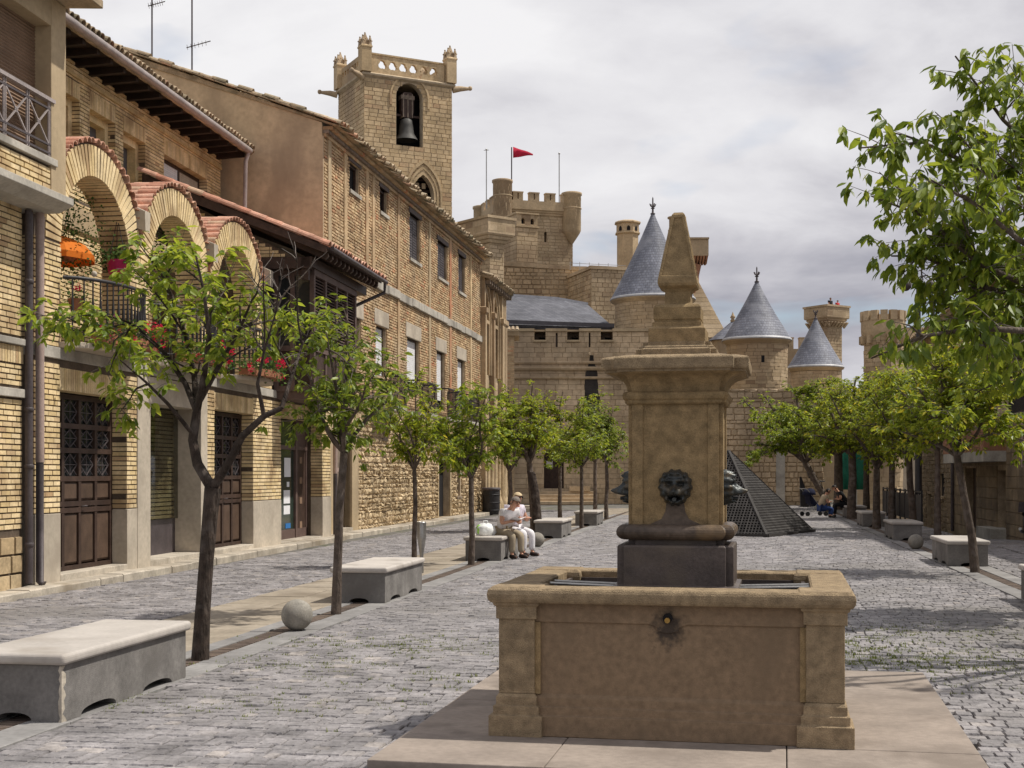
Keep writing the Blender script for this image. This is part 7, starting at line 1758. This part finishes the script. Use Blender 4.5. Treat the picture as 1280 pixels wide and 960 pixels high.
# tall lamp post
x, y = gp(1148, 655); LP = empty('lamp_post', (x,y,0), YAW, 'tall dark lamp post with a hanging globe above the fence', 'street lamp')
zt = hz(352, 46); mb = MB(); mb.lathe([(.16,0),(.16,.3),(.12,.4),(.11,3.0),(.08,3.1),(.075,zt),(.03,zt+.1)], 16); mb.build('post', m_iron, LP)
mb = MB(); mb.tube([(0,0,zt-.2),(-.1,0,zt+.15),(-.3,0,zt+.2),(-.42,0,zt+.05)], .03, 8); mb.tube([(0,0,zt-.2),(.1,0,zt+.15),(.3,0,zt+.2),(.42,0,zt+.05)], .03, 8); mb.build('bracket', m_iron, LP)
for s in (-1,1): mb = MB(); mb.lathe([(.02,zt+.05),(.14,zt-.02),(.19,zt-.12),(.17,zt-.24),(.08,zt-.32),(.01,zt-.34)], 16, (s*.42,0,0)); mb.build('lantern', m_pipe_dark, LP)
# wall lantern on the rough castle wall, and the church one
def wall_lantern(px, py_, d, label):
    x, y = cp(px, d); z = hz(py_, d); t = empty('wall_lantern', (x,y,z), YAW, label, 'lantern', 'iron wall lanterns')
    s = 14*d/FPX/ .62
    mb = MB(); mb.loft([sq(.10*s,-.18*s), sq(.17*s,.10*s)]); mb.build('glass', m_glass, t); mb = MB(); mb.loft([sq(.21*s,.10*s), sq(.19*s,.14*s), sq(.08*s,.26*s), sq(.03*s,.36*s)]); mb.build('cap', m_iron, t)
    mb = MB(); mb.tube([(0,0,-.18*s),(0,0,-.30*s),(.3*s,.05,-.34*s),(.8*s,.1,-.34*s)], .03*s, 8); mb.build('arm', m_iron, t); return t
wall_lantern(1013.5, 594, 70.5, 'iron wall lantern on a bracket left of the dark trunks'); wall_lantern(616, 487, 62, 'iron wall lantern on the church front')
# dark iron spikes (bollards) by the wall
for px, py_, h_, lab in ((1005,634,1.55,'black iron fin standing before the rough castle wall, next to the skylight pyramid'),(1024,631,1.3,'black iron fin between the pushchair and the wall lantern')):
    x, y = gp(px, py_); t = empty('iron_fin', (x,y,0), YAW, lab, 'bollard', 'iron fins by the castle wall'); mb = MB(); mb.loft([[(-.18,-.12,0),(.26,-.12,0),(.26,.12,0),(-.18,.12,0)],[(-.2,-.08,h_*.5),(.12,-.08,h_*.5),(.12,.08,h_*.5),(-.2,.08,h_*.5)],[(-.22,-.03,h_),(-.14,-.03,h_),(-.14,.03,h_),(-.22,.03,h_)]]); mb.build('blade', m_iron, t); mb = MB(); mb.box(-.25,.32,-.18,.18,0,.04); mb.build('foot_plate', m_iron, t)
# lectern sign by the steps
x, y = gp(765, 629); t = empty('lectern_sign', (x,y,0), YAW, 'pale lectern information sign on a single post beside the castle steps', 'sign'); mb = MB(); mb.tube([(0,0,0),(0,0,.95)], .04, 8); mb.build('post', m_castle, t); mb = MB(); mb.loft([[(-.32,-.25,.92),(.32,-.25,.92),(.32,.25,1.1),(-.32,.25,1.1)],[(-.32,-.25,.98),(.32,-.25,.98),(.32,.25,1.16),(-.32,.25,1.16)]]); mb.build('panel', m_kerb, t)
x, y = gp(655, 640); t = empty('stone_block', (x,y,0), YAW+.1, 'flat loose stone block on the setts before the church', 'stone block'); mb = MB(); mb.box(-.55,.55,-.4,.4,0,.2); mb.box(-.5,.5,-.35,.35,.2,.3); mb.build('block', m_kerb, t, .03, 2)

# motorbike at the right edge
x, y = cp(1287, 41); MO = empty('motorbike', (x, y, -drop(9, y)), R(72), 'parked black motorbike with top box at the picture edge', 'motorbike')
for xx in (-.62,.66):
    w_ = empty('wheel', (xx,0,.31)); w_.parent = MO
    mb = MB(); P = [(.31*math.cos(a),0,.31*math.sin(a)) for a in np.linspace(0,2*math.pi,33)]; mb.tube([(.25*math.cos(a),0,.25*math.sin(a)) for a in np.linspace(0,2*math.pi,33)], .06, 10, cap=False); mb.build('tyre', m_rubber, w_)
    mb = MB(); [mb.bar((0,0,0),(.22*math.cos(a),0,.22*math.sin(a)),.03) for a in np.linspace(0,6.28,8)[:-1]]; mb.tube([(.2*math.cos(a),0,.2*math.sin(a)) for a in np.linspace(0,2*math.pi,25)], .02, 6, cap=False); mb.build('rim', m_steel, w_)
mb = MB(); mb.loft([[(x_,-w_,z0),(x_,w_,z0),(x_,w_,z1),(x_,-w_,z1)] for x_,w_,z0,z1 in ((-.45,.10,.55,.72),(-.2,.16,.32,.78),(.15,.17,.30,.88),(.42,.14,.5,1.0),(.55,.10,.7,1.05))], smooth=False); mb.build('fairing', m_iron, MO, .03, 2)
mb = MB(); mb.loft([[(x_,-.13,z0),(x_,.13,z0),(x_,.11,z0+.1),(x_,-.11,z0+.1)] for x_,z0 in ((-.75,.82),(-.3,.74),(.1,.76),(.2,.84))]); mb.build('seat', m_rubber, MO, .03, 2)
mb = MB(); mb.loft([[(x_,-.2,.92),(x_,.2,.92),(x_,.18,1.22),(x_,-.18,1.22)] for x_ in (-1.0,-.62)]); mb.build('top_box', m_pipe_dark, MO, .05, 2)
mb = MB(); mb.tube([(.45,-.36,1.08),(.5,-.15,1.02),(.5,.15,1.02),(.45,.36,1.08)], .018, 8); mb.build('handlebar', m_iron, MO)
mb = MB(); mb.tube([(.52,.06,.95),(.66,.06,.31)], .03, 8); mb.tube([(.52,-.06,.95),(.66,-.06,.31)], .03, 8); mb.build('fork', m_steel, MO); mb = MB(); mb.sphere((.6,0,.9), .11, 14, 10); mb.build('headlight', m_steel, MO)
mb = MB(); mb.tube([(0,.14,.3),(-.5,.17,.33),(-.8,.17,.42)], .05, 8); mb.build('exhaust', m_steel, MO); mb = MB(); mb.tube([(0,-.1,.25),(.02,-.3,0)], .015, 6); mb.build('side_stand', m_iron, MO)

# ------------------------------------------------------------------ people
def skin(name, V, E_, rad, m, parent, sub=2, root=0):
    me = bpy.data.meshes.new(name); me.from_pydata(V, E_, []); o = link(name, me, m, parent)
    md = o.modifiers.new('skin', 'SKIN'); md.use_smooth_shade = True
    for i, sv in enumerate(me.skin_vertices[0].data): rr = rad[i]; sv.radius = rr if isinstance(rr, tuple) else (rr, rr); sv.use_root = (i == root); sv.use_loose = False
    s = o.modifiers.new('sub', 'SUBSURF'); s.levels = 1; s.render_levels = sub
    return o
def person(loc, rz, label, J, top, legs, shoe, hair, sleeve=.55, hat=None, glasses=False, scale=1.0, long_sleeve=False):
    p = empty('person', loc, rz, label, 'person'); p.scale = (scale,)*3
    g_ = lambda k: Vector(J[k])
    V = [g_('pelvis'), g_('waist'), g_('chest'), g_('neck'), g_('head0'), g_('head1'), g_('head2')]; Rr = [(.15,.12),(.14,.105),(.155,.11),.052,.078,.088,.055]
    E_ = [(0,1),(1,2),(2,3),(3,4),(4,5),(5,6)]
    for s in ('L','R'):
        b = len(V); V += [g_('sho'+s), g_('elb'+s), g_('wri'+s), g_('hand'+s)]; Rr += [.065,.045,.03,(.042,.02)]; E_ += [(2,b),(b,b+1),(b+1,b+2),(b+2,b+3)]
        h = g_('hand'+s); dv = (h - g_('wri'+s)).normalized(); sd = dv.cross(Vector((0,0,1))).normalized()
        for k, (o_, l_) in enumerate(((-.03,.065),(-.01,.08),(.01,.078),(.03,.06))):
            q = len(V); V += [h + sd*o_ + dv*l_*.55, h + sd*o_*1.1 + dv*l_ + Vector((0,0,-.015))]; Rr += [.009,.008]; E_ += [(b+3,q),(q,q+1)]
        q = len(V); V += [h - dv*.03 + sd*.05*(1 if s == 'L' else -1) + Vector((0,0,.01))]; Rr += [.011]; E_ += [(b+3,q)]
        b = len(V); V += [g_('hip'+s), g_('knee'+s), g_('ank'+s), g_('toe'+s)]; Rr += [.085,.06,.035,.018]; E_ += [(0,b),(b,b+1),(b+1,b+2),(b+2,b+3)]
    skin('body', [tuple(v) for v in V], E_, Rr, m_skin, p)
    Vs = [g_('pelvis')+Vector((0,0,.02)), g_('waist'), g_('chest'), g_('chest').lerp(g_('neck'),.62)]; Rs = [(.19,.155),(.185,.145),(.20,.155),.10]; Es = [(0,1),(1,2),(2,3)]
    for s in ('L','R'):
        b = len(Vs); t = 1.0 if long_sleeve else sleeve; Vs += [g_('sho'+s), g_('sho'+s).lerp(g_('elb'+s), t)]; Rs += [.10,.08]; Es += [(2,b),(b,b+1)]
        if long_sleeve: Vs += [g_('wri'+s)]; Rs += [.045]; Es += [(b+1,b+2)]
    skin('shirt', [tuple(v) for v in Vs], Es, Rs, top, p)
    Vt = [g_('pelvis')]; Rt = [(.175,.14)]; Et = []
    for s in ('L','R'):
        b = len(Vt); Vt += [g_('hip'+s), g_('hip'+s).lerp(g_('knee'+s),.6), g_('knee'+s), g_('knee'+s).lerp(g_('ank'+s),.5), g_('ank'+s)+Vector((0,0,.03))]; Rt += [.105,.092,.08,.07,.062]; Et += [(0,b)] + [(b+i,b+i+1) for i in range(4)]
    skin('trousers', [tuple(v) for v in Vt], Et, Rt, legs, p)
    for s in ('L','R'):
        a, t = g_('ank'+s), g_('toe'+s); d = (t-a); d.z = 0; d.normalize(); z = min(t.z, a.z)-.03
        skin('shoe', [tuple(a - d*.05 - Vector((0,0,.03))), tuple(a + d*.07 - Vector((0,0,.035))), tuple(t)], [(0,1),(1,2)], [(.05,.055),(.055,.048),(.05,.036)], shoe, p)
    h0, h1, h2 = g_('head0'), g_('head1'), g_('head2'); ax = (h2-h0).normalized(); f = Vector(J['face']).normalized()
    mb = MB(); mb.sphere((0,0,0), .102, 18, 12)
    me = mb.mesh('hair'); bm = bmesh.new(); bm.from_mesh(me)
    bmesh.ops.delete(bm, geom=[v for v in bm.verts if v.co.x > .035 and v.co.z < .05 or v.co.z < -.075], context='VERTS'); bm.to_mesh(me); bm.free()
    o = link('hair', me, hair, p); y_ = ax.cross(f).normalized(); f2 = y_.cross(ax).normalized()
    M_ = Matrix((f2, y_, ax)).transposed().to_4x4(); M_.translation = h1 + ax*.012 - f2*.012; o.matrix_local = M_
    nb = MB(); nb.sphere((.098,0,-.012), .02, 8, 6, (1,.7,1.3)); nb.sphere((-.01,.1,-.01), .024, 8, 6, (.8,.4,1.2)); nb.sphere((-.01,-.1,-.01), .024, 8, 6, (.8,.4,1.2)); o = nb.build('nose_and_ears', m_skin, p); o.matrix_local = M_
    nb = MB(); [nb.sphere((.088,s_*.035,.018), .012, 8, 6) for s_ in (-1,1)]; o = nb.build('eyes', m_black, p); o.matrix_local = M_
    nb = MB(); nb.sphere((.09,0,-.052), .016, 8, 5, (.5,1.5,.4)); o = nb.build('mouth', m_flag, p); o.matrix_local = M_
    if glasses: nb = MB(); [nb.sphere((.096,s_*.037,.018), .028, 10, 6, (.35,1,.75)) for s_ in (-1,1)]; nb.tube([(.1,-.02,.025),(.1,.02,.025)], .005, 5); o = nb.build('sunglasses', m_black, p); o.matrix_local = M_
    return p
def seated(lean, head_fwd, hz_=.57, hands=.80, spread=.11, foot=.45, k=.76):
    z = lambda t: hz_ + t*k
    return dict(pelvis=(0,0,hz_), waist=(.02+lean*.3,0,z(.2)), chest=(lean*.8,0,z(.42)), neck=(lean*1.2+.01,0,z(.62)), head0=(lean*1.25+head_fwd*.5,0,z(.70)), head1=(lean*1.3+head_fwd,0,z(.79)), head2=(lean*1.3+head_fwd*1.15,0,z(.89)), face=(1,0,-.7),
        shoL=(lean*.95,.18,z(.52)), shoR=(lean*.95,-.18,z(.52)), elbL=(lean*.6+.12,.24,z(.22)), elbR=(lean*.6+.12,-.24,z(.22)), wriL=(.34,.10,hands), wriR=(.34,-.12,hands), handL=(.41,.06,hands+.01), handR=(.41,-.07,hands+.01),
        hipL=(.06,.10,hz_-.02), hipR=(.06,-.10,hz_-.02), kneeL=(.44,spread,hz_-.06), kneeR=(.44,-spread,hz_-.06), ankL=(foot,spread,.09), ankR=(foot-.03,-spread,.09), toeL=(foot+.17,spread+.02,.045), toeR=(foot+.14,-spread-.02,.045))
bz = .008
person((-4.69, 26.85, bz), R(-40), 'seated man in white short-sleeved shirt and khaki trousers looking down at a leaflet', seated(.24,.10,.54,.74,k=.74), m_shirt_w, m_khaki, m_shoe, m_hair_g)
person((-4.60, 27.58, bz), R(-36), 'seated woman with blond hair and sunglasses in mauve blouse and white trousers', seated(.08,.05,.55,.78,k=.82), m_shirt_m, m_whitecloth, m_shoe, m_hair_b, glasses=True)
lf = empty('leaflet', (-4.34, 26.56, .745), R(-40), 'folded white leaflet held by the seated man', 'leaflet')
for s, (y0, y1, t) in enumerate(((-.14,0,.25),(0,.14,-.25))): mb = MB(); mb.loft([[(-.1,y0,abs(y0)*.4),(.12,y0,abs(y0)*.4+.05),(.12,y0,abs(y0)*.4+.054),(-.1,y0,abs(y0)*.4+.004)],[(-.1,y1,abs(y1)*.4),(.12,y1,abs(y1)*.4+.05),(.12,y1,abs(y1)*.4+.054),(-.1,y1,abs(y1)*.4+.004)]]); mb.build('page', m_paper, lf)
# carrier bag on the bench
bg = empty('carrier_bag', (-4.96, 26.45, .474), R(20), 'crumpled white plastic bag with lime green corner on the bench beside the man', 'bag')
def crumple(name, c, s, m, seed):
    mb = MB(); mb.sphere((0,0,0), 1, 24, 14); r = random.Random(seed); ph = [(r.uniform(2,6), r.uniform(2,6), r.uniform(0,6)) for _ in range(5)]
    for i, p in enumerate(mb.v):
        k = 1 + sum(.05*math.sin(a*p[0]*2 + b*p[1]*2 + c_ + 3*p[2]) for a, b, c_ in ph); z = max(p[2], -.55)
        mb.v[i] = (c[0]+p[0]*s[0]*k, c[1]+p[1]*s[1]*k, c[2]+z*s[2]*k)
    return mb.build(name, m, bg)
crumple('bag_body', (0,0,.085), (.20,.13,.155), m_bag, 3); crumple('green_print', (-.14,-.02,.10), (.05,.06,.11), m_bag_g, 5)
mb = MB(); mb.tube([(-.05,0,.2),(-.04,0,.29),(.04,.02,.29),(.06,.02,.2)], .012, 6); mb.build('handle', m_bag, bg)
# group in the shade on the right
J = seated(.26,.12,.54,.70); person((4.06, 54.0, bz), R(188), 'person dressed in black sitting on a bench leaning over the pushchair', J, m_blackcloth, m_blackcloth, m_rubber, m_hair_d)
J = seated(.18,.08,.42,.62,.12,.40); person((3.05, 53.3, 0.0), R(15), 'crouching person in beige top and blue jeans beside the pushchair', J, m_beige, m_jeans, m_rubber, m_hair_d)
x, y = gp(1016, 645); PC = empty('pushchair', (x,y,0), R(25), 'dark navy folding pushchair on small wheels', 'pushchair')
mb = MB(); mb.loft([[(x_,-.22,z0),(x_,.22,z0),(x_,.22,z1),(x_,-.22,z1)] for x_,z0,z1 in ((-.28,.95,1.02),(-.2,.5,1.0),(.0,.38,.62),(.3,.40,.52))]); mb.build('seat', m_navy, PC, .03, 2)
mb = MB(); mb.lathe([(.001,1.12),(.2,1.08),(.3,.95),(.32,.85)], 16, (-.12,0,0), a0=math.pi*.4, a1=math.pi*1.6, cap=False); o = mb.build('hood', m_navy, PC); md = o.modifiers.new('thick','SOLIDIFY'); md.thickness = .02
mb = MB()
for s in (-.24,.24): mb.tube([(.45,s,.1),(.1,s,.5),(-.35,s,1.05),(-.45,s,1.1)], .014, 6); mb.tube([(-.35,s,.1),(.1,s,.5)], .014, 6)
mb.tube([(-.45,-.24,1.1),(-.45,.24,1.1)], .016, 6); mb.build('frame', m_steel, PC)
for (a, b) in ((.45,-.24),(.45,.24),(-.35,-.24),(-.35,.24)): mb = MB(); mb.tube([(a,b-.02,.09),(a,b+.02,.09)], .09, 16); mb.build('wheel', m_rubber, PC)
# visitors on the watch tower
def standing(): return dict(pelvis=(0,0,.95), waist=(0,0,1.1), chest=(0,0,1.32), neck=(.01,0,1.52), head0=(.02,0,1.58), head1=(.03,0,1.65), head2=(.03,0,1.73), face=(1,0,0), shoL=(0,.19,1.42), shoR=(0,-.19,1.42), elbL=(.05,.25,1.15), elbR=(.05,-.25,1.15), wriL=(.25,.2,1.05), wriR=(.25,-.2,1.05), handL=(.33,.19,1.05), handR=(.33,-.19,1.05), hipL=(0,.09,.92), hipR=(0,-.09,.92), kneeL=(.03,.1,.5), kneeR=(.03,-.1,.5), ankL=(0,.1,.09), ankR=(0,-.1,.09), toeL=(.16,.12,.045), toeR=(.16,-.12,.045))
wx, wy, wrz = WT.location.x, WT.location.y, WT.rotation_euler.z; dz = WT['deck_z']
for u, v, top, lab, sc in ((ww*.50,.5,m_blackcloth,'distant visitor in black looking over the watch tower parapet',.95),(ww*.93,.4,m_red,'distant visitor in red at the corner of the watch tower parapet',.85)):
    X_ = wx + u*math.cos(wrz) - v*math.sin(wrz); Y_ = wy + u*math.sin(wrz) + v*math.cos(wrz)
    person((X_, Y_, dz), wrz-math.pi/2, lab, standing(), top, m_jeans, m_rubber, m_hair_d, scale=sc)
print('objects', len(bpy.data.objects))
